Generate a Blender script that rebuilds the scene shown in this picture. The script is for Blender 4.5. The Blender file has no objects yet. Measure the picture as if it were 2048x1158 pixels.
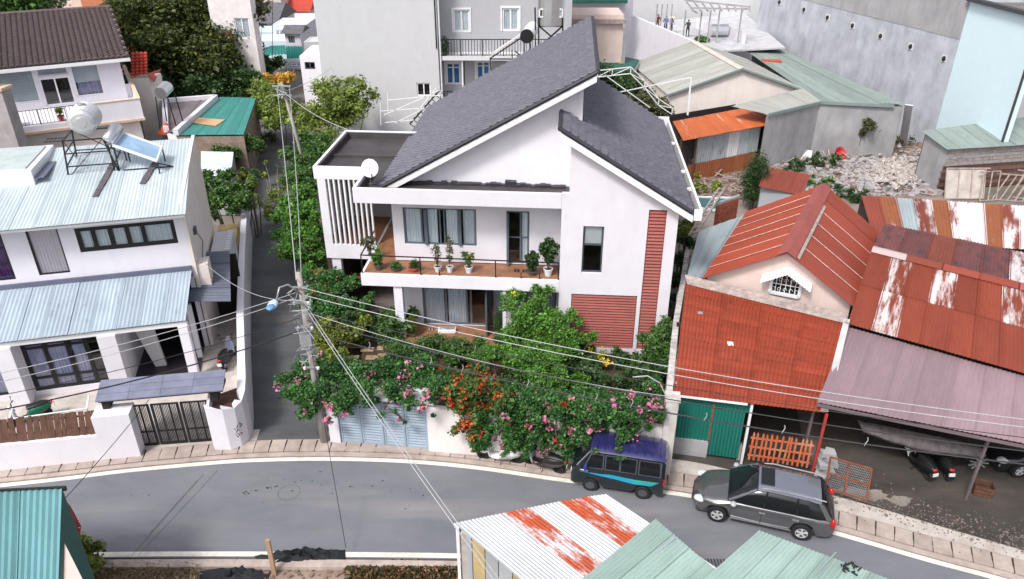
import bpy, math, random
import numpy as np
from mathutils import Vector, Matrix
R = math.radians
rnd = random.Random(7)
sc = bpy.context.scene
COL = sc.collection
# ---------------------------------------------------------------- camera
FPX, TH, CAMH = 1520.0, R(28.8), 19.3
cam_d = bpy.data.cameras.new('camera'); cam = bpy.data.objects.new('camera', cam_d); COL.objects.link(cam)
cam.location = (0, 0, CAMH); cam.rotation_euler = (R(90) - TH, 0, 0)
cam_d.sensor_width = 36; cam_d.lens = 36 * FPX / 2048; cam_d.clip_end = 3000; cam_d.clip_start = .1
sc.camera = cam
# ---------------------------------------------------------------- sky and sun
SUN_EL, SUN_AZ = R(52), R(215)      # azimuth clockwise from +Y: behind the camera, to the left
w = bpy.data.worlds.new('World'); sc.world = w; w.use_nodes = True
nt = w.node_tree; nt.nodes.clear()
sky = nt.nodes.new('ShaderNodeTexSky'); sky.sky_type = 'NISHITA'; sky.sun_disc = False
sky.sun_elevation = SUN_EL; sky.sun_rotation = SUN_AZ; sky.dust_density = 3.5; sky.air_density = 1.0; sky.ozone_density = 1.0
hs = nt.nodes.new('ShaderNodeHueSaturation'); hs.inputs['Saturation'].default_value = .35
bg = nt.nodes.new('ShaderNodeBackground'); bg.inputs['Strength'].default_value = .115
wo = nt.nodes.new('ShaderNodeOutputWorld')
nt.links.new(sky.outputs[0], hs.inputs['Color']); nt.links.new(hs.outputs[0], bg.inputs[0]); nt.links.new(bg.outputs[0], wo.inputs[0])
sd = bpy.data.lights.new('sun', 'SUN'); sd.energy = 1.5; sd.angle = R(11); sd.color = (1, .965, .92)
so = bpy.data.objects.new('sun', sd); COL.objects.link(so); so.location = (-20, -20, 60)
so.rotation_euler = Vector((math.sin(SUN_AZ) * math.cos(SUN_EL), math.cos(SUN_AZ) * math.cos(SUN_EL), math.sin(SUN_EL))).to_track_quat('Z', 'Y').to_euler()
sc.view_settings.view_transform = 'Standard'; sc.view_settings.look = 'None'
sc.view_settings.exposure = .86; sc.view_settings.gamma = 1; sc.view_settings.use_curve_mapping = False
sc.cycles.max_bounces = 5; sc.cycles.diffuse_bounces = 2; sc.cycles.transparent_max_bounces = 12

# ---------------------------------------------------------------- photo measurements -> places
def ray(px, py):
    u = (px - 1024) / FPX; v = (579 - py) / FPX
    return Vector((u, math.cos(TH) + v * math.sin(TH), -math.sin(TH) + v * math.cos(TH)))
def pz(px, py, z=0.0):
    d = ray(px, py); t = (z - CAMH) / d.z
    return Vector((d.x * t, d.y * t, z))
def pY(px, py, Y):
    d = ray(px, py); t = Y / d.y
    return Vector((d.x * t, Y, CAMH + d.z * t))
class Frame:
    def __init__(s, o, ang=0.0):
        s.o = Vector((o[0], o[1], o[2] if len(o) > 2 else 0)); s.a = ang
        s.m = Matrix.Translation(s.o) @ Matrix.Rotation(ang, 4, 'Z'); s.i = s.m.inverted()
    def z(s, px, py, z=0.0): return s.i @ pz(px, py, z + s.o.z)
    def _pl(s, px, py, axis, val):
        c = s.i @ Vector((0, 0, CAMH)); d = s.i.to_3x3() @ ray(px, py)
        t = (val - c[axis]) / d[axis]; return c + d * t
    def y(s, px, py, y=0.0): return s._pl(px, py, 1, y)
    def x(s, px, py, x=0.0): return s._pl(px, py, 0, x)
    def rect(s, px0, py0, px1, py1, y=0.0):
        a = s.y(px0, py0, y); b = s.y(px1, py1, y); return (a.x, b.x, b.z, a.z)

# ---------------------------------------------------------------- objects
FR = {}
def thing(name, label, cat, loc=(0, 0, 0), rz=0.0, group=None):
    o = bpy.data.objects.new(name, None); COL.objects.link(o)
    o.empty_display_size = .3
    o.location = loc; o.rotation_euler = (0, 0, rz); o['label'] = label; o['category'] = cat
    if group: o['group'] = group
    FR[o.name] = (Matrix.Translation(Vector(loc)) @ Matrix.Rotation(rz, 4, 'Z')).inverted()
    return o
def tag(o, label, cat, group=None, kind=None):
    o['label'] = label; o['category'] = cat
    if group: o['group'] = group
    if kind: o['kind'] = kind
    return o
def struct(o, label=None):
    o['kind'] = 'structure'
    if label: o['label'] = label
    return o
def copy_tree(o, parent=None):
    c = o.copy(); COL.objects.link(c); c.parent = parent
    for ch in [k for k in bpy.data.objects if k.parent == o]: copy_tree(ch, c)
    return c
def dup(o, loc, rz, label, scale=None):
    c = copy_tree(o); c.location = loc; c.rotation_euler = (0, 0, rz); c['label'] = label
    if scale: c.scale = scale
    return c

class MB:
    def __init__(s): s.v = []; s.f = []; s.m = []; s.uv = []; s.hasuv = False
    def add(s, vs, fs, m=0, uvs=None):
        b = len(s.v); s.v += [tuple(p) for p in vs]
        for i, f in enumerate(fs):
            s.f.append(tuple(b + k for k in f)); s.m.append(m)
            if uvs is not None: s.uv.append([uvs[k] for k in f]); s.hasuv = True
            else: s.uv.append([(0, 0)] * len(f))
        return s
    def quad(s, a, b, c, d, m=0): return s.add([a, b, c, d], [(0, 1, 2, 3)], m, [(0, 0), (1, 0), (1, 1), (0, 1)])
    def poly(s, pts, m=0): return s.add(pts, [tuple(range(len(pts)))], m)
    def box(s, x0, x1, y0, y1, z0, z1, m=0):
        x0, x1 = sorted((x0, x1)); y0, y1 = sorted((y0, y1)); z0, z1 = sorted((z0, z1))
        v = [(x0, y0, z0), (x1, y0, z0), (x1, y1, z0), (x0, y1, z0), (x0, y0, z1), (x1, y0, z1), (x1, y1, z1), (x0, y1, z1)]
        return s.add(v, [(0, 3, 2, 1), (4, 5, 6, 7), (0, 1, 5, 4), (1, 2, 6, 5), (2, 3, 7, 6), (3, 0, 4, 7)], m)
    def prism(s, pts, d, m=0):
        """polygon pts extruded by vector d"""
        n = len(pts); d = Vector(d); a = [Vector(p) for p in pts]; b = [p + d for p in a]
        nrm = Vector((0, 0, 0))
        for i in range(n): nrm += a[i].cross(a[(i + 1) % n])
        fs = [tuple(range(n)), tuple(range(2 * n - 1, n - 1, -1))] + [(i, i + n, (i + 1) % n + n, (i + 1) % n) for i in range(n)]
        if nrm.dot(d) > 0: fs = [f[::-1] for f in fs]
        return s.add(a + b, fs, m)
    def beam(s, p, q, w=.05, h=None, m=0):
        p = Vector(p); q = Vector(q); h = h or w; d = q - p
        if d.length < 1e-6: return s
        e = d.normalized(); up = Vector((0, 0, 1)) if abs(e.z) < .95 else Vector((0, 1, 0))
        a = e.cross(up).normalized() * w / 2; b = a.cross(e).normalized() * h / 2
        v = [p - a - b, p + a - b, p + a + b, p - a + b, q - a - b, q + a - b, q + a + b, q - a + b]
        return s.add(v, [(0, 1, 2, 3), (7, 6, 5, 4), (0, 4, 5, 1), (1, 5, 6, 2), (2, 6, 7, 3), (3, 7, 4, 0)], m)
    def tube(s, pts, r, n=8, m=0, cap=True):
        pts = [Vector(p) for p in pts]; rr = r if isinstance(r, (list, tuple)) else [r] * len(pts)
        vs = []; prev = None
        for i, p in enumerate(pts):
            d = (pts[min(i + 1, len(pts) - 1)] - pts[max(i - 1, 0)])
            d = d.normalized() if d.length > 1e-9 else Vector((0, 0, 1))
            if prev is None:
                up = Vector((0, 0, 1)) if abs(d.z) < .9 else Vector((1, 0, 0)); a = d.cross(up).normalized()
            else: a = (prev - d * prev.dot(d)).normalized()
            prev = a; b = d.cross(a)
            for k in range(n):
                t = 2 * math.pi * k / n; vs.append(p + (a * math.cos(t) + b * math.sin(t)) * rr[i])
        fs = []
        for i in range(len(pts) - 1):
            for k in range(n):
                fs.append((i * n + k, i * n + (k + 1) % n, (i + 1) * n + (k + 1) % n, (i + 1) * n + k))
        if cap: fs.append(tuple(range(n - 1, -1, -1))); fs.append(tuple(range((len(pts) - 1) * n, len(pts) * n)))
        return s.add(vs, fs, m)
    def lathe(s, c, prof, n=16, m=0, axis='z', cap=True):
        """profile [(r,h)...] round an axis through c"""
        c = Vector(c); vs = []
        for r_, h in prof:
            for k in range(n):
                t = 2 * math.pi * k / n; x, y = r_ * math.cos(t), r_ * math.sin(t)
                vs.append(c + (Vector((x, y, h)) if axis == 'z' else Vector((x, h, y)) if axis == 'y' else Vector((h, x, y))))
        fs = []
        for i in range(len(prof) - 1):
            for k in range(n): fs.append((i * n + k, i * n + (k + 1) % n, (i + 1) * n + (k + 1) % n, (i + 1) * n + k))
        if cap: fs.append(tuple(range(n - 1, -1, -1))); fs.append(tuple(range((len(prof) - 1) * n, len(prof) * n)))
        if axis == 'y': fs = [f[::-1] for f in fs]
        return s.add(vs, fs, m)
    def ball(s, c, rx, ry=None, rz=None, n=12, k=8, m=0):
        ry = ry or rx; rz = rz or rx; c = Vector(c); prof = []
        vs = []
        for i in range(k + 1):
            ph = math.pi * (i + .001) / (k + .002)
            for j in range(n):
                t = 2 * math.pi * j / n
                vs.append(c + Vector((rx * math.sin(ph) * math.cos(t), ry * math.sin(ph) * math.sin(t), -rz * math.cos(ph))))
        fs = [(i * n + j, i * n + (j + 1) % n, (i + 1) * n + (j + 1) % n, (i + 1) * n + j) for i in range(k) for j in range(n)]
        return s.add(vs, fs, m)
    def build(s, name, mats, parent=None, W=False, smooth=False, bevel=0):
        me = bpy.data.meshes.new(name)
        vs = s.v
        if W and parent is not None:
            mi = FR[parent.name]; vs = [tuple(mi @ Vector(p)) for p in vs]
        me.from_pydata(vs, [], s.f)
        if not isinstance(mats, (list, tuple)): mats = [mats]
        for m in mats: me.materials.append(m)
        if len(mats) > 1: me.polygons.foreach_set('material_index', s.m)
        if s.hasuv:
            uv = me.uv_layers.new(name='UVMap'); uv.data.foreach_set('uv', [c for f in s.uv for p in f for c in p])
        if smooth: me.polygons.foreach_set('use_smooth', [True] * len(me.polygons))
        me.update()
        o = bpy.data.objects.new(name, me); COL.objects.link(o); o.parent = parent
        if bevel:
            b = o.modifiers.new('bevel', 'BEVEL'); b.width = bevel; b.segments = 2; b.limit_method = 'ANGLE'; b.angle_limit = R(40)
        return o
def inst(src, parent=None, loc=None, rot=None, scale=None):
    o = src.copy(); COL.objects.link(o); o.parent = parent if parent is not None else src.parent
    if loc is not None: o.location = loc
    if rot is not None: o.rotation_euler = rot
    if scale is not None: o.scale = scale
    return o
def lerp(a, b, t): return a + (b - a) * t

# ---------------------------------------------------------------- materials
MATS = {}
def _nodes(name):
    m = bpy.data.materials.new(name); m.use_nodes = True; n = m.node_tree; n.nodes.clear()
    o = n.nodes.new('ShaderNodeOutputMaterial'); b = n.nodes.new('ShaderNodeBsdfPrincipled'); n.links.new(b.outputs[0], o.inputs[0])
    return m, n, b, o
def _map(n, src, scale):
    mp = n.nodes.new('ShaderNodeMapping'); mp.inputs['Scale'].default_value = scale; n.links.new(src, mp.inputs['Vector']); return mp.outputs[0]
def _noise(n, vec, scale, detail=5, rough=.6, dist=0):
    t = n.nodes.new('ShaderNodeTexNoise'); t.inputs['Scale'].default_value = scale; t.inputs['Detail'].default_value = detail
    t.inputs['Roughness'].default_value = rough; t.inputs['Distortion'].default_value = dist; n.links.new(vec, t.inputs['Vector']); return t.outputs['Fac']
def _ramp(n, fac, stops):
    r = n.nodes.new('ShaderNodeValToRGB'); e = r.color_ramp.elements
    while len(e) < len(stops): e.new(.5)
    for i, (p, c) in enumerate(stops): e[i].position = p; e[i].color = (*c, 1) if len(c) == 3 else c
    n.links.new(fac, r.inputs[0]); return r.outputs[0]
def _mix(n, fac, a, b, mode='MIX'):
    x = n.nodes.new('ShaderNodeMix'); x.data_type = 'RGBA'; x.blend_type = mode
    for sock, val in ((x.inputs[0], fac), (x.inputs[6], a), (x.inputs[7], b)):
        if isinstance(val, (int, float)): sock.default_value = val
        elif isinstance(val, (tuple, list)): sock.default_value = (*val, 1)
        else: n.links.new(val, sock)
    return x.outputs[2]
def _bump(n, b, h, strength, dist=.02):
    bp = n.nodes.new('ShaderNodeBump'); bp.inputs['Strength'].default_value = strength; bp.inputs['Distance'].default_value = dist
    n.links.new(h, bp.inputs['Height']); n.links.new(bp.outputs[0], b.inputs['Normal'])
def _pos(n): return n.nodes.new('ShaderNodeNewGeometry').outputs['Position']
def hexc(r, g, b): return tuple(((c / 255) / 12.92 if c / 255 <= .04045 else ((c / 255 + .055) / 1.055) ** 2.4) for c in (r, g, b))
def paint(name, c, rough=.6, metal=0, var=.12, scale=1.5, bump=.0, dirt=None, damt=.3, streak=False, rv=True, coat=0):
    """one plain coat: slight mottling, optional dirt in streaks or blotches"""
    if name in MATS: return MATS[name]
    m, n, b, o = _nodes(name); P = _pos(n)
    nz = _noise(n, P, scale, 6)
    dk = tuple(x * (1 - var) for x in c); lt = tuple(min(1, x * (1 + var)) for x in c)
    col = _ramp(n, nz, [(.3, dk), (.7, lt)])
    if dirt is not None:
        v = _map(n, P, (1.3, 1.3, .3) if streak else (1, 1, 1))
        d = _noise(n, v, 1.3, 8, .7)
        f = _ramp(n, d, [(.46, (0, 0, 0)), (.74, (damt,) * 3)])
        col = _mix(n, f, col, dirt)
    if rv:
        oi = n.nodes.new('ShaderNodeObjectInfo'); mr = n.nodes.new('ShaderNodeMapRange'); mr.inputs[3].default_value = .9; mr.inputs[4].default_value = 1.08
        n.links.new(oi.outputs['Random'], mr.inputs[0])
        cc = n.nodes.new('ShaderNodeCombineColor')
        for k in range(3): n.links.new(mr.outputs[0], cc.inputs[k])
        col = _mix(n, 1.0, col, cc.outputs[0], 'MULTIPLY')
    n.links.new(col, b.inputs['Base Color']); b.inputs['Roughness'].default_value = rough; b.inputs['Metallic'].default_value = metal
    if coat: b.inputs['Coat Weight'].default_value = coat; b.inputs['Coat Roughness'].default_value = .06
    if bump: _bump(n, b, _noise(n, P, 22, 6, .7), bump)
    MATS[name] = m; return m
def sheetmat(name, base, rust, rt=.6, peel=None, pt=.6, rough=.5, metal=.1, stretch=6, ps=.45, dark=None, dt=.7):
    """painted metal sheet: rust and bare patches run along the sheet (UV: u across, v along)"""
    if name in MATS: return MATS[name]
    m, n, b, o = _nodes(name)
    uv = n.nodes.new('ShaderNodeUVMap').outputs[0]; P = _pos(n)
    oi = n.nodes.new('ShaderNodeObjectInfo')
    sh = n.nodes.new('ShaderNodeVectorMath'); sh.operation = 'ADD'
    cx = n.nodes.new('ShaderNodeCombineXYZ'); mu = n.nodes.new('ShaderNodeMath'); mu.operation = 'MULTIPLY'; mu.inputs[1].default_value = 57
    n.links.new(oi.outputs['Random'], mu.inputs[0]); n.links.new(mu.outputs[0], cx.inputs[0]); n.links.new(mu.outputs[0], cx.inputs[2])
    n.links.new(uv, sh.inputs[0]); n.links.new(cx.outputs[0], sh.inputs[1])
    vec = sh.outputs[0]
    col = _ramp(n, _noise(n, _map(n, vec, (1.5, .5, 1)), 1.2, 6), [(.3, tuple(x * .86 for x in base)), (.7, tuple(min(1, x * 1.08) for x in base))])
    if peel is not None:
        f = _ramp(n, _noise(n, _map(n, vec, (stretch, .5, 1)), ps, 12, .76), [(pt, (0, 0, 0)), (pt + .09, (1, 1, 1))])
        col = _mix(n, f, col, peel)
    f = _ramp(n, _noise(n, _map(n, vec, (stretch * .8, .9, 1)), .8, 10, .72), [(rt, (0, 0, 0)), (rt + .07, (1, 1, 1))])
    rc = _ramp(n, _noise(n, vec, 9, 6), [(.35, tuple(x * .5 for x in rust)), (.65, rust)])
    col = _mix(n, f, col, rc)
    if dark is not None:
        f = _ramp(n, _noise(n, _map(n, vec, (3, 1.2, 1)), .9, 9, .7), [(dt, (0, 0, 0)), (dt + .12, (.8, .8, .8))])
        col = _mix(n, f, col, dark)
    mr = n.nodes.new('ShaderNodeMapRange'); mr.inputs[3].default_value = .88; mr.inputs[4].default_value = 1.1
    n.links.new(oi.outputs['Random'], mr.inputs[0]); cc = n.nodes.new('ShaderNodeCombineColor')
    for k in range(3): n.links.new(mr.outputs[0], cc.inputs[k])
    col = _mix(n, 1.0, col, cc.outputs[0], 'MULTIPLY')
    n.links.new(col, b.inputs['Base Color']); b.inputs['Roughness'].default_value = rough; b.inputs['Metallic'].default_value = metal
    _bump(n, b, _noise(n, vec, 30, 4), .12, .01)
    MATS[name] = m; return m
def leafmat(name, cols, rough=.55):
    """foliage: each leaf picks its own green from the attribute 'tint'"""
    if name in MATS: return MATS[name]
    m, n, b, o = _nodes(name)
    a = n.nodes.new('ShaderNodeAttribute'); a.attribute_name = 'tint'
    col = _ramp(n, a.outputs['Fac'], [(i / max(1, len(cols) - 1), c) for i, c in enumerate(cols)])
    big = _ramp(n, _noise(n, _pos(n), .9, 3), [(.3, (.72, .72, .72)), (.7, (1.25, 1.25, 1.15))])
    col = _mix(n, 1.0, col, big, 'MULTIPLY')
    n.links.new(col, b.inputs['Base Color']); b.inputs['Roughness'].default_value = rough
    tr = n.nodes.new('ShaderNodeBsdfTranslucent'); n.links.new(col, tr.inputs[0])
    ms = n.nodes.new('ShaderNodeMixShader'); ms.inputs[0].default_value = .25
    n.links.new(b.outputs[0], ms.inputs[1]); n.links.new(tr.outputs[0], ms.inputs[2]); n.links.new(ms.outputs[0], o.inputs[0])
    MATS[name] = m; return m
def glassmat(name='window_glass', tint=(.93, .95, .96), gl=.03):
    if name in MATS: return MATS[name]
    m, n, b, o = _nodes(name)
    t = n.nodes.new('ShaderNodeBsdfTransparent'); t.inputs[0].default_value = (*tint, 1)
    g = n.nodes.new('ShaderNodeBsdfGlossy'); g.inputs['Roughness'].default_value = .03
    f = n.nodes.new('ShaderNodeLayerWeight'); f.inputs[0].default_value = .3
    ad = n.nodes.new('ShaderNodeMath'); ad.operation = 'MULTIPLY_ADD'; ad.inputs[1].default_value = .5; ad.inputs[2].default_value = gl
    n.links.new(f.outputs['Fresnel'], ad.inputs[0])
    ms = n.nodes.new('ShaderNodeMixShader'); n.links.new(ad.outputs[0], ms.inputs[0])
    n.links.new(t.outputs[0], ms.inputs[1]); n.links.new(g.outputs[0], ms.inputs[2]); n.links.new(ms.outputs[0], o.inputs[0])
    MATS[name] = m; return m
def asphaltmat(name, c, c2, spots=True, warm=None):
    m, n, b, o = _nodes(name); P = _pos(n)
    col = _ramp(n, _noise(n, _map(n, P, (.35, .7, 1)), .9, 9, .68), [(.3, c), (.7, c2)])
    if warm is not None:
        f = _ramp(n, _noise(n, _map(n, P, (.12, .9, 1)), .9, 6, .6), [(.5, (0, 0, 0)), (.75, (.6, .6, .6))]); col = _mix(n, f, col, warm)
    gr = _noise(n, P, 45, 4, .8); col = _mix(n, 1.0, col, _ramp(n, gr, [(.3, (.72, .72, .72)), (.7, (1.22, 1.22, 1.22))]), 'MULTIPLY')
    if spots:
        f = _ramp(n, _noise(n, P, 3.2, 7, .8), [(.69, (0, 0, 0)), (.74, (.6, .6, .6))]); col = _mix(n, f, col, tuple(x * .25 for x in c))
        f = _ramp(n, _noise(n, _map(n, P, (1, 1, 1)), 5.1, 7, .8), [(.70, (0, 0, 0)), (.74, (.35, .35, .35))]); col = _mix(n, f, col, (.5, .46, .42))
    n.links.new(col, b.inputs['Base Color']); b.inputs['Roughness'].default_value = .85
    _bump(n, b, gr, .25, .02); MATS[name] = m; return m

# base colours
WHITE = paint('white_plaster', (.75, .725, .785), .8, var=.03, dirt=(.42, .38, .38), damt=.13, streak=True, bump=.05)
WHITE2 = paint('white_paint', (.80, .80, .815), .5, var=.03, bump=.02)
WALLG = paint('pale_grey_plaster', (.60, .60, .62), .85, var=.03, dirt=(.45, .45, .47), damt=.2, streak=True)
WALLG2 = paint('mid_grey_plaster', (.44, .44, .47), .85, var=.04)
CREAM = paint('cream_plaster', (.78, .70, .66), .85, var=.05, dirt=(.4, .33, .28), damt=.25, streak=True)
PINKW = paint('pink_plaster', (.74, .58, .53), .8, var=.05, dirt=(.4, .3, .26), damt=.3, streak=True)
CONC = paint('bare_concrete', (.36, .355, .37), .9, var=.22, scale=.5, dirt=(.16, .155, .16), damt=.4, streak=True, bump=.25)
CONC2 = paint('pale_concrete', (.50, .45, .42), .9, var=.15, dirt=(.25, .2, .16), damt=.6, bump=.3)
PAVE = paint('pavement_concrete', (.42, .345, .31), .9, var=.18, scale=2, dirt=(.2, .15, .12), damt=.55, bump=.4)
SKYBLUE = paint('sky_blue_paint', (.62, .76, .82), .7, var=.02)
DARK = paint('dark_interior', (.02, .017, .016), .9, var=.2)  # near black; on inner walls and slat backings it stands for shade
BLACKM = paint('black_metal', (.02, .02, .022), .45, metal=.3, var=.2)
GREYM = paint('grey_metal', (.09, .10, .12), .45, metal=.2, var=.15)
SLATEM = paint('slate_frame', (.10, .125, .16), .4, var=.1)
STEEL = paint('bright_steel', (.72, .72, .74), .28, metal=.9, var=.08)
GALV = paint('galvanised_steel', (.48, .49, .51), .45, metal=.6, var=.15)
WHITEM = paint('white_metal', (.78, .78, .80), .4, var=.06)
TERR = paint('terracotta_floor', (.28, .13, .07), .6, var=.2, scale=3)
CURT = paint('white_curtain', (.80, .84, .87), .9, var=.06)
CURTG = paint('grey_curtain', (.62, .65, .72), .9, var=.08)
CURTP = paint('pale_pink_curtain', (.86, .74, .80), .9, var=.08)
CURTV = paint('violet_curtain', (.10, .03, .16), .9, var=.2)
CURTL = paint('lavender_curtain', (.48, .46, .66), .9, var=.1)
CURTB = paint('blue_curtain', (.02, .25, .55), .9, var=.1)
BROWNW = paint('brown_board', (.10, .045, .028), .8, var=.4, scale=4, bump=.3)
REDSLAT = paint('red_brown_slat', (.29, .065, .05), .5, var=.12)
ROOFT = paint('slate_grey_roof_tile', (.108, .105, .13), .5, var=.22, scale=3, bump=.1)
ROOFC = paint('charcoal_ridge_cap', (.035, .033, .045), .5, var=.15)
BROWNT = paint('brown_roof_tile', (.135, .10, .10), .6, var=.25, scale=3, dirt=(.07, .06, .05), damt=.5, bump=.1)
REDT = paint('red_roof_tile', (.48, .055, .03), .6, var=.15)
FLAT = paint('dark_flat_roof', (.065, .056, .058), .6, var=.25, scale=.8, dirt=(.03, .026, .026), damt=.7)
TRUNK = paint('bark', (.10, .075, .055), .95, var=.3, scale=6, bump=.5)
TRUNKG = paint('grey_bark', (.2, .17, .14), .95, var=.3, scale=6, bump=.5)
SOIL = paint('soil', (.055, .036, .024), .95, var=.4, scale=3, bump=.6)
RUBBER = paint('tyre_rubber', (.015, .015, .016), .8, var=.1)
GLASS = glassmat()
DGLASS = paint('dark_glass', (.012, .014, .016), .06, var=.1, rv=False)
CAB = paint('cable_black', (.015, .015, .018), .6)
CABW = paint('cable_grey', (.42, .42, .44), .5)
TERRA = paint('terracotta_pot', (.45, .09, .05), .7, var=.12)
POTW = paint('white_pot', (.68, .70, .73), .5, var=.05)
POTB = paint('pot_dark_glaze', (.09, .075, .065), .5, var=.3)
G_DEEP = leafmat('leaf_deep', [(.008, .022, .007), (.025, .065, .016), (.055, .12, .03), (.11, .19, .05)])
G_MID = leafmat('leaf_mid', [(.010, .03, .008), (.04, .10, .02), (.085, .19, .035), (.18, .30, .07)])
G_YEL = leafmat('leaf_yellow_green', [(.05, .08, .012), (.11, .16, .02), (.20, .25, .03), (.36, .36, .05)])
G_DRY = leafmat('leaf_dull', [(.03, .04, .014), (.07, .08, .03), (.12, .12, .05), (.17, .14, .07)])
G_BRT = leafmat('leaf_bright', [(.015, .05, .01), (.06, .17, .02), (.12, .30, .035), (.22, .42, .07)])
FL_PINK = leafmat('petal_pink', [(.55, .10, .25), (.75, .22, .42), (.85, .42, .60)])
FL_ORG = leafmat('petal_orange', [(.55, .03, .008), (.75, .08, .012), (.85, .17, .02)])
FL_RED = leafmat('petal_red', [(.45, .015, .01), (.65, .03, .02)])
FL_YEL = leafmat('petal_yellow', [(.75, .5, .02), (.9, .65, .03)])

# ---------------------------------------------------------------- foliage
def leaves(name, pts, size, mat, parent=None, seed=1, elong=1.6, droop=.0, W=False):
    """one small bent leaf (two triangles) at each point"""
    rg = np.random.RandomState(seed); n = len(pts)
    if W and parent is not None:
        M = np.array(FR[parent.name]); pts = pts @ M[:3, :3].T + M[:3, 3]
    d = rg.normal(size=(n, 3)); d[:, 2] = d[:, 2] * .6 - droop; d /= np.linalg.norm(d, axis=1)[:, None]
    up = rg.normal(size=(n, 3)) * .7 + np.array([0, -.25, .9])
    s_ = np.cross(d, up); s_ /= np.linalg.norm(s_, axis=1)[:, None] + 1e-9
    nn = np.cross(s_, d)
    L = (size * np.exp(rg.normal(-.08, .36, n)).clip(.4, 2.1))[:, None]; Wd = L / elong / 2
    a = pts - d * L / 2; b = pts + s_ * Wd + nn * L * .08; c = pts + d * L / 2; e = pts - s_ * Wd + nn * L * .08
    V = np.stack([a, b, c, e], 1).reshape(-1, 3)
    me = bpy.data.meshes.new(name); me.vertices.add(4 * n); me.vertices.foreach_set('co', V.ravel())
    me.loops.add(4 * n); me.loops.foreach_set('vertex_index', np.arange(4 * n, dtype=np.int32))
    me.polygons.add(n); me.polygons.foreach_set('loop_start', np.arange(0, 4 * n, 4, dtype=np.int32))
    me.polygons.foreach_set('loop_total', np.full(n, 4, dtype=np.int32))
    at = me.attributes.new('tint', 'FLOAT', 'FACE'); at.data.foreach_set('value', rg.beta(2, 2.2, n).astype(np.float32))
    me.update(calc_edges=True); me.materials.append(mat)
    o = bpy.data.objects.new(name, me); COL.objects.link(o); o.parent = parent; return o
def clump_pts(clumps, n, seed=1, shell=.55):
    """points near the surfaces of many small ellipsoids (x,y,z,rx,ry,rz)"""
    rg = np.random.RandomState(seed); C = np.array(clumps, dtype=float)
    wt = (C[:, 3] * C[:, 4] + C[:, 4] * C[:, 5] + C[:, 3] * C[:, 5]); wt /= wt.sum()
    k = rg.choice(len(C), n, p=wt); d = rg.normal(size=(n, 3)); d /= np.linalg.norm(d, axis=1)[:, None]
    r = (shell + (1.12 - shell) * rg.uniform(0, 1, n))[:, None]
    return C[k, :3] + d * r * C[k, 3:6] + rg.normal(size=(n, 3)) * .16 * C[k, 3:4]
def crown_clumps(c, rad, k, cr, seed=1, flat=.8):
    rg = np.random.RandomState(seed); out = []
    for i in range(k):
        d = rg.normal(size=3); d /= np.linalg.norm(d); r = rg.uniform(.25, 1) ** .5
        s = cr * rg.uniform(.6, 1.35)
        out.append((c[0] + d[0] * rad[0] * r, c[1] + d[1] * rad[1] * r, c[2] + d[2] * rad[2] * r, s, s, s * flat))
    return out
def tree(name, label, base, h, rad, mat=G_MID, n=5000, k=22, cr=.5, leaf=.16, seed=1, trunk_r=.12, group=None, cat='tree', tm=None, cz=None, fl=None, nfl=0, flsize=.12, lean=(0, 0), elong=1.6):
    """tapered trunk with limbs up to leaf clumps; base is a world point"""
    base = Vector(base); t = thing(name, label, cat, base, 0, group)
    cz = h - rad[2] * .9 if cz is None else cz
    c = (lean[0], lean[1], cz); cl = crown_clumps(c, rad, k, cr, seed)
    r2 = random.Random(seed); mb = MB(); tm = tm or TRUNK
    fork = Vector((lean[0] * .5, lean[1] * .5, max(.3, cz - rad[2] * .75)))
    mb.tube([(0, 0, -.1), Vector((lean[0] * .2 + .05, lean[1] * .2, fork.z * .5)), fork], [trunk_r * 1.25, trunk_r, trunk_r * .8], 7)
    for q in cl[::max(1, len(cl) // 9)]:
        e = Vector(q[:3]); mid = fork.lerp(e, .5) + Vector((r2.uniform(-.2, .2), r2.uniform(-.2, .2), r2.uniform(-.1, .25)))
        mb.tube([fork, mid, e], [trunk_r * .6, trunk_r * .38, trunk_r * .12], 5, cap=False)
    mb.build('trunk', tm, t, smooth=True)
    pts = clump_pts(cl, n, seed + 5); pts = pts[pts[:, 2] > .05]
    leaves('crown', pts, leaf, mat, t, seed + 9, elong)
    if fl is not None and nfl: flowers(t, cl, fl, nfl, flsize, seed)
    return t
def flowers(t, cl, fl, nfl, size, seed, name='blossom', per=14, spread=.16, facing=(0, -.7, .6)):
    rg = np.random.RandomState(seed + 77); C = np.array(cl); out = []
    f = np.array(facing)
    k = rg.choice(len(C), nfl); d = rg.normal(size=(nfl, 3)) * .8 + f; d /= np.linalg.norm(d, axis=1)[:, None]
    cen = C[k, :3] + d * C[k, 3:6] * 1.12
    pts = np.repeat(cen, per, 0) + rg.normal(size=(nfl * per, 3)) * spread * .5
    o = leaves(name, pts, size, fl, t, seed + 3, 1.1); o['kind'] = 'stuff'; return o

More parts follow.
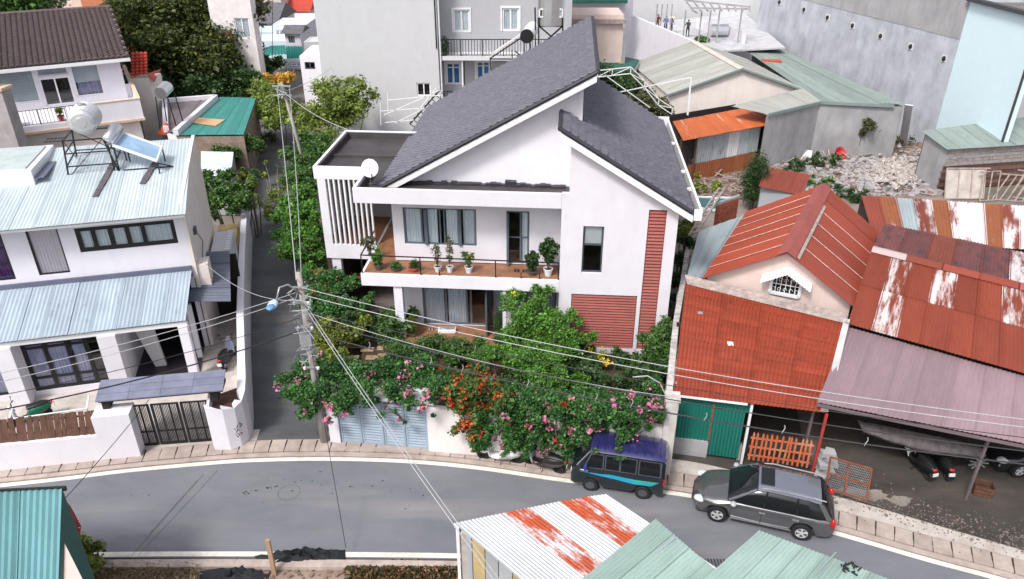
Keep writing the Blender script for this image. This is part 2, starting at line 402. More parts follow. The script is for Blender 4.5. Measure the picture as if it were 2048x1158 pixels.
# ---------------------------------------------------------------- sheet-metal roofs
def corr_mesh(mb, A, B, C, D, waves, amp=.022, thick=.0, over=0.0, uvo=(0, 0), seg=4, trap=False):
    """corrugated sheet over the quad A(front-left) B(front-right) C(back-right) D(back-left); ribs run front to back"""
    A, B, C, D = map(Vector, (A, B, C, D)); nrm = ((B - A).cross(D - A)).normalized()
    if nrm.z < 0: nrm = -nrm
    N = max(1, int(round(waves))) * seg; vs = []; uvs = []
    wl = ((B - A).length + (C - D).length) / 2; ll = (D - A).length
    for i in range(N + 1):
        s = i / N; ph = (i % seg) / seg
        if trap: off = amp * (1 if ph in (0,) else -1 if ph > .2 else 0)
        else: off = amp * math.cos(2 * math.pi * ph)
        p = A.lerp(B, s) + nrm * off; q = D.lerp(C, s) + nrm * off
        vs += [p, q]; uvs += [(uvo[0] + s * wl, uvo[1]), (uvo[0] + s * wl, uvo[1] + ll)]
    fs = [(2 * i, 2 * i + 2, 2 * i + 3, 2 * i + 1) for i in range(N)]
    mb.add(vs, fs, 0, uvs); return mb
def metal_roof(parent, A, B, C, D, nx, ny=1, mats=None, pitch=.17, amp=.022, name='roof_sheet', lap=.06, jit=.012, pick=None, seed=3, W=True, rim=True, trap=False, start=0):
    """nx sheets across, ny courses up the slope, each one an object"""
    r2 = random.Random(seed); A, B, C, D = map(Vector, (A, B, C, D))
    up = ((B - A).cross(D - A)).normalized()
    if up.z < 0: up = -up
    out = []
    for j in range(ny):
        t0, t1 = j / ny, (j + 1) / ny
        for i in range(nx):
            s0, s1 = i / nx, (i + 1) / nx
            def q(s, t): return A.lerp(B, s).lerp(D.lerp(C, s), t)
            l = (D - A).length; e = lap / l if j < ny - 1 else 0; ew = lap / (B - A).length if i < nx - 1 else 0
            o0 = up * ((ny - 1 - j) * -.0 + .006 * ((i + j) % 2) + r2.uniform(0, jit)); low = up * (.022 if j < ny - 1 or ny == 1 else .022)
            mb = MB(); a, b, c, d = q(s0, t0), q(s1 + ew, t0), q(s1 + ew, t1 + e), q(s0, t1 + e)
            corr_mesh(mb, a + o0 + low, b + o0 + low, c + o0, d + o0, max(2, (b - a).length / pitch), amp, uvo=(start + i * 3.1, j * 5.7), trap=trap)
            m = pick(i, j) if pick else mats if not isinstance(mats, list) else mats[r2.randrange(len(mats))]
            o = mb.build(name, m, parent, W=W); out.append(o)
            sol = o.modifiers.new('thickness', 'SOLIDIFY'); sol.thickness = .006
    return out
def tile_mesh(w_=.3, l=.36, h=.19, seg=4):
    """one S-profile roof tile, lying in x (across) and y (up slope)"""
    mb = MB(); vs = []
    for i in range(seg + 1):
        s = i / seg; z = h * .6 * abs(math.sin(s * math.pi * .92))
        for y, dz in ((0, .10), (l, .0)): vs.append((s * w_, y, z + dz))
        vs.append((s * w_, 0, z - .012))
    fs = []
    for i in range(seg):
        a = 3 * i; b = 3 * (i + 1); fs.append((a, b, b + 1, a + 1)); fs.append((a + 2, b + 2, b, a))
    mb.add(vs, fs); return mb
def tile_field(parent, O, ex, ey, W_, L_, tw=.3, tl=.33, mat=ROOFT, max_single=0, clip=None, name='roof_tile', seed=2, order='front'):
    """tiles over the rectangle O + a*ex + b*ey; ey points up the slope. The max_single first are objects, the rest one mesh"""
    ex = Vector(ex).normalized(); ey = Vector(ey).normalized(); ez = ex.cross(ey).normalized(); O = Vector(O)
    nx = int(W_ / tw + .5); ny = int(L_ / tl + .5); tw = W_ / nx; tl = L_ / ny
    src = tile_mesh(tw * .91, tl * 1.04); r2 = random.Random(seed); cells = [(i, j) for j in range(ny) for i in range(nx)]
    if clip: cells = [c for c in cells if clip((c[0] + .5) * tw, (c[1] + .5) * tl)]
    if order == 'front': pass
    elif order == 'rev': cells.sort(key=lambda c: (-c[0], c[1]))
    elif order == 'col': cells.sort(key=lambda c: (c[0], c[1]))
    single = cells[:max_single]; rest = cells[max_single:]
    def mat_(i, j):
        p = O + ex * (i * tw + r2.uniform(-.006, .006)) + ey * (j * tl + r2.uniform(-.008, .008)) + ez * r2.uniform(0, .008)
        a = r2.uniform(-.02, .02)
        M = Matrix((ex, ey, ez)).transposed().to_4x4(); M = Matrix.Translation(p) @ M @ Matrix.Rotation(a, 4, 'Z'); return M
    first = None
    for (i, j) in single:
        if first is None: first = src.build(name, mat, parent); o = first
        else: o = first.copy(); COL.objects.link(o)
        o.matrix_basis = mat_(i, j)
    if rest:
        mb = MB()
        for (i, j) in rest:
            M = mat_(i, j); mb.add([M @ Vector(p) for p in src.v], src.f)
        o = mb.build(name + '_field', mat, parent); o['kind'] = 'stuff'
        return o

# ---------------------------------------------------------------- wall and window parts (local frame: x along, y into the house, z up)
def wall_holes(mb, x0, x1, z0, z1, y0, y1, holes=(), m=0):
    xs = sorted({x0, x1, *[max(x0, min(x1, h[k])) for h in holes for k in (0, 1)]}); zs = sorted({z0, z1, *[max(z0, min(z1, h[k])) for h in holes for k in (2, 3)]})
    def solid(i, j):
        if i < 0 or j < 0 or i >= len(xs) - 1 or j >= len(zs) - 1: return False
        cx = (xs[i] + xs[i + 1]) / 2; cz = (zs[j] + zs[j + 1]) / 2
        return not any(h[0] < cx < h[1] and h[2] < cz < h[3] for h in holes)
    for i in range(len(xs) - 1):
        for j in range(len(zs) - 1):
            if not solid(i, j): continue
            a, b, c, d = xs[i], xs[i + 1], zs[j], zs[j + 1]
            mb.quad((a, y0, c), (b, y0, c), (b, y0, d), (a, y0, d), m); mb.quad((a, y1, c), (a, y1, d), (b, y1, d), (b, y1, c), m)
            if not solid(i - 1, j): mb.quad((a, y0, c), (a, y0, d), (a, y1, d), (a, y1, c), m)
            if not solid(i + 1, j): mb.quad((b, y0, c), (b, y1, c), (b, y1, d), (b, y0, d), m)
            if not solid(i, j - 1): mb.quad((a, y0, c), (a, y1, c), (b, y1, c), (b, y0, c), m)
            if not solid(i, j + 1): mb.quad((a, y0, d), (b, y0, d), (b, y1, d), (a, y1, d), m)
    return mb
def curtain(parent, x0, x1, z0, z1, y, mat=CURT, fold=.12, amp=.03, name='curtain'):
    n = max(4, int((x1 - x0) / fold * 4)); vs = []
    for i in range(n + 1):
        x = lerp(x0, x1, i / n); yy = y + amp * math.sin(i * math.pi / 2) + .3 * amp * math.sin(i * .7)
        vs += [(x, yy, z0), (x, yy, z1)]
    mb = MB(); mb.add(vs, [(2 * i, 2 * i + 2, 2 * i + 3, 2 * i + 1) for i in range(n)])
    return mb.build(name, mat, parent, smooth=True)
def window(parent, x0, x1, z0, z1, y, cols=2, rows=1, fm=SLATEM, fw=.05, cur=None, curs=None, name='window', glass=True, dep=.06, sill=None, splits=None):
    """frame, one pane per light, curtain behind"""
    mb = MB(); cs = splits or [i / cols for i in range(cols + 1)]
    mb.box(x0, x1, y - dep / 2, y + dep / 2, z0, z0 + fw); mb.box(x0, x1, y - dep / 2, y + dep / 2, z1 - fw, z1)
    for k, c in enumerate(cs):
        x = lerp(x0, x1, c); a = max(x0, x - fw / 2) if 0 < c < 1 else (x0 if c == 0 else x1 - fw)
        mb.box(a, a + fw, y - dep / 2, y + dep / 2, z0 + fw, z1 - fw)
    for r_ in range(1, rows): zz = lerp(z0, z1, r_ / rows); mb.box(x0 + fw, x1 - fw, y - dep * .4, y + dep * .4, zz - fw * .35, zz + fw * .35)
    f = mb.build(name, fm, parent)
    if glass:
        for a, b in zip(cs[:-1], cs[1:]):
            p = MB(); p.box(lerp(x0, x1, a) + fw * .5, lerp(x0, x1, b) - fw * .5, y + .004, y + .012, z0 + fw, z1 - fw); p.build('pane', GLASS, f)
    if cur is not None:
        for a, b in (curs or [(0, 1)]): curtain(f, lerp(x0, x1, a) + .02, lerp(x0, x1, b) - .02, z0 + .02, z1 - .02, y + .06, cur)
    if sill: s_ = MB(); s_.box(x0 - .06, x1 + .06, y - .14, y - dep / 2 - .002, z0 - .07, z0 - .002); s_.build('sill', sill, f)
    return f
def railing(parent, pts, h=1.0, step=.12, r=.012, mat=BLACKM, top=.03, name='railing', mid=False, posts=1.5, single=True, bot=.08):
    """top rail, bottom rail, posts; each upright its own sub-part"""
    mb = MB(); src = None
    for p, q in zip(pts[:-1], pts[1:]):
        p = Vector(p); q = Vector(q); up = Vector((0, 0, h))
        mb.beam(p + up, q + up, top); mb.beam(p + Vector((0, 0, bot)), q + Vector((0, 0, bot)), top * .7)
        if mid: mb.beam(p + up * .82, q + up * .82, top * .7)
        L = (q - p).length; k = max(1, int(L / posts))
        for i in range(k + 1): a = p.lerp(q, i / k); mb.beam(a, a + up, top * 1.1)
    rl = mb.build(name, mat, parent)
    sm = MB(); sm.beam((0, 0, bot), (0, 0, h * (.82 if mid else 1)), r * 2)
    for p, q in zip(pts[:-1], pts[1:]):
        p = Vector(p); q = Vector(q); n = int((q - p).length / step)
        for i in range(1, n):
            if src is None: src = sm.build('baluster', mat, rl); o = src
            else: o = src.copy(); COL.objects.link(o)
            o.location = p.lerp(q, i / n)
    return rl
# ================================================================ ground, road, pavement
def flat(name, pts, z, mat, parent=None, thick=.0):
    mb = MB(); mb.poly([(p[0], p[1], z) for p in pts]); 
    if mb.v and sum((pts[i][0] * pts[(i + 1) % len(pts)][1] - pts[(i + 1) % len(pts)][0] * pts[i][1]) for i in range(len(pts))) < 0: mb.f = [f[::-1] for f in mb.f]
    o = mb.build(name, mat, parent); 
    if parent is None: struct(o)
    return o
GROUND = asphaltmat('ground_mix', (.13, .11, .095), (.23, .20, .175), True)
ASPH = asphaltmat('asphalt', (.138, .148, .172), (.198, .202, .225), True, warm=(.30, .27, .265))
ASPH2 = asphaltmat('alley_asphalt', (.060, .064, .072), (.12, .124, .135), True, warm=(.20, .17, .145))
YARD = asphaltmat('yard_concrete', (.032, .027, .024), (.095, .08, .07), True, warm=(.22, .165, .125))
LINE = paint('road_line', (.74, .69, .62), .7, var=.1, scale=6, dirt=(.3, .27, .25), damt=.6)
flat('ground', [(-900, -60), (900, -60), (900, 1500), (-900, 1500)], -.06, GROUND)
def smooth_path(pts, step=.25):
    P = [Vector((p[0], p[1], 0)) for p in pts]; out = []
    for i in range(len(P) - 1):
        p0 = P[max(0, i - 1)]; p1 = P[i]; p2 = P[i + 1]; p3 = P[min(len(P) - 1, i + 2)]
        k = max(2, int((p2 - p1).length / step))
        for j in range(k):
            t = j / k; out.append(.5 * ((2 * p1) + (p2 - p0) * t + (2 * p0 - 5 * p1 + 4 * p2 - p3) * t * t + (3 * p1 - p0 - 3 * p2 + p3) * t ** 3))
    out.append(P[-1]); return out
UP = smooth_path([pz(*p) for p in [(-420, 1010), (-150, 987), (0, 971), (130, 957), (250, 942), (400, 928), (500, 921), (640, 918), (800, 922), (950, 935), (1140, 962), (1370, 990), (1500, 1022), (1660, 1063), (1850, 1118), (2048, 1172), (2300, 1255), (2600, 1370)]])
LO = smooth_path([pz(*p) for p in [(-420, 1130), (0, 1114), (205, 1109), (500, 1108), (930, 1112), (1200, 1124), (1420, 1154), (1700, 1240), (2000, 1360), (2200, 1450)]])
def offset(path, d):
    out = []
    for i, p in enumerate(path):
        t = (path[min(i + 1, len(path) - 1)] - path[max(0, i - 1)]).normalized(); out.append(p + Vector((-t.y, t.x, 0)) * d)
    return out
def ribbon(name, a, b, z, mat, parent=None, h=0):
    mb = MB(); n = len(a); vs = []
    for p, q in zip(a, b): vs += [(p.x, p.y, z), (q.x, q.y, z)]
    fs = [(2 * i, 2 * i + 2, 2 * i + 3, 2 * i + 1) for i in range(n - 1)]; mb.add(vs, fs)
    if h:
        vs = []
        for p in a: vs += [(p.x, p.y, z), (p.x, p.y, z - h)]
        mb.add(vs, [(2 * i, 2 * i + 1, 2 * i + 3, 2 * i + 2) for i in range(n - 1)])
        vs = []
        for p in b: vs += [(p.x, p.y, z), (p.x, p.y, z - h)]
        mb.add(vs, [(2 * i, 2 * i + 2, 2 * i + 3, 2 * i + 1) for i in range(n - 1)])
    o = mb.build(name, mat, parent)
    if parent is None: struct(o)
    return o
road_poly = offset(UP, .12) + offset(LO, -.15)[::-1]
road = flat('road', road_poly, 0.0, ASPH)
ribbon('road_line', offset(UP, -.1), offset(UP, .1), .004, LINE, road)
ribbon('road_line', offset(LO, -.1), offset(LO, .1), .004, LINE, road)
mbp = MB()                                        # round manhole cover, stained ring
c0 = pz(578, 985)
for k in range(24):
    a, b = 2 * math.pi * k / 24, 2 * math.pi * (k + 1) / 24
    mbp.quad(*[(c0.x + r_ * math.cos(t), c0.y + r_ * math.sin(t), .006) for r_, t in ((.36, a), (.40, a), (.40, b), (.36, b))])
mbp.build('manhole_cover', paint('manhole_iron', (.13, .135, .145), .8, var=.3, scale=9, bump=.4), road)
# dark scuffs of spilt tar on the asphalt
mbt = MB(); r5 = random.Random(3)
TAR = paint('tar', (.03, .03, .034), .6)
for (px, py, n_, sp) in ((500, 985, 9, .22), (545, 977, 8, .2), (560, 950, 5, .5), (700, 985, 10, 1.3), (850, 1005, 8, 1.0), (620, 975, 8, 1.2), (290, 985, 3, .3), (1340, 1130, 8, .5)):
    c = pz(px, py)
    for k in range(n_):
        x, y = c.x + r5.gauss(0, sp), c.y + r5.gauss(0, sp * .35); s_ = r5.uniform(.012, .05); m_ = [(x + s_ * r5.uniform(.5, 1.8) * math.cos(t), y + s_ * r5.uniform(.5, 1) * math.sin(t), .0055 + k * .0004) for t in [i * 1.047 for i in range(6)]]
        mbt.poly(m_)
o = mbt.build('tar_spot', TAR, road); o['kind'] = 'stuff'
alley = flat('alley', [pz(*p) for p in [(497, 897), (480, 700), (478, 560), (482, 460), (500, 350), (522, 280), (540, 215), (548, 150), (576, 150), (578, 215), (585, 280), (600, 350), (605, 470), (620, 560), (640, 700), (662, 897)]], -.002, ASPH2)
# pavement: base slab, one cover slab after another with lifting slots
pave = struct(thing('pavement', 'concrete pavement of drain cover slabs along the far side of the road', 'pavement')); del pave['category']
ribbon('pavement_base', offset(UP, .14), offset(UP, 3.2), -.012, YARD, pave)
ribbon('kerb', offset(UP, .14), offset(UP, .34), .05, PAVE, pave, h=.06)
SL = offset(UP, .39); acc = 0; slab_src = None; i = 0; slot_src = None
SLOT = paint('slot_shadow_gap', (.02, .017, .015), .9)
pos = []; tot = 0; nxt = .3
for a, b in zip(SL[:-1], SL[1:]):
    l = (b - a).length
    while tot + l > nxt: pos.append((a.lerp(b, (nxt - tot) / l), (b - a).normalized())); nxt += .575
    tot += l
for k, (p, t) in enumerate(pos):
    if p.x < -22 or p.x > 19.5: continue
    if slab_src is None:
        mb = MB(); mb.box(-.275, .275, 0, .66, -.05, .075)
        slab_src = mb.build('slab', PAVE, pave, bevel=.008); o = slab_src
        ms_ = MB(); ms_.box(.262, .300, .26, .62, .0, .079); slot_src = ms_.build('slot', SLOT, slab_src)
    else:
        o = slab_src.copy(); COL.objects.link(o); s2 = slot_src.copy(); COL.objects.link(s2); s2.parent = o
    o.location = (p.x, p.y, r5.uniform(-.012, .008)); o.rotation_euler = (r5.uniform(-.01, .01), r5.uniform(-.01, .01), math.atan2(t.y, t.x) + r5.uniform(-.02, .02))
ribbon('pavement_apron', offset(UP, 1.08), offset(UP, 1.75), .06, CONC2, pave, h=.08)
am = [(p, q) for p, q in zip(offset(UP, 1.07), offset(UP, 1.9)) if -10.1 < p.x < -7.1]; ribbon('alley_mouth', [a for a, b in am], [b for a, b in am], .066, ASPH2)
# driveway in front of the garage gate, broken concrete and oily yard on the right
flat('driveway', [pz(*p, .07) for p in [(662, 900), (668, 868), (860, 868), (905, 890), (930, 908)]], .075, PAVE)
yard = flat('yard', [pz(*p) for p in [(1640, 905), (1655, 985), (1760, 1020), (1900, 1062), (2048, 1105), (2350, 1190), (2700, 1100), (2300, 780), (1640, 780)]], .09, YARD)
mb = MB(); r6 = random.Random(5)
for (px, py, rx, ry) in ((1735, 995, .8, .3), (1800, 1005, .45, .28), (1700, 985, .5, .2)):
    c = pz(px, py); z = .10 + r6.uniform(0, .03); a0 = r6.uniform(0, 1)
    pts = [(c.x + rx * r6.uniform(.6, 1.1) * math.cos(a0 + k * .35), c.y + ry * r6.uniform(.6, 1.1) * math.sin(a0 + k * .35), z) for k in range(18)]
    mb.prism(pts, (0, 0, -.08))
o = mb.build('concrete_patch', paint('patch_concrete', (.25, .215, .195), .9, var=.4, scale=1.2, dirt=(.09, .07, .06), damt=.9, bump=.5), yard)
m3 = MB()
for k in range(900):
    px = r6.uniform(1650, 2048); py = 985 + (px - 1650) * .29 + r6.gauss(0, 16) - 8; c = pz(px, py); s = r6.uniform(.006, .03) * (2.2 if k % 23 == 0 else 1); a0 = r6.uniform(0, 3); m3.prism([(c.x + s * math.cos(a0 + j * 1.3), c.y + s * math.sin(a0 + j * 1.3), .085) for j in range(5)], (0, 0, s * .7))
o = m3.build('grit', paint('grit_brown', (.19, .155, .135), .9, var=.4, scale=4), yard); o['kind'] = 'stuff'
# verge below the road with rubble, straw and a dark bank
verge = flat('verge', [pz(*p) for p in [(150, 1122), (930, 1122), (960, 1400), (100, 1400)]], -.02, asphaltmat('dry_earth', (.20, .13, .09), (.40, .32, .27), True))
# ================================================================ the white house with the grey double roof
MHO, MHA = (2.03, 28.8, 0), R(-4.3)
MH = Frame(MHO, MHA)
mh = thing('white_house', 'large white two-storey house with two steep slate-grey tiled roofs in the middle of the photo', 'house', MHO, MHA)
zl = lambda x: 7.36 + .559 * (x + 7.84)
zr = lambda x: 10.65 - .611 * (x + .15)
YB = 13.8
# --- right block, front wall with openings
H_win, H_strip, H_gar = (.92, 1.78, 4.32, 6.49), (3.54, 4.27, .55, 7.3), (.55, 3.38, .55, 3.28)
mb = MB(); wall_holes(mb, 0, 4.75, -.05, 7.3, 0, .22, [H_win, H_strip, H_gar])
mb.prism([(0, 0, 7.3), (4.75, 0, 7.3), (4.75, 0, zr(4.75) - .16), (.3, 0, zr(.3) - .16), (.3, 0, 7.89), (0, 0, 7.89)], (0, .22, 0))
mb.prism([(.3, .22, 7.3), (.3, 2.1, 7.3), (.3, 2.1, zr(.3) - .16), (.3, .22, zr(.3) - .16)], (.2, 0, 0))
mb.prism([(4.75, .22, -.05), (4.75, 12, -.05), (4.75, 12, zr(4.75) - .16), (4.75, .22, zr(4.75) - .16)], (-.2, 0, 0))
mb.box(0, .2, .22, 1.35, -.05, 7.2)
mb.prism([(0, 11.9, 0), (4.75, 11.9, 0), (4.75, 11.9, zr(4.75) - .2), (0, 11.9, zr(0) - .2)], (0, .1, 0))
mb.build('wall', WHITE, mh)
# --- left block: gable wall set back, side walls
mb = MB()
mb.prism([(-7.6, 2.1, 7.3), (.72, 2.1, 7.3), (.72, 2.1, zl(.72) - .17), (-7.6, 2.1, zl(-7.6) - .17)], (0, .2, 0))
mb.prism([(.72, 2.3, 7.3), (.72, YB, 7.3), (.72, YB, zl(.72) - .17), (.72, 2.3, zl(.72) - .17)], (-.2, 0, 0))
mb.prism([(-7.4, YB, 0), (.72, YB, 0), (.72, YB, zl(.72) - .2), (-7.4, YB, zl(-7.4) - .2)], (0, -.15, 0))
mb.build('gable_wall', WHITE, mh)
mb = MB(); mb.box(.55, .585, 2.06, 2.098, 10.9, 11.75); mb.build('vent_pipe', WHITE2, mh)
# --- upper storey recess, lower storey recess
Hw, Hd = (-6.92, -3.70, 4.77, 6.52), (-2.38, -1.38, 3.97, 6.5)
mb = MB(); wall_holes(mb, -7.4, 0, 3.95, 7.2, 1.35, 1.55, [Hw, Hd]); mb.box(-7.4, -7.2, 1.55, 6.2, 3.95, 7.2); mb.build('wall', WHITE, mh)
Gd, Gw = (-6.3, -2.55, .62, 2.95), (-2.2, -.12, .95, 2.95)
mb = MB(); wall_holes(mb, -7.2, 0, .5, 3.3, 1.4, 1.6, [Gd, Gw]); mb.box(-7.2, -7.0, 1.6, 8, .5, 3.3); mb.build('wall', WHITE, mh)
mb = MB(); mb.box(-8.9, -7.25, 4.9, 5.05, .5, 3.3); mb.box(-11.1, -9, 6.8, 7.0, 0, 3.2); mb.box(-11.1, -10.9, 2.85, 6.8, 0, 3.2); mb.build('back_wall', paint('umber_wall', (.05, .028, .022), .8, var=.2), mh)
for bb in ((-7.3, -6.92, .1, .5, .3, 3.3), (-2.46, -2.3, .1, .3, .3, 3.3), (-10.95, -10.45, 2.9, 3.2, 0, 3.2)): MB().box(*bb).build('pillar', WHITE, mh)
# --- bands, slabs
mb = MB(); mb.box(-8.65, -.002, 0, .14, 7.22, 7.88); mb.box(-8.65, -8.51, .14, 2.8, 7.22, 7.88); mb.box(-8.51, .3, .14, 1.9, 7.22, 7.36); mb.build('parapet', WHITE, mh, bevel=.015)
mb = MB(); mb.box(-11.2, -8.65, 2.8, 2.94, 7.16, 7.75); mb.box(-11.2, -11.06, 2.94, 8.3, 7.16, 7.75); mb.box(-11.06, -7.5, 8.16, 8.3, 7.16, 7.75); mb.box(-11.06, -7.4, 2.94, 8.16, 7.16, 7.3); mb.build('parapet', WHITE, mh, bevel=.015)
mb = MB(); mb.box(-8.5, .28, .15, 2.1, 7.37, 7.4); mb.box(-11.04, -7.45, 2.96, 8.14, 7.31, 7.4); mb.box(-8.5, -7.5, 2.1, 2.95, 7.37, 7.4); mb.box(-11.04, -7.45, 5.1, 5.22, 7.4, 7.52); mb.build('flat_roof', FLAT, mh)
mb = MB(); mb.box(-11.04, -10.98, 2.96, 8.14, 7.401, 7.7); mb.box(-10.98, -7.5, 8.08, 8.14, 7.401, 7.7); mb.box(-8.5, -8.46, .16, 2.75, 7.401, 7.75); mb.build('upstand', FLAT, mh)
mb = MB(); mb.box(-8.68, -.002, 0, 1.35, 3.31, 3.9); mb.box(-8.68, -7.3, 1.35, 6.2, 3.31, 3.9); mb.build('balcony_slab', WHITE, mh, bevel=.015)
mb = MB(); mb.box(-8.55, -.02, .12, 1.34, 3.9, 3.925); mb.box(-8.55, -7.42, 1.34, 6.2, 3.9, 3.925); mb.box(-10.9, -8.69, 2.96, 6.6, 3.9, 3.925); mb.build('balcony_floor', TERR, mh)
mb = MB(); mb.box(-11.08, -8.7, 2.8, 2.95, 3.2, 3.92); mb.box(-11.08, -10.93, 2.95, 6.8, 3.2, 7.16); mb.box(-10.93, -8.7, 2.95, 6.8, 3.2, 3.88); mb.box(-11.08, -10.7, 2.8, 2.948, 3.92, 7.16); mb.build('side_wing', WHITE, mh)
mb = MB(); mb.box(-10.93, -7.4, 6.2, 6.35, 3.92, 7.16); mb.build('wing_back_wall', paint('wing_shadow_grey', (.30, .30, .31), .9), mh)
mb = MB(); mb.box(-8.5, -7.5, 6.1, 6.19, 4.0, 6.4); mb.build('door', BROWNW, mh)
fin = None
for k in range(9):
    if fin is None: m_ = MB(); m_.box(-.035, .035, -.09, .09, 3.92, 7.16); fin = m_.build('fin', WHITE2, mh); o = fin
    else: o = inst(fin)
    o.location = (-10.56 + k * .232, 2.9, 0)
# --- terrace floor and interior floors / rear dark walls so that rooms read as rooms
mb = MB(); mb.box(-7.3, -.01, -.5, 1.4, .3, .6); mb.build('terrace_floor', TERR, mh)
mb = MB(); mb.box(-7, 0, 1.6, 5, .45, .6); mb.box(-7.2, .0, 1.55, 5, 3.86, 3.93); mb.build('room_floor', TERR, mh)
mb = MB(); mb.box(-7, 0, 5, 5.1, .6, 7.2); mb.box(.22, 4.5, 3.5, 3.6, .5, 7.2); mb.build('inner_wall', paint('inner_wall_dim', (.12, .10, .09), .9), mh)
# --- windows and doors
wd = window(mh, *Hw, 1.42, splits=[0, .25, .5, .56, .78, 1], fm=SLATEM, fw=.07, cur=CURT, curs=[(0, .26), (.27, .47), (.58, .80), (.81, 1)])
for xa, xb in ((-6.0, -5.86), (-4.5, -4.36)):
    m_ = MB(); m_.box(xa, xb, 1.25, 1.45, 4.8, 6.48); m_.build('sash', SLATEM, wd)
dr = window(mh, *Hd, 1.42, splits=[0, .62, 1], rows=2, fm=SLATEM, fw=.08, cur=CURT, curs=[(.66, .98)], name='balcony_door')
m_ = MB(); m_.box(-2.36, -2.26, 1.1, 1.38, 3.98, 6.45); m_.build('door_leaf', SLATEM, dr)
gd = window(mh, *Gd, 1.46, splits=[0, .29, .55, .60, .84, 1], fm=SLATEM, fw=.09, cur=CURTG, curs=[(.01, .27), (.31, .54), (.87, .99)], name='sliding_door')
m_ = MB(); m_.box(-3.28, -3.2, .45, 1.4, .62, 2.9); m_.build('door_leaf', SLATEM, gd)
gw = window(mh, *Gw, 1.46, cols=3, fm=SLATEM, fw=.07, cur=CURTG)
sw = window(mh, *H_win, .12, cols=1, fm=GREYM, fw=.07)
m_ = MB(); m_.box(1.0, 1.70, .16, .18, 5.65, 6.42); m_.build('blind', WHITE2, sw)
m_ = MB(); m_.box(.99, 1.71, .10, .13, 5.58, 5.66); m_.build('transom', GREYM, sw)
# --- garage louvre and the tall red strip
gl = MB()
for x in (.57, 1.42, 2.36, 3.33): gl.box(x, x + .05, .1, .16, .56, 3.26)
gl = gl.build('garage_door', REDSLAT, mh)
s_ = MB(); s_.add([(0, .02, 0), (2.77, .02, 0), (2.77, .07, .085), (0, .07, .085), (0, .035, 0), (2.77, .035, 0), (2.77, .085, .085), (0, .085, .085)], [(0, 1, 2, 3), (7, 6, 5, 4), (0, 4, 5, 1), (3, 2, 6, 7), (1, 5, 6, 2), (0, 3, 7, 4)])
src = None
for k in range(20):
    o = s_.build('slat', REDSLAT, gl) if src is None else inst(src); src = src or o
    o.location = (.58, .0, .58 + k * .134)
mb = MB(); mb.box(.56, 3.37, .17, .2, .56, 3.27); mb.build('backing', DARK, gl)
st = MB(); st.box(3.545, 3.575, .06, .12, .55, 7.29); st.box(4.235, 4.265, .06, .12, .55, 7.29); st.box(3.575, 4.235, .15, .18, .55, 7.29); st = st.build('louvre_strip', REDSLAT, mh)
s_ = MB(); s_.add([(0, .0, 0), (.66, .0, 0), (.66, .07, .10), (0, .07, .10), (0, .015, 0), (.66, .015, 0), (.66, .085, .10), (0, .085, .10)], [(0, 1, 2, 3), (7, 6, 5, 4), (0, 4, 5, 1), (3, 2, 6, 7), (1, 5, 6, 2), (0, 3, 7, 4)])
src = None
for k in range(44):
    o = s_.build('slat', REDSLAT, st) if src is None else inst(src); src = src or o
    o.location = (3.575, .04, .57 + k * .1525)
# --- roofs: deck, tiles, verge and ridge caps, white barge boards, gutter
sl = Vector((1.21 + 7.84, 0, zl(1.21) - zl(-7.84))); Ls = sl.length
mb = MB(); mb.prism([(-7.84, 1.42, zl(-7.84) - .1), (1.2, 1.42, zl(1.2) - .1), (1.2, 1.42, zl(1.2) - .02), (-7.84, 1.42, zl(-7.84) - .02)], (0, YB + .3 - 1.42, 0))
mb.prism([(-.12, -.38, zr(-.12) - .1), (5.15, -.38, zr(5.15) - .1), (5.15, -.38, zr(5.15) - .02), (-.12, -.38, zr(-.12) - .02)], (0, 12.5, 0)); mb.build('roof_deck', ROOFC, mh)
tile_field(mh, (-7.84, YB + .3, zl(-7.84)), (0, -1, 0), sl, YB + .3 - 1.45, Ls, .36, .34, ROOFT, 150, order='rev')
sr = Vector((-.15 - 5.17, 0, zr(-.15) - zr(5.17)))
tile_field(mh, (5.17, -.38, zr(5.17)), (0, 1, 0), sr, 12.5, sr.length, .36, .34, ROOFT, 149, order='col', clip=lambda a, b: not (a > 2.45 and b > (5.17 - .75) / 5.32 * sr.length))
def caps(p, q, n, r=.09, name='verge_cap', mat=ROOFC, lift=.02):
    p = Vector(p); q = Vector(q); src = None; d = (q - p) / n; m_ = MB(); m_.tube([(0, 0, 0), d * 1.06], [r * 1.08, r * .94], 8)
    for k in range(n):
        o = m_.build(name, mat, mh, smooth=False) if src is None else inst(src); src = src or o
        o.location = p + d * k + Vector((0, 0, lift))
caps((-7.86, 1.42, zl(-7.86)), (1.22, 1.42, zl(1.22)), 22)
caps((5.2, -.38, zr(5.2)), (-.15, -.38, zr(-.15)), 14)
caps((-.15, -.36, zr(-.15)), (-.15, 2.08, zr(-.15)), 9, .1, 'ridge_cap')
caps((1.23, 1.4, zl(1.23)), (1.23, YB + .3, zl(1.23)), 38, .1, 'ridge_cap')
mb = MB(); mb.prism([(-7.9, 1.5, zl(-7.9) - .36), (1.2, 1.5, zl(1.2) - .36), (1.2, 1.5, zl(1.2) - .1), (-7.9, 1.5, zl(-7.9) - .1)], (0, -.1, 0))
mb.prism([(.9, 1.5, zl(.9) - .2), (1.2, 1.5, zl(1.2) - .2), (1.2, 1.5, zl(1.2) - .1), (.9, 1.5, zl(.9) - .1)], (0, 12.5, 0)); mb.prism([(-7.8, 1.52, zl(-7.8) - .15), (1.15, 1.52, zl(1.15) - .15), (1.15, 1.52, zl(1.15) - .105), (-7.8, 1.52, zl(-7.8) - .105)], (0, .55, 0)); mb.build('barge_board', WHITE2, mh)
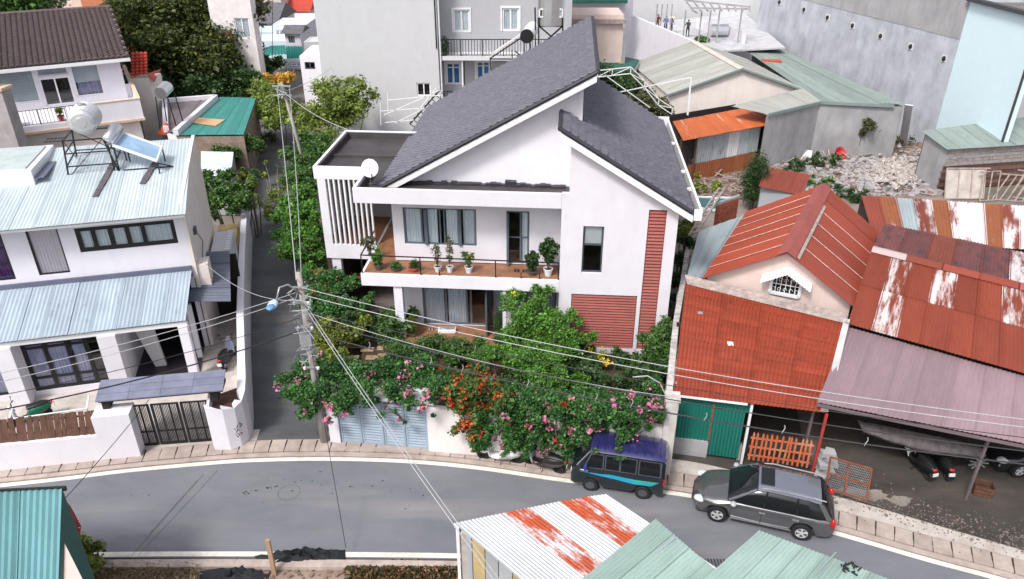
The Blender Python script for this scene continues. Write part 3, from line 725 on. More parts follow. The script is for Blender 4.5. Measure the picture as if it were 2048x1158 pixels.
mb = MB(); mb.prism([(-.1, -.3, zr(-.1) - .38), (5.25, -.3, zr(5.25) - .38), (5.25, -.3, zr(5.25) - .1), (-.1, -.3, zr(-.1) - .1)], (0, -.1, 0)); mb.prism([(-.1, -.29, zr(-.1) - .15), (4.9, -.29, zr(4.9) - .15), (4.9, -.29, zr(4.9) - .105), (-.1, -.29, zr(-.1) - .105)], (0, .28, 0)); mb.build('barge_board', WHITE2, mh)
mb = MB(); mb.box(5.50, 5.60, -.3, 12.3, 7.05, 7.5); mb.box(5.28, 5.6, -.4, -.302, 7.05, 7.5); mb.box(4.9, 5.6, 12.3, 12.42, 7.05, 7.62); mb.build('gutter', WHITE2, mh)
mb = MB(); mb.box(5.0, 5.50, -.3, 12.3, 7.02, 7.07); mb.build('gutter_lining', FLAT, mh)
for yy in (2.2, 4.4, 8.5): mb = MB(); mb.box(5.28, 5.5, yy, yy + .12, 7.3, 7.42); mb.build('gutter_bracket', WHITE2, mh)
# --- balcony rail
mb = MB()
P = [(-8.6, .06, 4.78), (-.02, .06, 4.72)]; mb.beam(*P, .05, .04); mb.beam((-8.6, .06, 4.78), (-8.6, 2.6, 4.78), .05, .04)
for x in (-8.6, -6.02, -2.75, -.05): mb.beam((x, .06, 3.92), (x, .06, 4.76), .045)
for x in (-5.2, -1.65, -.85): mb.beam((x, .06, 3.92), (x, .06, 4.2), .04)
mb.beam((-8.6, 1.4, 3.92), (-8.6, 1.4, 4.76), .045); mb.build('railing', BLACKM, mh)
mb = MB(); mb.lathe((-5.35, .7, 7.13), [(.02, 0), (.11, .0), (.11, .08), (.03, .09)], 10); mb.build('ceiling_lamp', REDT, mh)
mb = MB(); mb.box(-7.95, -7.68, 4.87, 4.895, 1.9, 2.2); mb.build('meter_box', WHITE2, mh)
# lumpy torn felt on the flat roof edge
mb = MB(); r3 = random.Random(8)
for k in range(34): x = lerp(-7.2, .1, k / 34); mb.box(x, x + .24, 1.86 + r3.uniform(-.05, .05), 2.09, 7.4, 7.42 + r3.uniform(.02, .12) + (.12 if k in (22, 23) else 0))
mb.build('felt_edge', ROOFC, mh)
# --- satellite dish standing on the flat roof
p = MH.z(742, 372, 7.4); pw = MH.m @ p
t = thing('satellite_dish', 'round white satellite dish on the flat roof corner at the foot of the slate-grey roof', 'satellite dish', pw, R(20))
mb = MB(); vs = []
prof = [(.0, .10), (.12, .095), (.24, .06), (.36, .0)]
mb.lathe((0, 0, 0), [(.36, .012), (.24, .072), (.12, .107), (.02, .112), (.02, .1), (.12, .095), (.24, .06), (.36, 0)], 20, axis='y', cap=False)
d = mb.build('dish', WHITE2, t, smooth=True); d.location = (0, -.1, .85); d.rotation_euler = (R(-38), 0, R(-10)); d.scale = (1, 1, 1.15)
mb = MB(); mb.tube([(0, .05, 0), (0, .05, .85)], .025); mb.tube([(0, .05, .45), (0, -.5, .62)], .012); mb.tube([(0, .05, .1), (.3, .2, 0)], .014); mb.tube([(0, .05, .1), (-.25, .25, 0)], .014); mb.build('mast', GALV, t)
mb = MB(); mb.tube([(0, -.5, .6), (0, -.44, .7)], .04); mb.build('receiver', GREYM, t)
# ================================================================ left house with pale blue metal roofs
LHO, LHA = (-13.4, 26.7, 0), R(14)
LH = Frame(LHO, LHA)
BLUEM = sheetmat('pale_blue_sheet', (.50, .565, .605), (.2, .13, .1), rt=.80, rough=.5, metal=.05, dark=(.42, .47, .52), dt=.60)
BLUEM2 = sheetmat('blue_sheet_lower', (.40, .475, .55), (.25, .18, .14), rt=.78, rough=.45, metal=.15, dark=(.22, .27, .34), dt=.58, peel=(.55, .63, .68), pt=.6)
SLATES = sheetmat('slate_blue_sheet', (.135, .15, .20), (.3, .25, .2), rt=.85, rough=.4, metal=.2, dark=(.08, .09, .12), dt=.6)
SLATEP = paint('slate_blue_flashing_shade', (.12, .13, .19), .5, var=.1)  # wall flashing colour, also used for the shadow plate by the skylight
lh = thing('metal_roofed_house', 'white two-storey house with pale blue corrugated roofs at the left edge of the photo', 'house', LHO, LHA)
W0, W1, W2 = (-7.75, -6.74, 4.4, 6.55), (-5.85, -4.66, 4.46, 6.55), (-4.05, -.2, 5.32, 6.42)
mb = MB(); wall_holes(mb, -12, .15, 3.6, 6.95, 3.0, 3.2, [W0, W1, W2]); mb.box(-12, .15, 9.2, 9.4, 0, 7.7); mb.build('wall', WHITE, lh)
mb = MB(); mb.prism([(.15, 3.0, 3.6), (.15, 9.4, 3.6), (.15, 9.4, 8.12), (.15, 3.0, 7.12)], (.14, 0, 0)); mb.box(.15, .3, 3.0, 9.4, 0, 3.6); mb.box(.302, .75, 3.1, 3.9, 3.0, 4.15); mb.build('side_wall', CREAM, lh)
mb = MB(); mb.box(.302, .40, 4.0, 4.35, 5.2, 5.5); mb.tube([(.36, 4.2, 5.3), (.6, 4.0, 4.9), (.5, 3.7, 4.2)], .02); mb.build('meter_box', GREYM, lh)
window(lh, *W0, 3.07, cols=1, rows=3, fm=BLACKM, fw=.06, cur=CURTV)
window(lh, *W1, 3.07, cols=1, fm=BLACKM, fw=.06, cur=CURTP)
window(lh, *W2, 3.07, splits=[0, .17, .34, .51, .67, 1], fm=BLACKM, fw=.17, cur=CURT)
mb = MB(); mb.box(-12, .1, 2.9, 2.998, 3.72, 4.22); mb.build('flashing_shade', SLATEP, lh)
L2W = lambda x, y, z: LH.m @ Vector((x, y, z))
metal_roof(lh, L2W(-9.9, 2.1, 6.95), L2W(.5, 2.1, 6.95), L2W(.15, 9.3, 8.0), L2W(-9.9, 9.3, 8.0), 11, 1, BLUEM, .15, .011, seed=4)
metal_roof(lh, L2W(-9.9, .0, 3.12), L2W(0, .05, 3.12), L2W(.09, 2.9, 4.0), L2W(-9.9, 2.9, 4.0), 11, 1, BLUEM2, .15, .013, seed=5)
mb = MB(); mb.box(-9.9, .45, 2.2, 2.3, 6.80, 6.9); mb.box(-9.9, 0, .12, .24, 2.86, 3.05); mb.build('fascia', WHITE2, lh)
for nm, x0, x1, y0, y1 in (('pillar', -3.44, -2.75, 0, .7), ('pillar', -.38, -.02, .1, .5), ('pillar', -7.2, -6.58, 0, .6), ('pillar', -.55, -.4, 2.0, 3.0)):
    m_ = MB(); m_.box(x0, x1, y0, y1, 0, 2.86); m_.build(nm, WHITE, lh)
GW_ = (-6.5, -3.5, .3, 2.62); GW2 = (-9.5, -7.2, .3, 2.62)
mb = MB(); wall_holes(mb, -12, -2.9, 0, 3.1, .62, .8, [GW_, GW2]); mb.box(-2.9, -2.75, .8, 5, 0, 3.1); mb.box(-2.9, .1, 5, 5.2, 0, 3.6); mb.box(-.1, .1, 3.0, 5, 0, 3.6); mb.build('wall', WHITE, lh)
gwin = window(lh, *GW_, .7, splits=[0, .28, .56, .8, 1], fm=BLACKM, fw=.14, cur=CURTL, curs=[(.02, .26), (.30, .54), (.60, .76)], rows=1, name='folding_door')
for z in (.85, 2.3): MB().box(-6.4, -3.6, .66, .74, z, z + .08).build('transom', BLACKM, gwin)
window(lh, *GW2, .7, cols=2, rows=2, fm=BLACKM, fw=.1, cur=CURTL, name='folding_door')
mb = MB(); mb.prism([(-2.0, 1.6, .1), (-1.55, 1.6, .1), (-1.75, 1.6, 2.8), (-2.6, 1.6, 2.8)], (0, .15, 0)); mb.build('stair_wall', WALLG, lh)
mb = MB(); mb.box(-2.74, -.1, .8, 4.99, .05, .14); mb.build('porch_floor', paint('dark_porch_tile', (.03, .022, .03), .35), lh)
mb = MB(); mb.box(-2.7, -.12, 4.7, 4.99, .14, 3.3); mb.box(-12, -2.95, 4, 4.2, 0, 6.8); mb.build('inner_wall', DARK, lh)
# skylight box with its glass lid
sk = MB(); sk.box(-8.7, -5.9, 5.7, 9.3, 7.3, 8.15); sk = sk.build('skylight', WHITE2, lh); m_ = MB(); m_.box(-8.45, -6.15, 5.95, 9.05, 8.152, 8.22); m_.build('pane', paint('milky_glass', (.50, .56, .56), .2), sk)
m_ = MB(); m_.box(-5.88, -5.5, 5.8, 9.2, 7.75, 7.8); m_.build('flashing_shade', SLATEP, sk)  # slate plate paints in the blue shadow beside the skylight
# two rust-coloured battens lying down the roof
def on_roof(x, y, dz=0): return LH.m @ Vector((x, y, 6.95 + (y - 2.1) * .146 + dz))
for k, (xa, ya, xb, yb, lb) in enumerate(((-3.25, 4.15, -3.0, 7.1, 'long weathered dark board lying on the pale blue metal roof under the water tank'), (-1.5, 4.95, -1.2, 6.9, 'short weathered dark board lying on the pale blue metal roof near its right end'))):
    a = on_roof(xa, ya, .06); b = on_roof(xb, yb, .06); t = thing('weathered_board', lb, 'board', a)
    m_ = MB(); n_ = 6
    for i in range(n_): m_.beam(a.lerp(b, i / n_), a.lerp(b, (i + 1) / n_), .3 * r5.uniform(.7, 1.05), .05)
    m_.build('plank', paint('rotten_wood', (.10, .085, .095), .9, var=.5, scale=8), t, W=True)
# --- steel water tank on its frame
a = on_roof(-4.4, 6.4); pc = LH.y(166, 240, 7.0)
ws = thing('tank_stand', 'black angle-iron stand under the ribbed water tank on the pale blue roof', 'stand', LH.m @ Vector((-3.6, 7.3, 7.6)), LHA)
zt = pc.z - .72 ; c = LH.m @ Vector((pc.x, 7.3, pc.z))
mb = MB(); X0, X1, Y0, Y1 = -1.15, .95, -.9, .9; zb = -.0
T0 = [(X0 + .15, Y0 + .1), (X1 - .35, Y0 + .1), (X1 - .35, Y1 - .1), (X0 + .15, Y1 - .1)]; B0 = [(X0, Y0), (X1, Y0), (X1, Y1), (X0, Y1)]; zT = zt - 7.6
def rz_(y): return .146 * (y) + .0
for (bx, by), (tx, ty) in zip(B0, T0): mb.beam((bx, by, rz_(by) - .03), (tx, ty, zT), .06)
for i in range(4):
    j = (i + 1) % 4
    for f in (.3, .65, 1.0): mb.beam(Vector((*B0[i], rz_(B0[i][1]))).lerp(Vector((*T0[i], zT)), f), Vector((*B0[j], rz_(B0[j][1]))).lerp(Vector((*T0[j], zT)), f), .045)
    mb.beam(Vector((*B0[i], rz_(B0[i][1]))), Vector((*T0[j], zT)), .03)
mb.beam((X0 - .1, Y0, rz_(Y0)), (X1 + 2.2, Y0 + .1, rz_(Y0)), .05); mb.beam((X0 - .1, Y1, rz_(Y1)), (X1 + .1, Y1, rz_(Y1)), .05)
for k in range(5): mb.beam((X0 - .5 + k * .14, Y0 + .1, zT), (X0 - .5 + k * .14, Y0 + .6, zT), .02)
mb.beam((X0 - .6, Y0 + .1, zT), (X0 + .2, Y0 + .1, zT), .03); mb.beam((X0 - .6, Y0 + .6, zT), (X0 + .2, Y0 + .6, zT), .03)
mb.build('frame', BLACKM, ws)
tk = thing('water_tank', 'big ribbed stainless steel water tank lying on a black frame above the pale blue roof', 'water tank', c, R(15))
prof = [(.05, -.86), (.25, -.855), (.27, -.83), (.45, -.81), (.47, -.79), (.6, -.72), (.66, -.62)]
for k in range(7): y = -.55 + k * .17; prof += [(.63, y), (.70, y + .04), (.70, y + .09), (.63, y + .13)]
prof += [(.66, .68), (.55, .80), (.3, .86), (.05, .87)]
mb = MB(); mb.lathe((0, 0, 0), prof, 26, axis='y'); DSTEEL = paint('dull_steel', (.62, .63, .65), .38, metal=.55, var=.1); mb.build('barrel', DSTEEL, tk); tk.scale = (.86, .92, .86)
mb = MB(); mb.lathe((0, 0, .62), [(.2, 0), (.2, .12), (.16, .15)], 14); mb.build('lid', STEEL, tk)
# --- solar heater next to it
P = [L2W(*LH.z(*q)) for q in ((246, 266, 9.05), (324, 294, 8.35), (314, 322, 8.1), (226, 291, 8.75))]
hz = thing('solar_water_heater', 'tilted blue solar water heater panel with small steel cylinder beside the ribbed tank', 'solar heater', L2W(-2.1, 6.9, 7.6), 0)
m_ = MB(); m_.prism([tuple(p) for p in P], (0, 0, -.09)); m_.build('panel', paint('solar_blue', (.28, .42, .58), .25), hz, W=True)
m_ = MB(); 
for i in range(4): m_.beam(P[i] + Vector((0, 0, .01)), P[(i + 1) % 4] + Vector((0, 0, .01)), .07, .1)
m_.build('panel_rim', WHITE2, hz, W=True)
cA = L2W(*LH.z(214, 283, 8.95)); cB = L2W(*LH.z(236, 252, 9.35)); m_ = MB(); m_.tube([cA, cA.lerp(cB, .06), cA.lerp(cB, .94), cB], [.2, .27, .27, .2], 16); m_.build('cylinder', STEEL, hz, W=True, smooth=True)
m_ = MB()
for p in (P[3], P[2], P[0], P[1], cA, cB): 
    l = LH.i @ p; m_.beam(p - Vector((0, 0, .12)), L2W(l.x, l.y, 6.95 + (l.y - 2.1) * .146), .045)
m_.beam(L2W(-2.5, 6.4, 7.62), L2W(-.4, 6.4, 7.62), .05); m_.beam(P[2] - Vector((0, 0, .1)), L2W(-.4, 6.4, 7.62), .05); m_.build('frame', BLACKM, hz, W=True)
# --- side shed roof, walls behind it
cs = thing('side_shed', 'open side shed with slate blue corrugated roof between left house and alley wall', 'shed', LHO, LHA)
metal_roof(cs, L2W(1.62, 1.65, 2.9), L2W(1.36, 5.9, 3.35), L2W(.31, 5.9, 3.45), L2W(-.25, 1.95, 3.0), 4, 1, SLATES, .22, .02, seed=8)
m_ = MB(); m_.box(-.28, -.08, 1.9, 2.1, 0, 2.85); m_.build('post', WHITE, cs)
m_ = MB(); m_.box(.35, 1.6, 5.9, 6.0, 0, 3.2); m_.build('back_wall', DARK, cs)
ss = thing('concrete_slab_roof', 'flat grey concrete slab roof strip behind the slate blue side shed', 'slab', LHO, LHA)
m_ = MB(); m_.box(.45, 1.35, 6.02, 8.6, 0, 3.3); m_.build('slab', WALLG, ss)
m_ = MB()
for k in range(8): m_.box(1.1, 1.34, 6.1 + k * .3, 6.28 + k * .3, 3.3, 3.42)
m_.build('stub_course', WHITE, ss)
m_ = MB(); m_.box(-.0 + .31, 1.3, 8.6, 11.2, 0, 2.6); m_.build('planter_bed', paint('stained_yellow_concrete', (.40, .30, .13), .9, var=.4, scale=2, dirt=(.2, .12, .06), damt=.7), ss)
# --- boundary wall along the alley with its rounded street corner
aw = thing('alley_wall', 'white rendered boundary wall along the alley with a rounded street corner', 'wall', LHO, LHA)
m_ = MB(); path = [(2.36, -3.9), (2.34, -3.0), (1.98, 2.0), (1.70, 8.0), (1.45, 15.0)]
for (xa, ya), (xb, yb) in zip(path[:-1], path[1:]): m_.prism([(xa, ya, -.05), (xb, yb, -.05), (xb, yb, 2.0), (xa, ya, 2.0)], (-.3, 0, 0))
m_.build('wall', WHITE, aw)
m_ = MB(); cpts = [(1.02, -4.72), (1.6, -4.86), (2.0, -4.72), (2.25, -4.4), (2.36, -3.9)]
ztop = [2.0, 1.95, 1.85, 1.9, 2.0]
for i in range(4):
    (xa, ya), (xb, yb) = cpts[i], cpts[i + 1]; za, zb = ztop[i], ztop[i + 1]
    vs = [(xa, ya, -.05), (xb, yb, -.05), (xb, yb, zb), (xa, ya, za), (xa - .1, ya + .3, -.05), (xb - .25, yb + .15, -.05), (xb - .25, yb + .15, zb), (xa - .1, ya + .3, za)]
    m_.add(vs, [(0, 1, 2, 3), (5, 4, 7, 6), (3, 2, 6, 7), (0, 3, 7, 4), (1, 5, 6, 2)])
m_.build('corner_wall', WHITE, aw)
m_ = MB(); m_.poly([(1.0, -4.4, 1.6), (2.0, -4.5, 1.6), (2.2, -3.9, 1.6), (2.05, -3.0, 1.6), (1.1, -3.4, 1.6)]); m_.build('planter_soil', BROWNW, aw)
m_ = MB(); m_.box(1.02, 1.12, -4.6, -3.6, 0, 2.0); m_.build('gate_post', WHITE, aw)
m_ = MB(); ra = random.Random(4)                                     # bare wrought-iron twig emblem on the rounded corner
b0 = Vector((2.0, -4.76, .9)); e_ = Vector((.35, .3, 0)).normalized()
for k in range(13): p = b0 + e_ * ra.uniform(-.12, .12) + Vector((0, 0, ra.uniform(-.35, .35))); p.y -= .03; m_.beam(p, p + e_ * ra.uniform(-.12, .12) + Vector((0, 0, ra.uniform(-.08, .14))), .03, .02)
m_.build('wall_ornament', BLACKM, aw)
# --- street wall with boards, pier
q = pz(268, 912, .1); FWO = (q.x, q.y, 0); FWA = R(9.5); FW = Frame(FWO, FWA)
fw = thing('street_wall', 'low white street wall topped by slanting dark brown boards at the left', 'wall', FWO, FWA)
m_ = MB(); m_.box(-9.5, -.01, 0, .22, -.05, 1.2); m_.build('wall', WHITE, fw)
m_ = MB(); m_.box(-1.05, -.0, .0, .75, 1.2, 2.02); m_.box(-.008, 0.24, 0.0, .75, -.05, 2.02); m_.build('pier', WHITE, fw)
bs = None
for k in range(62):
    if bs is None: m_ = MB(); m_.box(-.056, .056, 0, .02, 0, .92); bs = m_.build('board', BROWNW, fw); o = bs
    else: o = inst(bs)
    o.location = (-1.12 - k * .118, .12 + r5.uniform(-.012, .012), 1.16 + r5.uniform(-.03, .04)); o.rotation_euler = (R(-22 + r5.uniform(-2, 2)), R(r5.uniform(-2, 2)), 0)
m_ = MB(); m_.box(-9, -1.06, .28, .32, 1.38, 1.44); m_.box(-9, -1.06, .44, .48, 1.80, 1.86); m_.build('batten', BROWNW, fw)
# --- gate with three leaves
q = pz(262, 893, .1); q2 = pz(434, 880, .1); GAO = (q.x, q.y, .08); GAA = math.atan2(q2.y - q.y, q2.x - q.x); gl_ = (q2 - q).length
gt = thing('driveway_gate', 'black barred steel driveway gate of three leaves under the slate tiled canopy', 'gate', GAO, GAA)
m_ = MB(); lw = gl_ / 3
for k in range(3):
    a = k * lw + .04; b = (k + 1) * lw - .02
    lf = MB()
    for z in (.0, .62, 1.86): lf.box(a, b, .0, .05, z, z + (.10 if z == 0 else .05))
    lf.box(a, a + .09, 0, .05, .1, 1.9); lf.box(b - .09, b, 0, .05, .1, 1.9); lf.box((a * .66 + b * .34), (a * .66 + b * .34) + .04, -.005, .045, .1, 1.9); lf.box((a * .34 + b * .66), (a * .34 + b * .66) + .04, -.005, .045, .1, 1.9)
    lf = lf.build('gate_leaf', BLACKM, gt); n_ = 15; bsr = None
    for j in range(1, n_):
        if bsr is None: q_ = MB(); q_.box(-.011, .011, .012, .034, .1, 1.88); bsr = q_.build('bar', BLACKM, lf); o = bsr
        else: o = inst(bsr)
        o.location = (lerp(a + .09, b - .09, j / n_), 0, 0)
q = pz(190, 805, 2.5); q2 = pz(446, 782, 2.5); CNO = (q.x, q.y, 0); CNA = math.atan2(q2.y - q.y, q2.x - q.x); CW = (q2 - q).length
cn = thing('gate_canopy', 'long slate blue tiled canopy roof over the black barred gate', 'canopy', CNO, CNA)
for k in range(3):
    for j in range(4):
        m_ = MB(); y0 = k * .3; z0 = 2.5 + k * .10
        m_.prism([(CW * j / 4 + .005, y0, z0), (CW * (j + 1) / 4 - .005, y0, z0), (CW * (j + 1) / 4 - .005, y0 + .33, z0 + .085), (CW * j / 4 + .005, y0 + .33, z0 + .085)], (0, 0, .045)); m_.build('roof_tile', paint('slate_blue_tile', (.17, .18, .25), .5, var=.2), cn)
m_ = MB(); m_.box(.05, CW - .05, .12, .85, 2.38, 2.495); m_.box(.1, .35, .2, .7, 2.02, 2.38); m_.box(CW - .55, CW - .3, .2, .7, 1.9, 2.38); m_.build('beam', DARK, cn)
# --- yard behind the wall
flat('courtyard', [LH.m @ Vector((x, y, 0)) for x, y in ((-9.5, -4.0), (2.2, -4.4), (2.0, 0), (1.7, 6), (-9.5, 1))], .04, CONC2)
flat('lawn_bed', [LH.m @ Vector((x, y, 0)) for x, y in ((-9.5, -3.9), (-2.3, -4.0), (-2.4, -2.2), (-9.5, -1.9))], .1, SOIL)
g = np.random.RandomState(3); gp = np.array([tuple(LH.m @ Vector((g.uniform(-9.3, -2.4), g.uniform(-3.8, -2.3), .12 + abs(g.normal() * .05)))) for k in range(5000)])
o = leaves('grass', gp, .14, G_MID, seed=5, elong=4, droop=-.6); tag(o, 'short green grass strip behind the brown boards of the street wall', 'grass', kind='stuff')
t = thing('clothes_frame', 'white pipe frame standing in the grass strip behind the board fence', 'frame', L2W(-5, -3.2, .1), LHA)
m_ = MB()
for x in (-1.0, 1.6): m_.tube([(x, 0, -.05), (x, 0, 1.6), (x, .6, 1.75)], .035)
m_.tube([(-1.05, 0, 1.6), (1.65, 0, 1.6)], .03); m_.build('pipe', WHITEM, t)
t = thing('stone_basin', 'round tan bowl on the porch edge under the lower blue roof', 'bowl', L2W(-.75, .1, .14)); m_ = MB(); m_.lathe((0, 0, 0), [(.15, 0), (.24, .06), (.27, .18), (.23, .19), (.18, .08)], 16); m_.build('bowl', PAVE, t, smooth=True)
m_ = MB(); m_.lathe((0, 0, .12), [(.2, 0), (.05, .03)], 12); m_.build('filling', SOIL, t)

# ================================================================ house with brown tiled roof, upper left
TO = pz(255, 113, 8.0); TA = R(28.6); TL = Frame((TO.x, TO.y, 0), TA)
tl = thing('brown_tiled_house', 'white house with brown tiled roof, glass front and balcony at the upper left', 'house', (TO.x, TO.y, 0), TA)
T2W = lambda p: TL.m @ Vector(p)
r0 = TL.z(250, 15, 9.9); rl = TL.z(0, 27, 9.9); yr = (r0.y + rl.y) / 2
print('TL ridge', r0, rl, TL.y(20, 130, .7), TL.y(215, 205, .7), TL.y(10, 235, .7), TL.z(20, 258, 5), TL.z(190, 235, 5), TL.z(292, 240, 5), TL.z(312, 165, 5), TL.x(262, 112, 0))
XL = -9.6; ys_ = yr; zs_ = 9.9
slp = Vector((0, ys_, zs_ - 8.0)); L_ = slp.length
m_ = MB(); m_.prism([(XL - 5, -.1, 7.86), (.05, -.1, 7.86), (.05, ys_, 9.8), (XL - 5, ys_, 9.8)], (0, 0, -.08)); m_.prism([(XL - 5, ys_, 9.8), (.05, ys_, 9.8), (.05, ys_ * 2, 7.9), (XL - 5, ys_ * 2, 7.9)], (0, 0, -.08)); m_.build('roof_deck', BROWNT, tl)
tile_field(tl, (XL - 1.5, -.05, 7.95), (1, 0, 0), slp, -XL + 1.5, L_, .36, .40, BROWNT, 300)
src = None; m0 = MB(); m0.tube([(0, 0, 0), (.46, 0, 0)], [.13, .11], 8)
for k in range(24): o = m0.build('ridge_tile', BROWNT, tl) if src is None else inst(src); src = src or o; o.location = (-.42 - k * .44, ys_, 9.97)
for k in range(9): o = inst(src); o.location = (.02, k * ys_ / 9, 8.05 + k * 1.9 / 9); o.rotation_euler = (0, -math.atan2(1.9, ys_), R(90))
m_ = MB(); m_.box(XL - 4, .1, -.22, -.1, 7.72, 7.92); m_.box(-.0, .14, -.2, ys_ * 2, 7.72, 7.86); m_.build('fascia', WHITE2, tl)
m_ = MB(); m_.box(XL - 1.5, 0, -.1, .12, 7.925, 7.955); m_.build('gutter', paint('grey_gutter', (.10, .095, .10), .7), tl)
fy = .7; HH = [TL.rect(22, 136, 62, 200, fy), ]
a = TL.rect(70, 135, 140, 150, fy)
xs = [TL.y(px, 190, fy).x for px in (18, 82, 150, 213)]
zf = 5.05
door = (xs[1] + .12, xs[2] - .05, zf + .02, 6.95); wl = (xs[0] - .6, xs[1] - .08, 5.45, 7.6); wr = (xs[2] + .12, xs[3] - .05, 5.45, 7.6); tr = (xs[1] + .12, xs[2] - .05, 7.1, 7.6)
m_ = MB(); wall_holes(m_, XL - 4, -.55, 4.6, 7.86, fy, fy + .2, [door, wl, wr, tr]); sh = (fy + 1.0, fy + 2.6, 5.3, 7.5)
m_.box(-.75, -.55, fy + .2, fy + .9, 4.6, 7.8); m_.box(-.75, -.55, fy + 3.6, ys_ * 2 - .3, 4.6, 7.8); m_.box(-.75, -.55, fy + .9, fy + 3.6, 4.6, 5.4); m_.box(-.75, -.55, fy + .9, fy + 3.6, 7.5, 7.8); m_.box(XL - 4, -.55, ys_ * 2 - .5, ys_ * 2 - .3, 0, 7.8); m_.box(-.75, -.55, fy, ys_ * 2, 0, 4.6); m_.box(XL - 4, -.55, fy, fy + .2, 0, 4.6)
m_.prism([(-.6, .8, 7.8), (-.6, ys_ * 2 - .8, 7.8), (-.6, ys_, 9.7)], (-.15, 0, 0)); m_.build('wall', WHITE, tl)
GREYB = paint('grey_blind', (.55, .60, .62), .7, var=.04)
window(tl, *wl, fy + .1, cols=1, fm=WHITEM, fw=.1, cur=GREYB); window(tl, *tr, fy + .1, cols=1, fm=WHITEM, fw=.08, cur=GREYB)
f = window(tl, *wr, fy + .1, cols=1, fm=WHITEM, fw=.1); m_ = MB(); m_.box(wr[0] + .05, wr[1] - .05, fy + .2, fy + .22, 6.4, 7.55); m_.build('blind', GREYB, f); curtain(f, wr[0] + .2, wr[1] - .1, 5.5, 6.35, fy + .5, CURTL, .25, .12)
window(tl, *door, fy + .1, cols=2, fm=WHITEM, fw=.1, name='balcony_door')
for k in range(3):
    sw_ = MB(); y0 = fy + .9 + k * .9; 
    sw_.box(-.7, -.62, y0, y0 + .08, 5.4, 7.5); sw_.box(-.7, -.62, y0 + .82, y0 + .9, 5.4, 7.5); sw_.box(-.7, -.62, y0 + .08, y0 + .82, 6.4, 6.46); sw_ = sw_.build('window', WHITEM, tl); p_ = MB(); p_.box(-.67, -.66, y0 + .08, y0 + .82, 5.4, 7.5); p_.build('pane', GLASS, sw_)
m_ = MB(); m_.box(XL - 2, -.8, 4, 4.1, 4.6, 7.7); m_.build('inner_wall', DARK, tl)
bp = [TL.z(*p, 5.0) for p in ((-60, 268), (20, 258), (190, 236), (292, 240), (312, 168))]
YF = bp[1].y
XR = bp[3].x
m_ = MB(); m_.box(XL - 3, XR, YF, fy, 4.62, 5.0); m_.box(-.55, XR, fy, 7.5, 4.62, 5.0); m_.build('balcony_slab', WHITE, tl)
m_ = MB(); m_.box(XL - 3, XR + .06, YF - .06, YF - .002, 4.50, 4.66); m_.box(XR + .002, XR + .06, YF, 7.5, 4.50, 4.66); m_.build('cornice', paint('peach_trim', (.70, .50, .36), .7), tl)
m_ = MB(); m_.box(XR - 2.9, XR, YF, YF + .16, 5.0, 5.95); m_.box(XR - .16, XR, YF + .16, 7.5, 5.0, 5.95); m_.build('parapet', WHITE, tl)
m_ = MB(); m_.box(XR - 2.9, XR + .04, YF - .04, YF + .2, 5.952, 6.0); m_.box(XR - .2, XR + .04, YF + .2, 7.5, 5.952, 6.0); m_.build('coping', MATS['peach_trim'], tl)
m_ = MB(); m_.box(XL - 3, XR - .3, YF + .3, fy + 4, 1.5, 4.6); m_.build('lower_storey', CREAM, tl)
railing(tl, [(XL - 1, YF + .08, 5.0), (XR - 3.0, YF + .08, 5.0)], 1.0, .2, .014, BLACKM, .04)
src = None                                                          # the ladder-like planter rack on the side parapet
pr = thing('planter_rack', 'white stepped planter rack with small green plants along the balcony side', 'planter rack', T2W((XR - .75, fy + .2, 5.0)), TA)
m_ = MB(); m_.box(0, .06, 0, 3.6, .95, 1.05); m_.box(.5, .56, 0, 3.6, .95, 1.05); m_.box(.0, .56, 0, .08, 0, .95); m_.box(0, .56, 3.5, 3.58, 0, .95); m_.build('rail', WHITEM, pr)
for k in range(7):
    p_ = MB(); p_.box(.08, .48, .12 + k * .48, .44 + k * .48, .75, .92); o = p_.build('trough', DARK, pr)
    if k in (1, 2, 3, 5): gpt = clump_pts([(.28, .28 + k * .48, .98, .18, .15, .08)], 60, k); leaves('plant', gpt, .1, G_MID, pr, k)
# grey wall of the next house cut by the left edge
t = thing('cut_off_house', 'grey brown rendered wall with peach trim cut by the left edge beside the balcony', 'house', pz(-150, 300, 0))
cx_ = pY(24, 250, 43.5).x; cz_ = pY(8, 182, 43.5).z
m_ = MB(); m_.box(-40, cx_, 43.5, 44.4, 0, cz_); m_.build('wall', paint('grey_brown_render', (.34, .31, .32), .9, var=.2, dirt=(.2, .17, .16), damt=.5), t, W=True)
m_ = MB(); m_.box(-40, cx_ + .1, 43.4, 44.5, cz_, cz_ + .15); m_.build('coping', MATS['peach_trim'], t, W=True)
m_ = MB(); m_.box(-40, cx_ - .5, 43.7, 44.4, cz_ + .15, cz_ + 1.6); m_.build('upper_wall', CREAM, t, W=True)
# ================================================================ right-hand neighbours
REDM = sheetmat('red_sheet', (.285, .05, .024), (.10, .05, .04), rt=.76, rough=.5, metal=.0, dark=(.13, .03, .022), dt=.56)
REDM2 = sheetmat('red_sheet_faded', (.24, .045, .026), (.30, .12, .06), rt=.66, rough=.55, metal=.0, peel=(.50, .34, .28), pt=.69, dark=(.18, .035, .025), dt=.6)
RUSTR = sheetmat('rusty_red_sheet', (.23, .048, .026), (.16, .06, .035), rt=.62, rough=.6, metal=.0, peel=(.62, .56, .56), pt=.73, dark=(.14, .04, .03), dt=.6)
RUSTP = sheetmat('peeling_red_sheet', (.23, .048, .026), (.22, .07, .03), rt=.66, rough=.6, metal=.05, peel=(.70, .66, .67), pt=.46, stretch=3)
RUSTW = sheetmat('bare_white_sheet', (.68, .66, .67), (.30, .08, .03), rt=.60, rough=.5, metal=.1, peel=(.33, .07, .035), pt=.62, stretch=5)
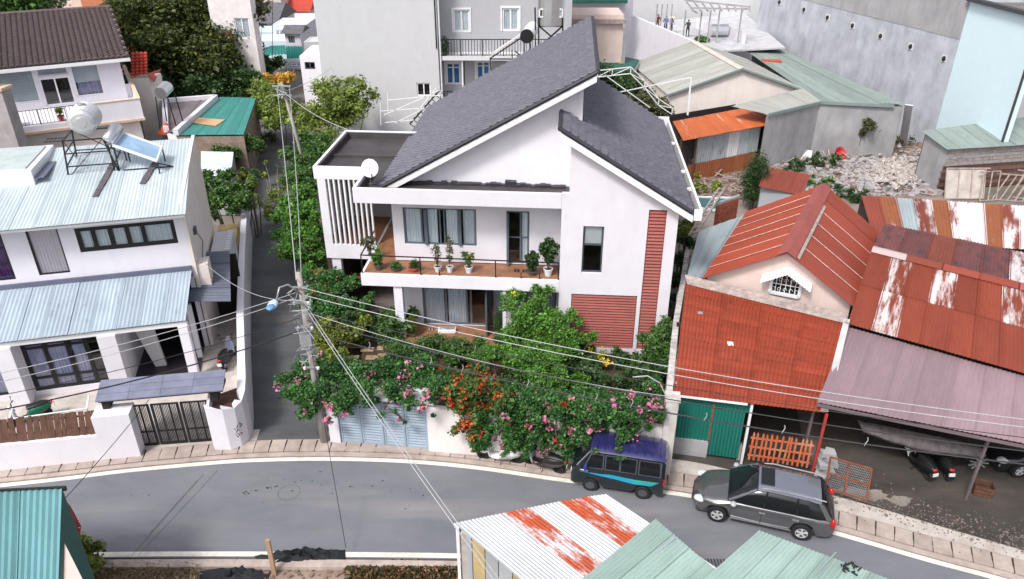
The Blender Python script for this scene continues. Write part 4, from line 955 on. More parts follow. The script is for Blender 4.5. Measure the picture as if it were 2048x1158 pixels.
RUSTO = sheetmat('orange_rust_sheet', (.27, .085, .035), (.36, .12, .04), rt=.5, rough=.7, metal=.0, peel=(.64, .58, .56), pt=.62, stretch=4)
RUSTD = sheetmat('dark_rust_sheet', (.19, .055, .055), (.12, .05, .04), rt=.58, rough=.65, metal=.0, peel=(.55, .48, .50), pt=.70, dark=(.05, .035, .035), dt=.5)
BLUEG = sheetmat('grey_blue_sheet', (.36, .42, .44), (.25, .18, .14), rt=.68, rough=.5, metal=.15, dark=(.20, .25, .27), dt=.6)
MAUVE = sheetmat('mauve_sheet', (.285, .20, .225), (.25, .17, .17), rt=.82, rough=.5, metal=.05, dark=(.26, .18, .21), dt=.64)
TEALM = sheetmat('teal_sheet', (.015, .19, .15), (.12, .09, .06), rt=.74, rough=.5, dark=(.01, .10, .085), dt=.6)
PAINTR = paint('flaking_orange_paint', (.55, .13, .05), .7, var=.3, scale=9, dirt=(.6, .38, .24), damt=.9)
RUSTB = paint('rusty_bar', (.24, .075, .04), .8, var=.4, scale=8)
def ext(a, b, f): return a + (b - a) * f
# --- red front roof and what stands under it
A1, B1, C1, D1 = pz(1346, 789, 2.85), pz(1650, 826, 2.85), pz(1693, 642, 4.3), pz(1372, 563, 4.3)
rn = thing('red_roof_shed', 'low building under a wide red ribbed roof beside the white house', 'shed', A1 * Vector((1, 1, 0)) if False else Vector((A1.x, A1.y, 0)))
metal_roof(rn, A1, B1, C1, D1, 4, 17, REDM, .14, .022, seed=11, jit=.004)
mb = MB(); mb.beam(A1 + Vector((0, 0, -.03)), A1.lerp(B1, .5) + Vector((0, 0, -.03)), .05, .08); mb.build('eave_strip', WHITEM, rn, W=True)
mb = MB(); mb.prism([B1 + Vector((-.15, .05, .05)), B1 + Vector((.1, 0, .05)), C1 + Vector((.12, 0, .05)), C1 + Vector((-.12, 0, .05))], (0, 0, .03)); mb.build('edge_flashing', paint('grey_white_flashing', (.5, .48, .49), .6, var=.2), rn, W=True)
mb = MB(); mb.prism([D1 + Vector((0, -.25, .0)), C1 + Vector((0, -.25, .0)), C1 + Vector((0, .35, .12)), D1 + Vector((0, .35, .12))], (0, 0, .03)); mb.build('ridge_flashing', paint('mortar_flashing', (.38, .31, .29), .9, var=.3, scale=4, dirt=(.15, .1, .08), damt=.8, bump=.5), rn, W=True)
fx = (B1 - A1).normalized(); ang1 = math.atan2(fx.y, fx.x)
F1 = Frame((A1.x, A1.y, 0), ang1); lw1 = F1.x(1420, 870, 0)
xT = F1.y(1420, 850, .25).x; xD = F1.y(1484, 860, .25).x
def stand(parent, x0, x1, z0, z1, y, mat, name, pitch=.12, amp=.02, slope=0):
    mb = MB(); a = F1.m @ Vector((x0, y, z0)); b = F1.m @ Vector((x1, y, z0)); up = Vector((0, 0, z1 - z0))
    n = max(2, int((b - a).length / pitch)); vs = []; uvs = []; nrm = F1.m.to_3x3() @ Vector((0, -1, 0)); N = n * 4
    for i in range(N + 1):
        p = a.lerp(b, i / N) + nrm * amp * math.cos(math.pi * i / 2); vs += [p, p + up]; uvs += [(i / N * (x1 - x0), 0), (i / N * (x1 - x0), z1 - z0)]
    mb.add(vs, [(2 * i, 2 * i + 2, 2 * i + 3, 2 * i + 1) for i in range(N)], 0, uvs); o = mb.build(name, mat, parent, W=True)
    s_ = o.modifiers.new('thickness', 'SOLIDIFY'); s_.thickness = .006; return o
stand(rn, 0, xT, .75, 2.75, .25, TEALM, 'wall_sheet'); stand(rn, xT + .06, xD, .15, 2.3, .22, TEALM, 'door_sheet')
stand(rn, xT + .06, xD + .15, 2.3, 2.75, .25, TEALM, 'wall_sheet')
F1b = lambda x0, x1, y0, y1, z0, z1, nm, m: (lambda mb: mb.build(nm, m, rn, W=True))(MB().prism([F1.m @ Vector(p) for p in ((x0, y0, z0), (x1, y0, z0), (x1, y1, z0), (x0, y1, z0))], (0, 0, z1 - z0)))
F1b(-.02, xT + .04, .2, .5, 0, .75, 'plinth', CONC); F1b(xT, xT + .06, .2, .3, .75, 2.75, 'jamb', RUSTB)
xW = F1.y(1490, 870, .15).x; xR_ = F1.y(1640, 870, .15).x
F1b(xW, xW + .09, .1, .2, 0, 2.75, 'post', WHITEM); F1b(xR_, xR_ + .09, .1, .2, 0, 2.75, 'post', paint('red_post', (.4, .04, .03), .6))
F1b(xD, xW, .3, .5, 0, .7, 'plinth', CONC); F1b(0, xR_ + 1, 4.0, 4.2, 0, 3.4, 'back_wall', DARK); F1b(-.02, .1, .5, 7.5, 0, 3.0, 'side_wall', CONC)  # back wall painted near black for the shade under the red roof
F1b(xD + .1, xR_ - .1, .6, 3.9, 0, .12, 'floor', paint('dark_earth_floor', (.045, .035, .03), .9))
# flaking orange picket fence
pf = thing('picket_fence', 'orange flaking wooden picket fence between white and red posts behind the grey car', 'fence', F1.m @ Vector((xW + .2, .0, .15)), ang1)
WL = xR_ - xW - .35; m_ = MB()
for z in (.35, 1.15): m_.box(0, WL, .03, .07, z, z + .07)
m_.box(0, WL, .03, .07, .75, .81); m_.build('rail', PAINTR, pf)
src = None
for k in range(13):
    if src is None:
        m_ = MB(); m_.box(-.035, .035, 0, .03, .2, 1.4); m_.prism([(-.035, 0, 1.4), (.035, 0, 1.4), (0, 0, 1.48)], (0, .03, 0)); src = m_.build('picket', PAINTR, pf); o = src
    else: o = inst(src)
    o.location = (.06 + k * (WL - .12) / 12, 0, r5.uniform(-.03, .03)); o.rotation_euler = (0, R(r5.uniform(-2.5, 2.5)), 0)
t = thing('rubble_wall', 'broken concrete wall stump between the orange fence and the rusty mesh gate', 'wall', F1.m @ Vector((xR_ + .25, -.1, 0)), ang1)
m_ = MB(); 
for k in range(7): m_.prism([(r5.uniform(-.25, .1), r5.uniform(-.2, .2), k * .17), (r5.uniform(.3, .5), r5.uniform(-.2, 0), k * .17), (r5.uniform(.3, .5), r5.uniform(.3, .5), k * .17), (r5.uniform(-.2, .1), r5.uniform(.3, .5), k * .17)], (0, 0, .18))
m_.build('block', CONC, t)
# things lying on the red roof
up1 = ((B1 - A1).cross(D1 - A1)).normalized()
def on1(px, py):
    c = Vector((0, 0, CAMH)); d = ray(px, py); tt = (A1 - c).dot(up1) / d.dot(up1); return c + d * tt
for px, py, sx, sy, mt, lb, cat in ((1460, 691, .22, .2, CREAM, 'small square cream block lying in the middle of the red ribbed roof', 'block'), (1637, 664, .42, .14, WHITEM, 'short white plank lying near the upper right corner of the red roof', 'plank'), (1400, 629, .2, .12, GALV, 'small grey stone lying high on the left of the red roof', 'stone')):
    p = on1(px, py) + up1 * .03; t = thing(lb.split()[-1] if False else cat, lb, cat, p, ang1); t.rotation_euler = (R(13), 0, ang1 + .1)
    m_ = MB(); m_.box(-sx / 2, sx / 2, -sy / 2, sy / 2, 0, .09); m_.build('body', mt, t, bevel=.015)
p = on1(1682, 656); t = thing('blue_sheet_scrap', 'bright blue ribbed sheet scrap tucked under the rusty roof corner', 'sheet', p)
m_ = MB(); Q = [on1(x, y) + up1 * .12 for x, y in ((1662, 650), (1697, 668), (1699, 646), (1676, 643))]; corr_mesh(m_, *Q, 5, .02); o = m_.build('sheet', paint('bright_blue', (.06, .25, .6), .4), t, W=True); o.modifiers.new('thickness', 'SOLIDIFY').thickness = .006
t = thing('leaf_litter', 'pile of dark twigs and leaf litter on the red roof below the pink gable', 'litter', on1(1512, 607)); m_ = MB()
for k in range(60): a = on1(1512 + r5.gauss(0, 11), 606 + r5.gauss(0, 3)) + up1 * .04; m_.beam(a, a + Vector((r5.uniform(-.15, .15), r5.uniform(-.15, .15), .03)), .025)
o = m_.build('twig', DARK, t, W=True); o['kind'] = 'stuff'
# --- pink gable house
PGA = R(-24.2); PGO = (8.05, 28.2, 0); PG = Frame(PGO, PGA)
pg = thing('pink_gable_house', 'small pink plastered house with a steep red metal roof and barred gable window', 'house', PGO, PGA)
P2 = lambda x, y, z: PG.m @ Vector((x, y, z))
AF, AB = (3.08, -.4, 6.28), (3.8, 7.9, 6.35); LF, LB, RF, RB = (0, -.4, 4.48), (.55, 7.3, 4.6), (5.95, -.4, 4.42), (6.5, 7.5, 4.55)
mb = MB(); mb.prism([(.15, 0, 3.2), (5.75, 0, 3.2), (5.75, 0, 4.45), (3.08, 0, 6.1), (.15, 0, 4.45)], (0, .15, 0)); mb.prism([(.15, .15, 0), (.15, 7.2, 0), (.6, 7.2, 4.4), (.15, .15, 4.4)], (.15, 0, 0)); mb.box(5.6, 5.75, .15, 7.2, 0, 4.3); mb.prism([(.5, 7.2, 0), (6.2, 7.2, 0), (6.2, 7.2, 4.5), (3.7, 7.2, 6.1), (.6, 7.2, 4.5)], (0, .1, 0)); mb.build('wall', PINKW, pg)
metal_roof(pg, P2(*LB), P2(*LF), P2(*AF), P2(*AB), 7, 1, REDM, .13, .02, seed=21)
metal_roof(pg, P2(*RF), P2(*RB), P2(*AB), P2(*AF), 6, 1, REDM2, .13, .02, seed=22)
LAP = paint('worn_lap_edge', (.58, .42, .38), .6, var=.4, scale=10)
src = None
for (E0, E1, K0, K1, n_) in ((LF, LB, AF, AB, 7), (RF, RB, AF, AB, 6)):
    for k in range(1, n_ + (1 if n_ == 7 else 0)):
        if n_ == 6 and k == 5: continue
        a = Vector(E0).lerp(Vector(E1), k / n_ if n_ == 6 else (k - .0) / n_); b = Vector(K0).lerp(Vector(K1), k / n_ if n_ == 6 else k / n_); a.z += .05; b.z += .04
        if k >= n_: continue
        m_ = MB(); m_.beam(a, a.lerp(b, .90), .035, .02); m_.build('lap_strip', LAP, pg)
mb = MB(); A_, B_ = Vector(AF), Vector(AB); sL = (Vector(LF) - A_).normalized(); sR = (Vector(RF) - A_).normalized(); u_ = Vector((0, 0, .07))
for s_ in (sL, sR): mb.prism([A_ + u_, A_ + u_ + s_ * .42, B_ + u_ + s_ * .42, B_ + u_], (0, 0, .012))
mb.build('ridge_cap', paint('faded_red_cap', (.33, .075, .06), .55, var=.15), pg)
for k in range(11):
    a = A_.lerp(B_, .02 + k * .065) + sR * .45 + u_; b = A_.lerp(B_, .02 + k * .065 + .055) + sR * .45 + u_; m_ = MB(); m_.prism([a, b, b + sR * .13, a + sR * .13], (0, 0, .05)); m_.build('mortar_block', PAVE, pg)
wz = [PG.y(*q, 0) for q in ((1541, 578), (1597, 594), (1548, 535), (1592, 545))]
x0, x1 = 2.35, 3.45; zb_ = PG.y(1570, 588, 0).z; zt_ = zb_ + 1.05
x0 = PG.y(1541, 575, 0).x; x1 = PG.y(1598, 590, 0).x; xm = (x0 + x1) / 2
fr = MB(); 
for (a, b) in (((x0, zb_), (x1, zb_)), ((x0, zb_), (x0, zt_ - .25)), ((x1, zb_), (x1, zt_ - .25)), ((x0, zt_ - .25), (xm, zt_ + .1)), ((x1, zt_ - .25), (xm, zt_ + .1))): fr.beam((a[0], -.05, a[1]), (b[0], -.05, b[1]), .12, .12)
fr = fr.build('window', WHITEM, pg)
m_ = MB(); m_.poly([(x0, -.01, zb_), (x1, -.01, zb_), (x1, -.01, zt_ - .25), (xm, -.01, zt_ + .1), (x0, -.01, zt_ - .25)]); m_.build('pane', DGLASS, fr)
m_ = MB()
for k in range(1, 6): x = lerp(x0, x1, k / 6); m_.beam((x, -.04, zb_), (x, -.04, zt_ - .1 - abs(k - 3) * .1), .022)
m_.beam((x0, -.04, zb_ + .42), (x1, -.04, zb_ + .42), .025)
for k in range(5):
    for zz in (.2, .62, .82):
        x = lerp(x0, x1, (k + .5) / 5); m_.tube([(x + .07 * math.cos(t_), -.045, zb_ + zz + .07 * math.sin(t_)) for t_ in [i * .9 for i in range(6)]], .011, 4)
m_.build('grille', WHITEM, fr)
for s_ in (-1, 1):
    a = Vector((xm, -.02, zt_ + .22)); b = Vector((xm + s_ * .95, -.02, zt_ - .35)); d_ = Vector((0, -.48, -.16)); m_ = MB()
    q = (a, b, b + d_, a + d_) if s_ > 0 else (b, a, a + d_, b + d_)
    corr_mesh(m_, q[3], q[2], q[1], q[0], 9, .018); o = m_.build('awning_sheet', WHITEM, fr); o.modifiers.new('thickness', 'SOLIDIFY').thickness = .008
# --- grey small roof in front-left of it
gr = thing('grey_lean_to', 'narrow grey blue lean-to roof between the boundary wall and the red pitched roof', 'lean-to', pz(1400, 556, 0))
metal_roof(gr, pz(1373, 557, 3.8), pz(1412, 556, 3.85), pz(1506, 424, 3.95), pz(1398, 462, 3.9), 3, 1, BLUEG, .14, .015, seed=30)
m_ = MB(); a, b = pz(1375, 552, 3.6), pz(1412, 552, 3.6); c_, d_ = pz(1503, 428, 3.6), pz(1400, 462, 3.6); m_.prism([Vector((p.x, p.y, 0)) for p in (a, b, c_, d_)], (0, 0, 3.55)); m_.build('wall', CONC, gr, W=True)
# brick end wall with grey coping and boundary wall of the white house
t = thing('brick_wall_stub', 'short orange brick wall behind the grey blue lean-to roof', 'wall', pz(1450, 418, 0)); a, b = pz(1432, 412, 4.1), pz(1478, 396, 4.1); m_ = MB(); dn = Vector((0, 0, -4.1)); th = Vector((.1, .28, 0))
m_.prism([Vector((a.x, a.y, 0)), Vector((b.x, b.y, 0)), b, a], th); m_.build('wall', paint('orange_brick', (.33, .09, .05), .9, var=.4, scale=6, bump=.4), t, W=True)
nb = 8
for r_ in range(6):
    for k in range(nb):
        p0 = a.lerp(b, (k + .5 * (r_ % 2)) / nb); p1 = a.lerp(b, min(1, (k + .5 * (r_ % 2) + .92) / nb)); z = 4.08 - r_ * .11; m_ = MB(); ou = Vector((-.005, -.02, 0))
        m_.prism([Vector((p0.x, p0.y, z - .09)) + ou, Vector((p1.x, p1.y, z - .09)) + ou, Vector((p1.x, p1.y, z)) + ou, Vector((p0.x, p0.y, z)) + ou], (0, .02, 0)); m_.build('brick', MATS['orange_brick'], t, W=True)
m_ = MB(); m_.prism([a, b, b + th, a + th], (0, 0, .12)); m_.build('coping', GALV, t, W=True)
bw = thing('boundary_wall', 'weathered whitish boundary wall running back between white house and red roof', 'wall', (5.61, 21.2, 0))
tops = [pz(1338, 775, 3.7), pz(1352, 640, 3.3), pz(1366, 560, 3.3), pz(1375, 500, 3.3)]; tops[0] = pz(1338, 785, 3.0); BR = random.Random(9)
m_ = MB()
for (a, b) in zip(tops[:-1], tops[1:]):
    for k in range(7):
        p, q = a.lerp(b, k / 7), a.lerp(b, (k + 1) / 7); dz = BR.uniform(-.05, .05)
        m_.prism([Vector((p.x - .11, p.y, 0)), Vector((q.x - .11, q.y, 0)), Vector((q.x - .11, q.y, q.z + dz)), Vector((p.x - .11, p.y, p.z + dz))], (.24, 0, 0))
m_.build('wall', paint('weathered_white', (.50, .47, .46), .9, var=.25, scale=4, dirt=(.15, .13, .12), damt=.8), bw, W=True)
# ladder-like timber lying over the wall top
t = thing('timber_ladder', 'old grey timber ladder leaning behind the grey blue lean-to roof', 'ladder', pz(1400, 460, 3.6)); a, b = pz(1378, 470, 4.0), pz(1438, 376, 4.6); s_ = Vector((.42, .25, 0)); m_ = MB(); OLDW = paint('old_grey_timber', (.34, .28, .25), .9, var=.4, scale=5, bump=.4)
m_.beam(a, b, .09); m_.beam(a + s_, b + s_, .09); m_.build('rail', OLDW, t, W=True)
for k in range(12): m_ = MB(); p = a.lerp(b, (k + .5) / 12); m_.beam(p, p + s_, .06); m_.build('rung', OLDW, t, W=True)
# --- front pillar of the white house's garden
gp_ = thing('gate_pillar', 'tall weathered white pillar at the right corner of the flowering garden', 'pillar', (5.55, 21.2, 0), R(-8))
m_ = MB(); m_.box(-.22, .22, -.2, .25, -.05, 3.35); m_.box(-.27, -.0, -.24, .0, 0, 1.2); m_.build('shaft', paint('weathered_cream_white', (.66, .62, .60), .9, var=.12, dirt=(.3, .26, .22), damt=.8, streak=True, bump=.2), gp_, bevel=.03)
m_ = MB(); m_.box(-.26, .26, -.24, .29, 3.352, 3.45); m_.build('cap', MATS['weathered_cream_white'], gp_)
# --- big rusty roof: far slope, ridge, near slope
zr3, zf3, zb3 = 5.8, 4.2, 5.2
RA, RBx = pz(1745, 497, zr3), pz(2048, 573, zr3); FA, FB = pz(1695, 648, zf3), pz(2048, 747, zf3); KA, KB = pz(1768, 448, zb3), pz(2048, 507, zb3)
e_ = 1.45; RB3, FB3, KB3 = ext(RA, RBx, e_), ext(FA, FB, e_), ext(KA, KB, e_)
rr = thing('rusty_gable_building', 'workshop under a big rusty red corrugated gable roof with bare white sheets at right', 'workshop', (FA.x, FA.y, 0))
pat = [RUSTR, RUSTP, RUSTR, RUSTP, RUSTR, RUSTR, RUSTP, RUSTR, RUSTR, RUSTP]
pat2 = [RUSTR, RUSTP, RUSTR, RUSTR, RUSTR, RUSTR, RUSTR, RUSTP, RUSTR, RUSTR]
metal_roof(rr, FA, FB3, RB3, RA, 10, 2, pick=lambda i, j: (pat if j else pat2)[i % 10], pitch=.125, amp=.022, seed=31)
metal_roof(rr, KA, KB3, RB3, RA, 8, 1, pick=lambda i, j: [RUSTD, RUSTD, RUSTR, RUSTD, RUSTD, RUSTP, RUSTD, RUSTD][i % 8], pitch=.125, amp=.022, seed=32)
for k in range(6):
    a, b = RA.lerp(RB3, k / 6), RA.lerp(RB3, (k + 1.04) / 6); m_ = MB(); dn = (FA - RA).normalized() * .28; up_ = (KA - RA).normalized() * .2
    m_.prism([a + Vector((0, 0, .07)), b + Vector((0, 0, .07)), b + dn + Vector((0, 0, .06)), a + dn + Vector((0, 0, .06))], (0, 0, .015)); m_.prism([a + Vector((0, 0, .07)), b + Vector((0, 0, .07)), b + up_ + Vector((0, 0, .06)), a + up_ + Vector((0, 0, .06))], (0, 0, .015)); m_.build('ridge_cap', [RUSTP, REDM2, MATS['faded_red_cap']][min(2, k // 2) if k else 0], rr, W=True)
m_ = MB(); 
def vwall(mb, a, b, zt0, zt1, z0=0, t=(0, .15, 0)): mb.prism([Vector((a.x, a.y, z0)), Vector((b.x, b.y, z0)), Vector((b.x, b.y, zt1)), Vector((a.x, a.y, zt0))], t)
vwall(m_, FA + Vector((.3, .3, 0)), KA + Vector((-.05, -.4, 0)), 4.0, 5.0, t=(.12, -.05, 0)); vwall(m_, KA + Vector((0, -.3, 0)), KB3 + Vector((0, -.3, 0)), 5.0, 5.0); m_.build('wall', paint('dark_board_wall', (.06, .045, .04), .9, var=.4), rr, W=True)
m_ = MB(); vwall(m_, FA + Vector((.2, .5, 0)), FB3 + Vector((0, .5, 0)), 3.9, 3.9, 2.9); m_.build('front_wall', DARK, rr, W=True)  # near-black strip paints in the shadow below the rusty roof edge
# --- patchwork roof behind
Q = [pz(1747, 478, 4.5), pz(2048, 500, 4.5), pz(2048, 412, 4.9), pz(1722, 391, 4.9)]; Q1 = ext(Q[0], Q[1], 1.4); Q2 = ext(Q[3], Q[2], 1.4)
pr_ = thing('patchwork_roof_shed', 'long shed under a patchwork roof of orange rust, white and blue grey sheets', 'shed', (Q[0].x, Q[0].y, 0))
metal_roof(pr_, Q[0], Q1, Q2, Q[3], 13, 1, pick=lambda i, j: [RUSTR, RUSTO, BLUEG, RUSTP, RUSTO, RUSTP, RUSTW, RUSTO, RUSTP, RUSTW, RUSTO, RUSTW, RUSTO][i % 13], pitch=.15, amp=.02, seed=41)
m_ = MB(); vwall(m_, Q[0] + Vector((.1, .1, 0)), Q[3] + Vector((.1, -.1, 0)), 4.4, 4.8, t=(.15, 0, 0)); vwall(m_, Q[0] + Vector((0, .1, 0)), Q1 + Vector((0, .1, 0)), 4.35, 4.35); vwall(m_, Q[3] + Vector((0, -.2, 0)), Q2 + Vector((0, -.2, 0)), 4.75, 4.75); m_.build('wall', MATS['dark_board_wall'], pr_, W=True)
# --- mauve roof over the yard
MA_, MB_, MC_, MD_ = pz(1634, 805, 3.2), pz(2048, 888, 3.2), pz(2048, 752, 4.0), pz(1697, 654, 4.0)
MB3, MC3 = ext(MA_, MB_, 1.4), ext(MD_, MC_, 1.45)
mv = thing('mauve_carport', 'wide open carport under a pale mauve corrugated roof at the right edge', 'carport', (MA_.x, MA_.y, 0))
metal_roof(mv, MA_, MB3, MC3, MD_, 9, 1, MAUVE, .14, .018, seed=51)
m_ = MB(); m_.beam(MA_ + Vector((0, 0, -.1)), MB3 + Vector((0, 0, -.1)), .06, .1)
for f in (.02, .64): p = MA_.lerp(MB3, f) + Vector((0, .5, 0)); m_.beam(Vector((p.x, p.y, 0)), Vector((p.x, p.y, 3.1)), .08)
m_.build('frame', paint('dull_mauve_beam', (.16, .12, .13), .7), mv, W=True)
m_ = MB(); vwall(m_, MD_ + Vector((0, -.1, 0)), MC3 + Vector((0, -.1, 0)), 3.9, 3.9, t=(0, .1, 0)); m_.build('back_wall', paint('carport_shade_dark', (.03, .025, .023), .95, var=.4), mv, W=True)  # back wall near black, the shade under the roof put into its colour
p1, p2 = pz(1715, 838, 2.1), pz(1960, 888, 1.7); m_ = MB(); n_ = 14; vs = []
for i in range(n_ + 1):
    a = p1.lerp(p2, i / n_); sag = .25 * math.sin(math.pi * i / n_); vs += [a + Vector((0, 0, -.05)), a + Vector((.1, -.35, -.22 - sag)), a + Vector((.2, -.2, -.5 - sag + r5.uniform(-.06, .06)))]
t = thing('grey_tarp', 'crumpled pinkish grey tarpaulin slung behind the two scooters under the mauve roof', 'tarpaulin', p1)
m_.add(vs, [f for i in range(n_) for f in ((3 * i, 3 * i + 1, 3 * i + 4, 3 * i + 3), (3 * i + 1, 3 * i + 2, 3 * i + 5, 3 * i + 4))]); o = m_.build('sheet', paint('tarp_grey', (.15, .125, .13), .7, var=.4, scale=5), t, W=True, smooth=True); o.modifiers.new('thickness', 'SOLIDIFY').thickness = .01
# rusty mesh gate leaning open
G0, G1 = pz(1652, 978, .1), pz(1733, 1002, .1); gh = 1.25; e1 = (G1 - G0).normalized(); 
t = thing('mesh_gate', 'rusty red frame gate filled with wire mesh at the yard entrance', 'gate', G0)
m_ = MB(); up_ = Vector((0, .25, gh))
for f in (0, .45, 1): m_.beam(G0.lerp(G1, f), G0.lerp(G1, f) + up_, .05)
for f in (0.05, .5, 1): m_.beam(G0 + up_ * f, G1 + up_ * f, .05)
m_.build('frame', RUSTB, t, W=True); m_ = MB(); L = (G1 - G0)
for k in range(26): m_.beam(G0 + L * (k / 26), G0 + L * min(1, k / 26 + .25) + up_ * min(1, (1 - k / 26) / .25 if k > 19 else 1), .008)
for k in range(14): m_.beam(G0 + up_ * (k / 14), G1 + up_ * (k / 14), .008)
o = m_.build('mesh', GALV, t, W=True); o['kind'] = 'stuff'
for px, py, sz, lb in ((1962, 985, .45, 'dark brown wooden crate standing on the yard beside the bonnet of the black car'),):
    p = pz(px, py, .1); t = thing('crate', lb, 'crate', p, R(-20)); m_ = MB()
    for k in range(3): m_.box(-.3, .3, -.25, -.23, k * .15, k * .15 + .12); m_.box(-.3, .3, .23, .25, k * .15, k * .15 + .12); m_.box(-.3, -.28, -.23, .23, k * .15, k * .15 + .12); m_.box(.28, .3, -.23, .23, k * .15, k * .15 + .12)
    m_.build('slat', BROWNW, t); m_ = MB(); m_.box(-.27, .27, -.22, .22, 0, .03); m_.build('bottom', DARK, t)
p = pz(1950, 945, .1); t = thing('spoked_fan', 'pale star-shaped spoked rack standing on end beside the black car', 'rack', p); m_ = MB()
for k in range(9): a = k * math.pi / 4.5; c = Vector((0, 0, .45)); m_.beam(c + Vector((.1 * math.cos(a), 0, .1 * math.sin(a))), c + Vector((.36 * math.cos(a), 0, .3 * math.sin(a))), .045)
m_.tube([(0, 0, -.0), (0, 0.05, .45)], .03); m_.build('spokes', GALV, t)
# ================================================================ behind the white house
BEIGES = sheetmat('beige_grey_sheet', (.36, .36, .33), (.25, .16, .12), rt=.80, rough=.6, metal=.0, dark=(.26, .27, .25), dt=.62)
TEALG = sheetmat('worn_teal_sheet', (.25, .30, .28), (.30, .20, .15), rt=.72, rough=.5, metal=.05, peel=(.48, .45, .44), pt=.60, dark=(.10, .17, .16), dt=.60)
ORANGE = sheetmat('orange_sheet', (.44, .11, .035), (.30, .10, .05), rt=.62, rough=.5, metal=.0, peel=(.62, .42, .34), pt=.56, stretch=3)
ZINC = sheetmat('zinc_sheet', (.46, .50, .54), (.30, .14, .08), rt=.66, rough=.45, metal=.3, dark=(.15, .16, .18), dt=.55)
TEAL2 = sheetmat('clean_teal_sheet', (.05, .27, .24), (.1, .1, .08), rt=.84, rough=.5, dark=(.035, .18, .17), dt=.62)
def building(name, label, cat, foot, h, mat, z0=-.1, roofmat=None, parapet=0.0):
    """closed box on a footprint of world points"""
    o = thing(name, label, cat, (foot[0][0], foot[0][1], 0)); m_ = MB(); P = [Vector((p[0], p[1], z0)) for p in foot]
    a = sum(P[i].x * P[(i + 1) % len(P)].y - P[(i + 1) % len(P)].x * P[i].y for i in range(len(P)))
    m_.prism(P, (0, 0, h - z0)); m_.build('wall', mat, o, W=True)
    if parapet:
        m_ = MB()
        for i in range(len(P)):
            p, q = P[i], P[(i + 1) % len(P)]; e = (q - p).normalized(); n_ = Vector((-e.y, e.x, 0)) * (1 if a > 0 else -1)
            m_.prism([p + Vector((0, 0, h - z0)), q + Vector((0, 0, h - z0)), q + n_ * .15 + Vector((0, 0, h - z0)), p + n_ * .15 + Vector((0, 0, h - z0))], (0, 0, parapet))
        m_.build('parapet', roofmat or mat, o, W=True)
    return o
# --- long grey warehouse, two roofs
gz, ez = 6.0, 3.95
GA, GB, GC = pz(1335, 190, ez), pz(1485, 137, gz), pz(1608, 180, ez + .5); HB = pz(1388, 82, gz); HA = pz(1262, 128, ez)
d_ = HB - GB; HC = GC + d_
wh = thing('grey_warehouse', 'warehouse with pale grey gable roof and cream end wall behind the orange shed', 'warehouse', (GA.x, GA.y, 0))
metal_roof(wh, HA, GA, GB, HB, 9, 1, BEIGES, .3, .02, seed=61); metal_roof(wh, GC, HC, HB, GB, 9, 1, BEIGES, .3, .02, seed=62)
m_ = MB(); m_.prism([Vector((GA.x + .1, GA.y + .25, 0)), Vector((GC.x - .1, GC.y + .25, 0)), GC + Vector((-.1, .25, -.1)), GB + Vector((0, .25, -.12)), GA + Vector((.1, .25, -.1))], (0, .2, 0)); vwall(m_, GA + Vector((.1, .4, 0)), HA + Vector((.1, 0, 0)), 3.85, 3.85, t=(.2, 0, 0)); vwall(m_, HA, HC, 3.9, 3.9); m_.build('wall', CREAM, wh, W=True)
m_ = MB(); up_ = Vector((0, 0, .06)); dl = (GA - GB).normalized() * .35; dr_ = (GC - GB).normalized() * .35
for e in (dl, dr_): m_.prism([GB + up_, GB + up_ + e, HB + up_ + e, HB + up_], (0, 0, .02))
m_.build('ridge_cap', paint('cream_cap', (.62, .53, .48), .7), wh, W=True)
m_ = MB(); m_.beam(GA + Vector((0, -.05, -.02)), GB + Vector((0, -.05, -.02)), .08, .14); m_.beam(GB + Vector((0, -.05, -.02)), GC + Vector((0, -.05, -.02)), .08, .14); m_.build('verge', paint('grey_green_trim', (.20, .26, .25), .6), wh, W=True)
w2 = thing('concrete_side_building', 'low building with bare concrete front wall and worn teal sheet roof by the rubble', 'building', pz(1530, 290, 0))
q = [pz(*p) for p in ((1530, 226, 4.3), (1640, 203, 4.3), (1808, 209, 4.3), (1545, 93, 4.6), (1480, 90, 4.6), (1462, 216, 4.9), (1612, 178, 4.9), (1500, 105, 5.0))]
metal_roof(w2, pz(1640, 205, 4.2), pz(1810, 209, 4.2), pz(1548, 93, 4.5), pz(1478, 92, 4.9), 7, 1, TEALG, .35, .02, seed=63)
metal_roof(w2, pz(1533, 229, 4.2), pz(1640, 203, 4.25), pz(1605, 177, 4.6), pz(1462, 213, 4.6), 4, 1, BEIGES, .3, .02, seed=64)
c1, c2, c3 = pz(1535, 232, 4.1), pz(1640, 207, 4.1), pz(1808, 214, 4.0)
m_ = MB(); vwall(m_, c1, c2, 4.1, 4.1, t=(0, .3, 0)); vwall(m_, c2, c3, 4.1, 4.0, t=(0, .3, 0)); vwall(m_, c3, pz(1560, 97, 4.2), 4.0, 4.2, t=(-.2, 0, 0)); m_.build('wall', CONC, w2, W=True)
m_ = MB(); m_.beam(c1 + Vector((0, -.1, .1)), c2 + Vector((0, -.1, .1)), .12, .22); m_.beam(c2 + Vector((0, -.1, .1)), c3 + Vector((-.8, -.1, .1)), .12, .22); m_.build('gutter', MATS['grey_green_trim'], w2, W=True)
m_ = MB(); m_.prism([pz(*p) for p in ((1522, 121, 4.62), (1560, 121, 4.62), (1563, 125, 4.62), (1525, 124, 4.62))], (0, 0, .12)); m_.build('rust_patch', REDT, w2, W=True)
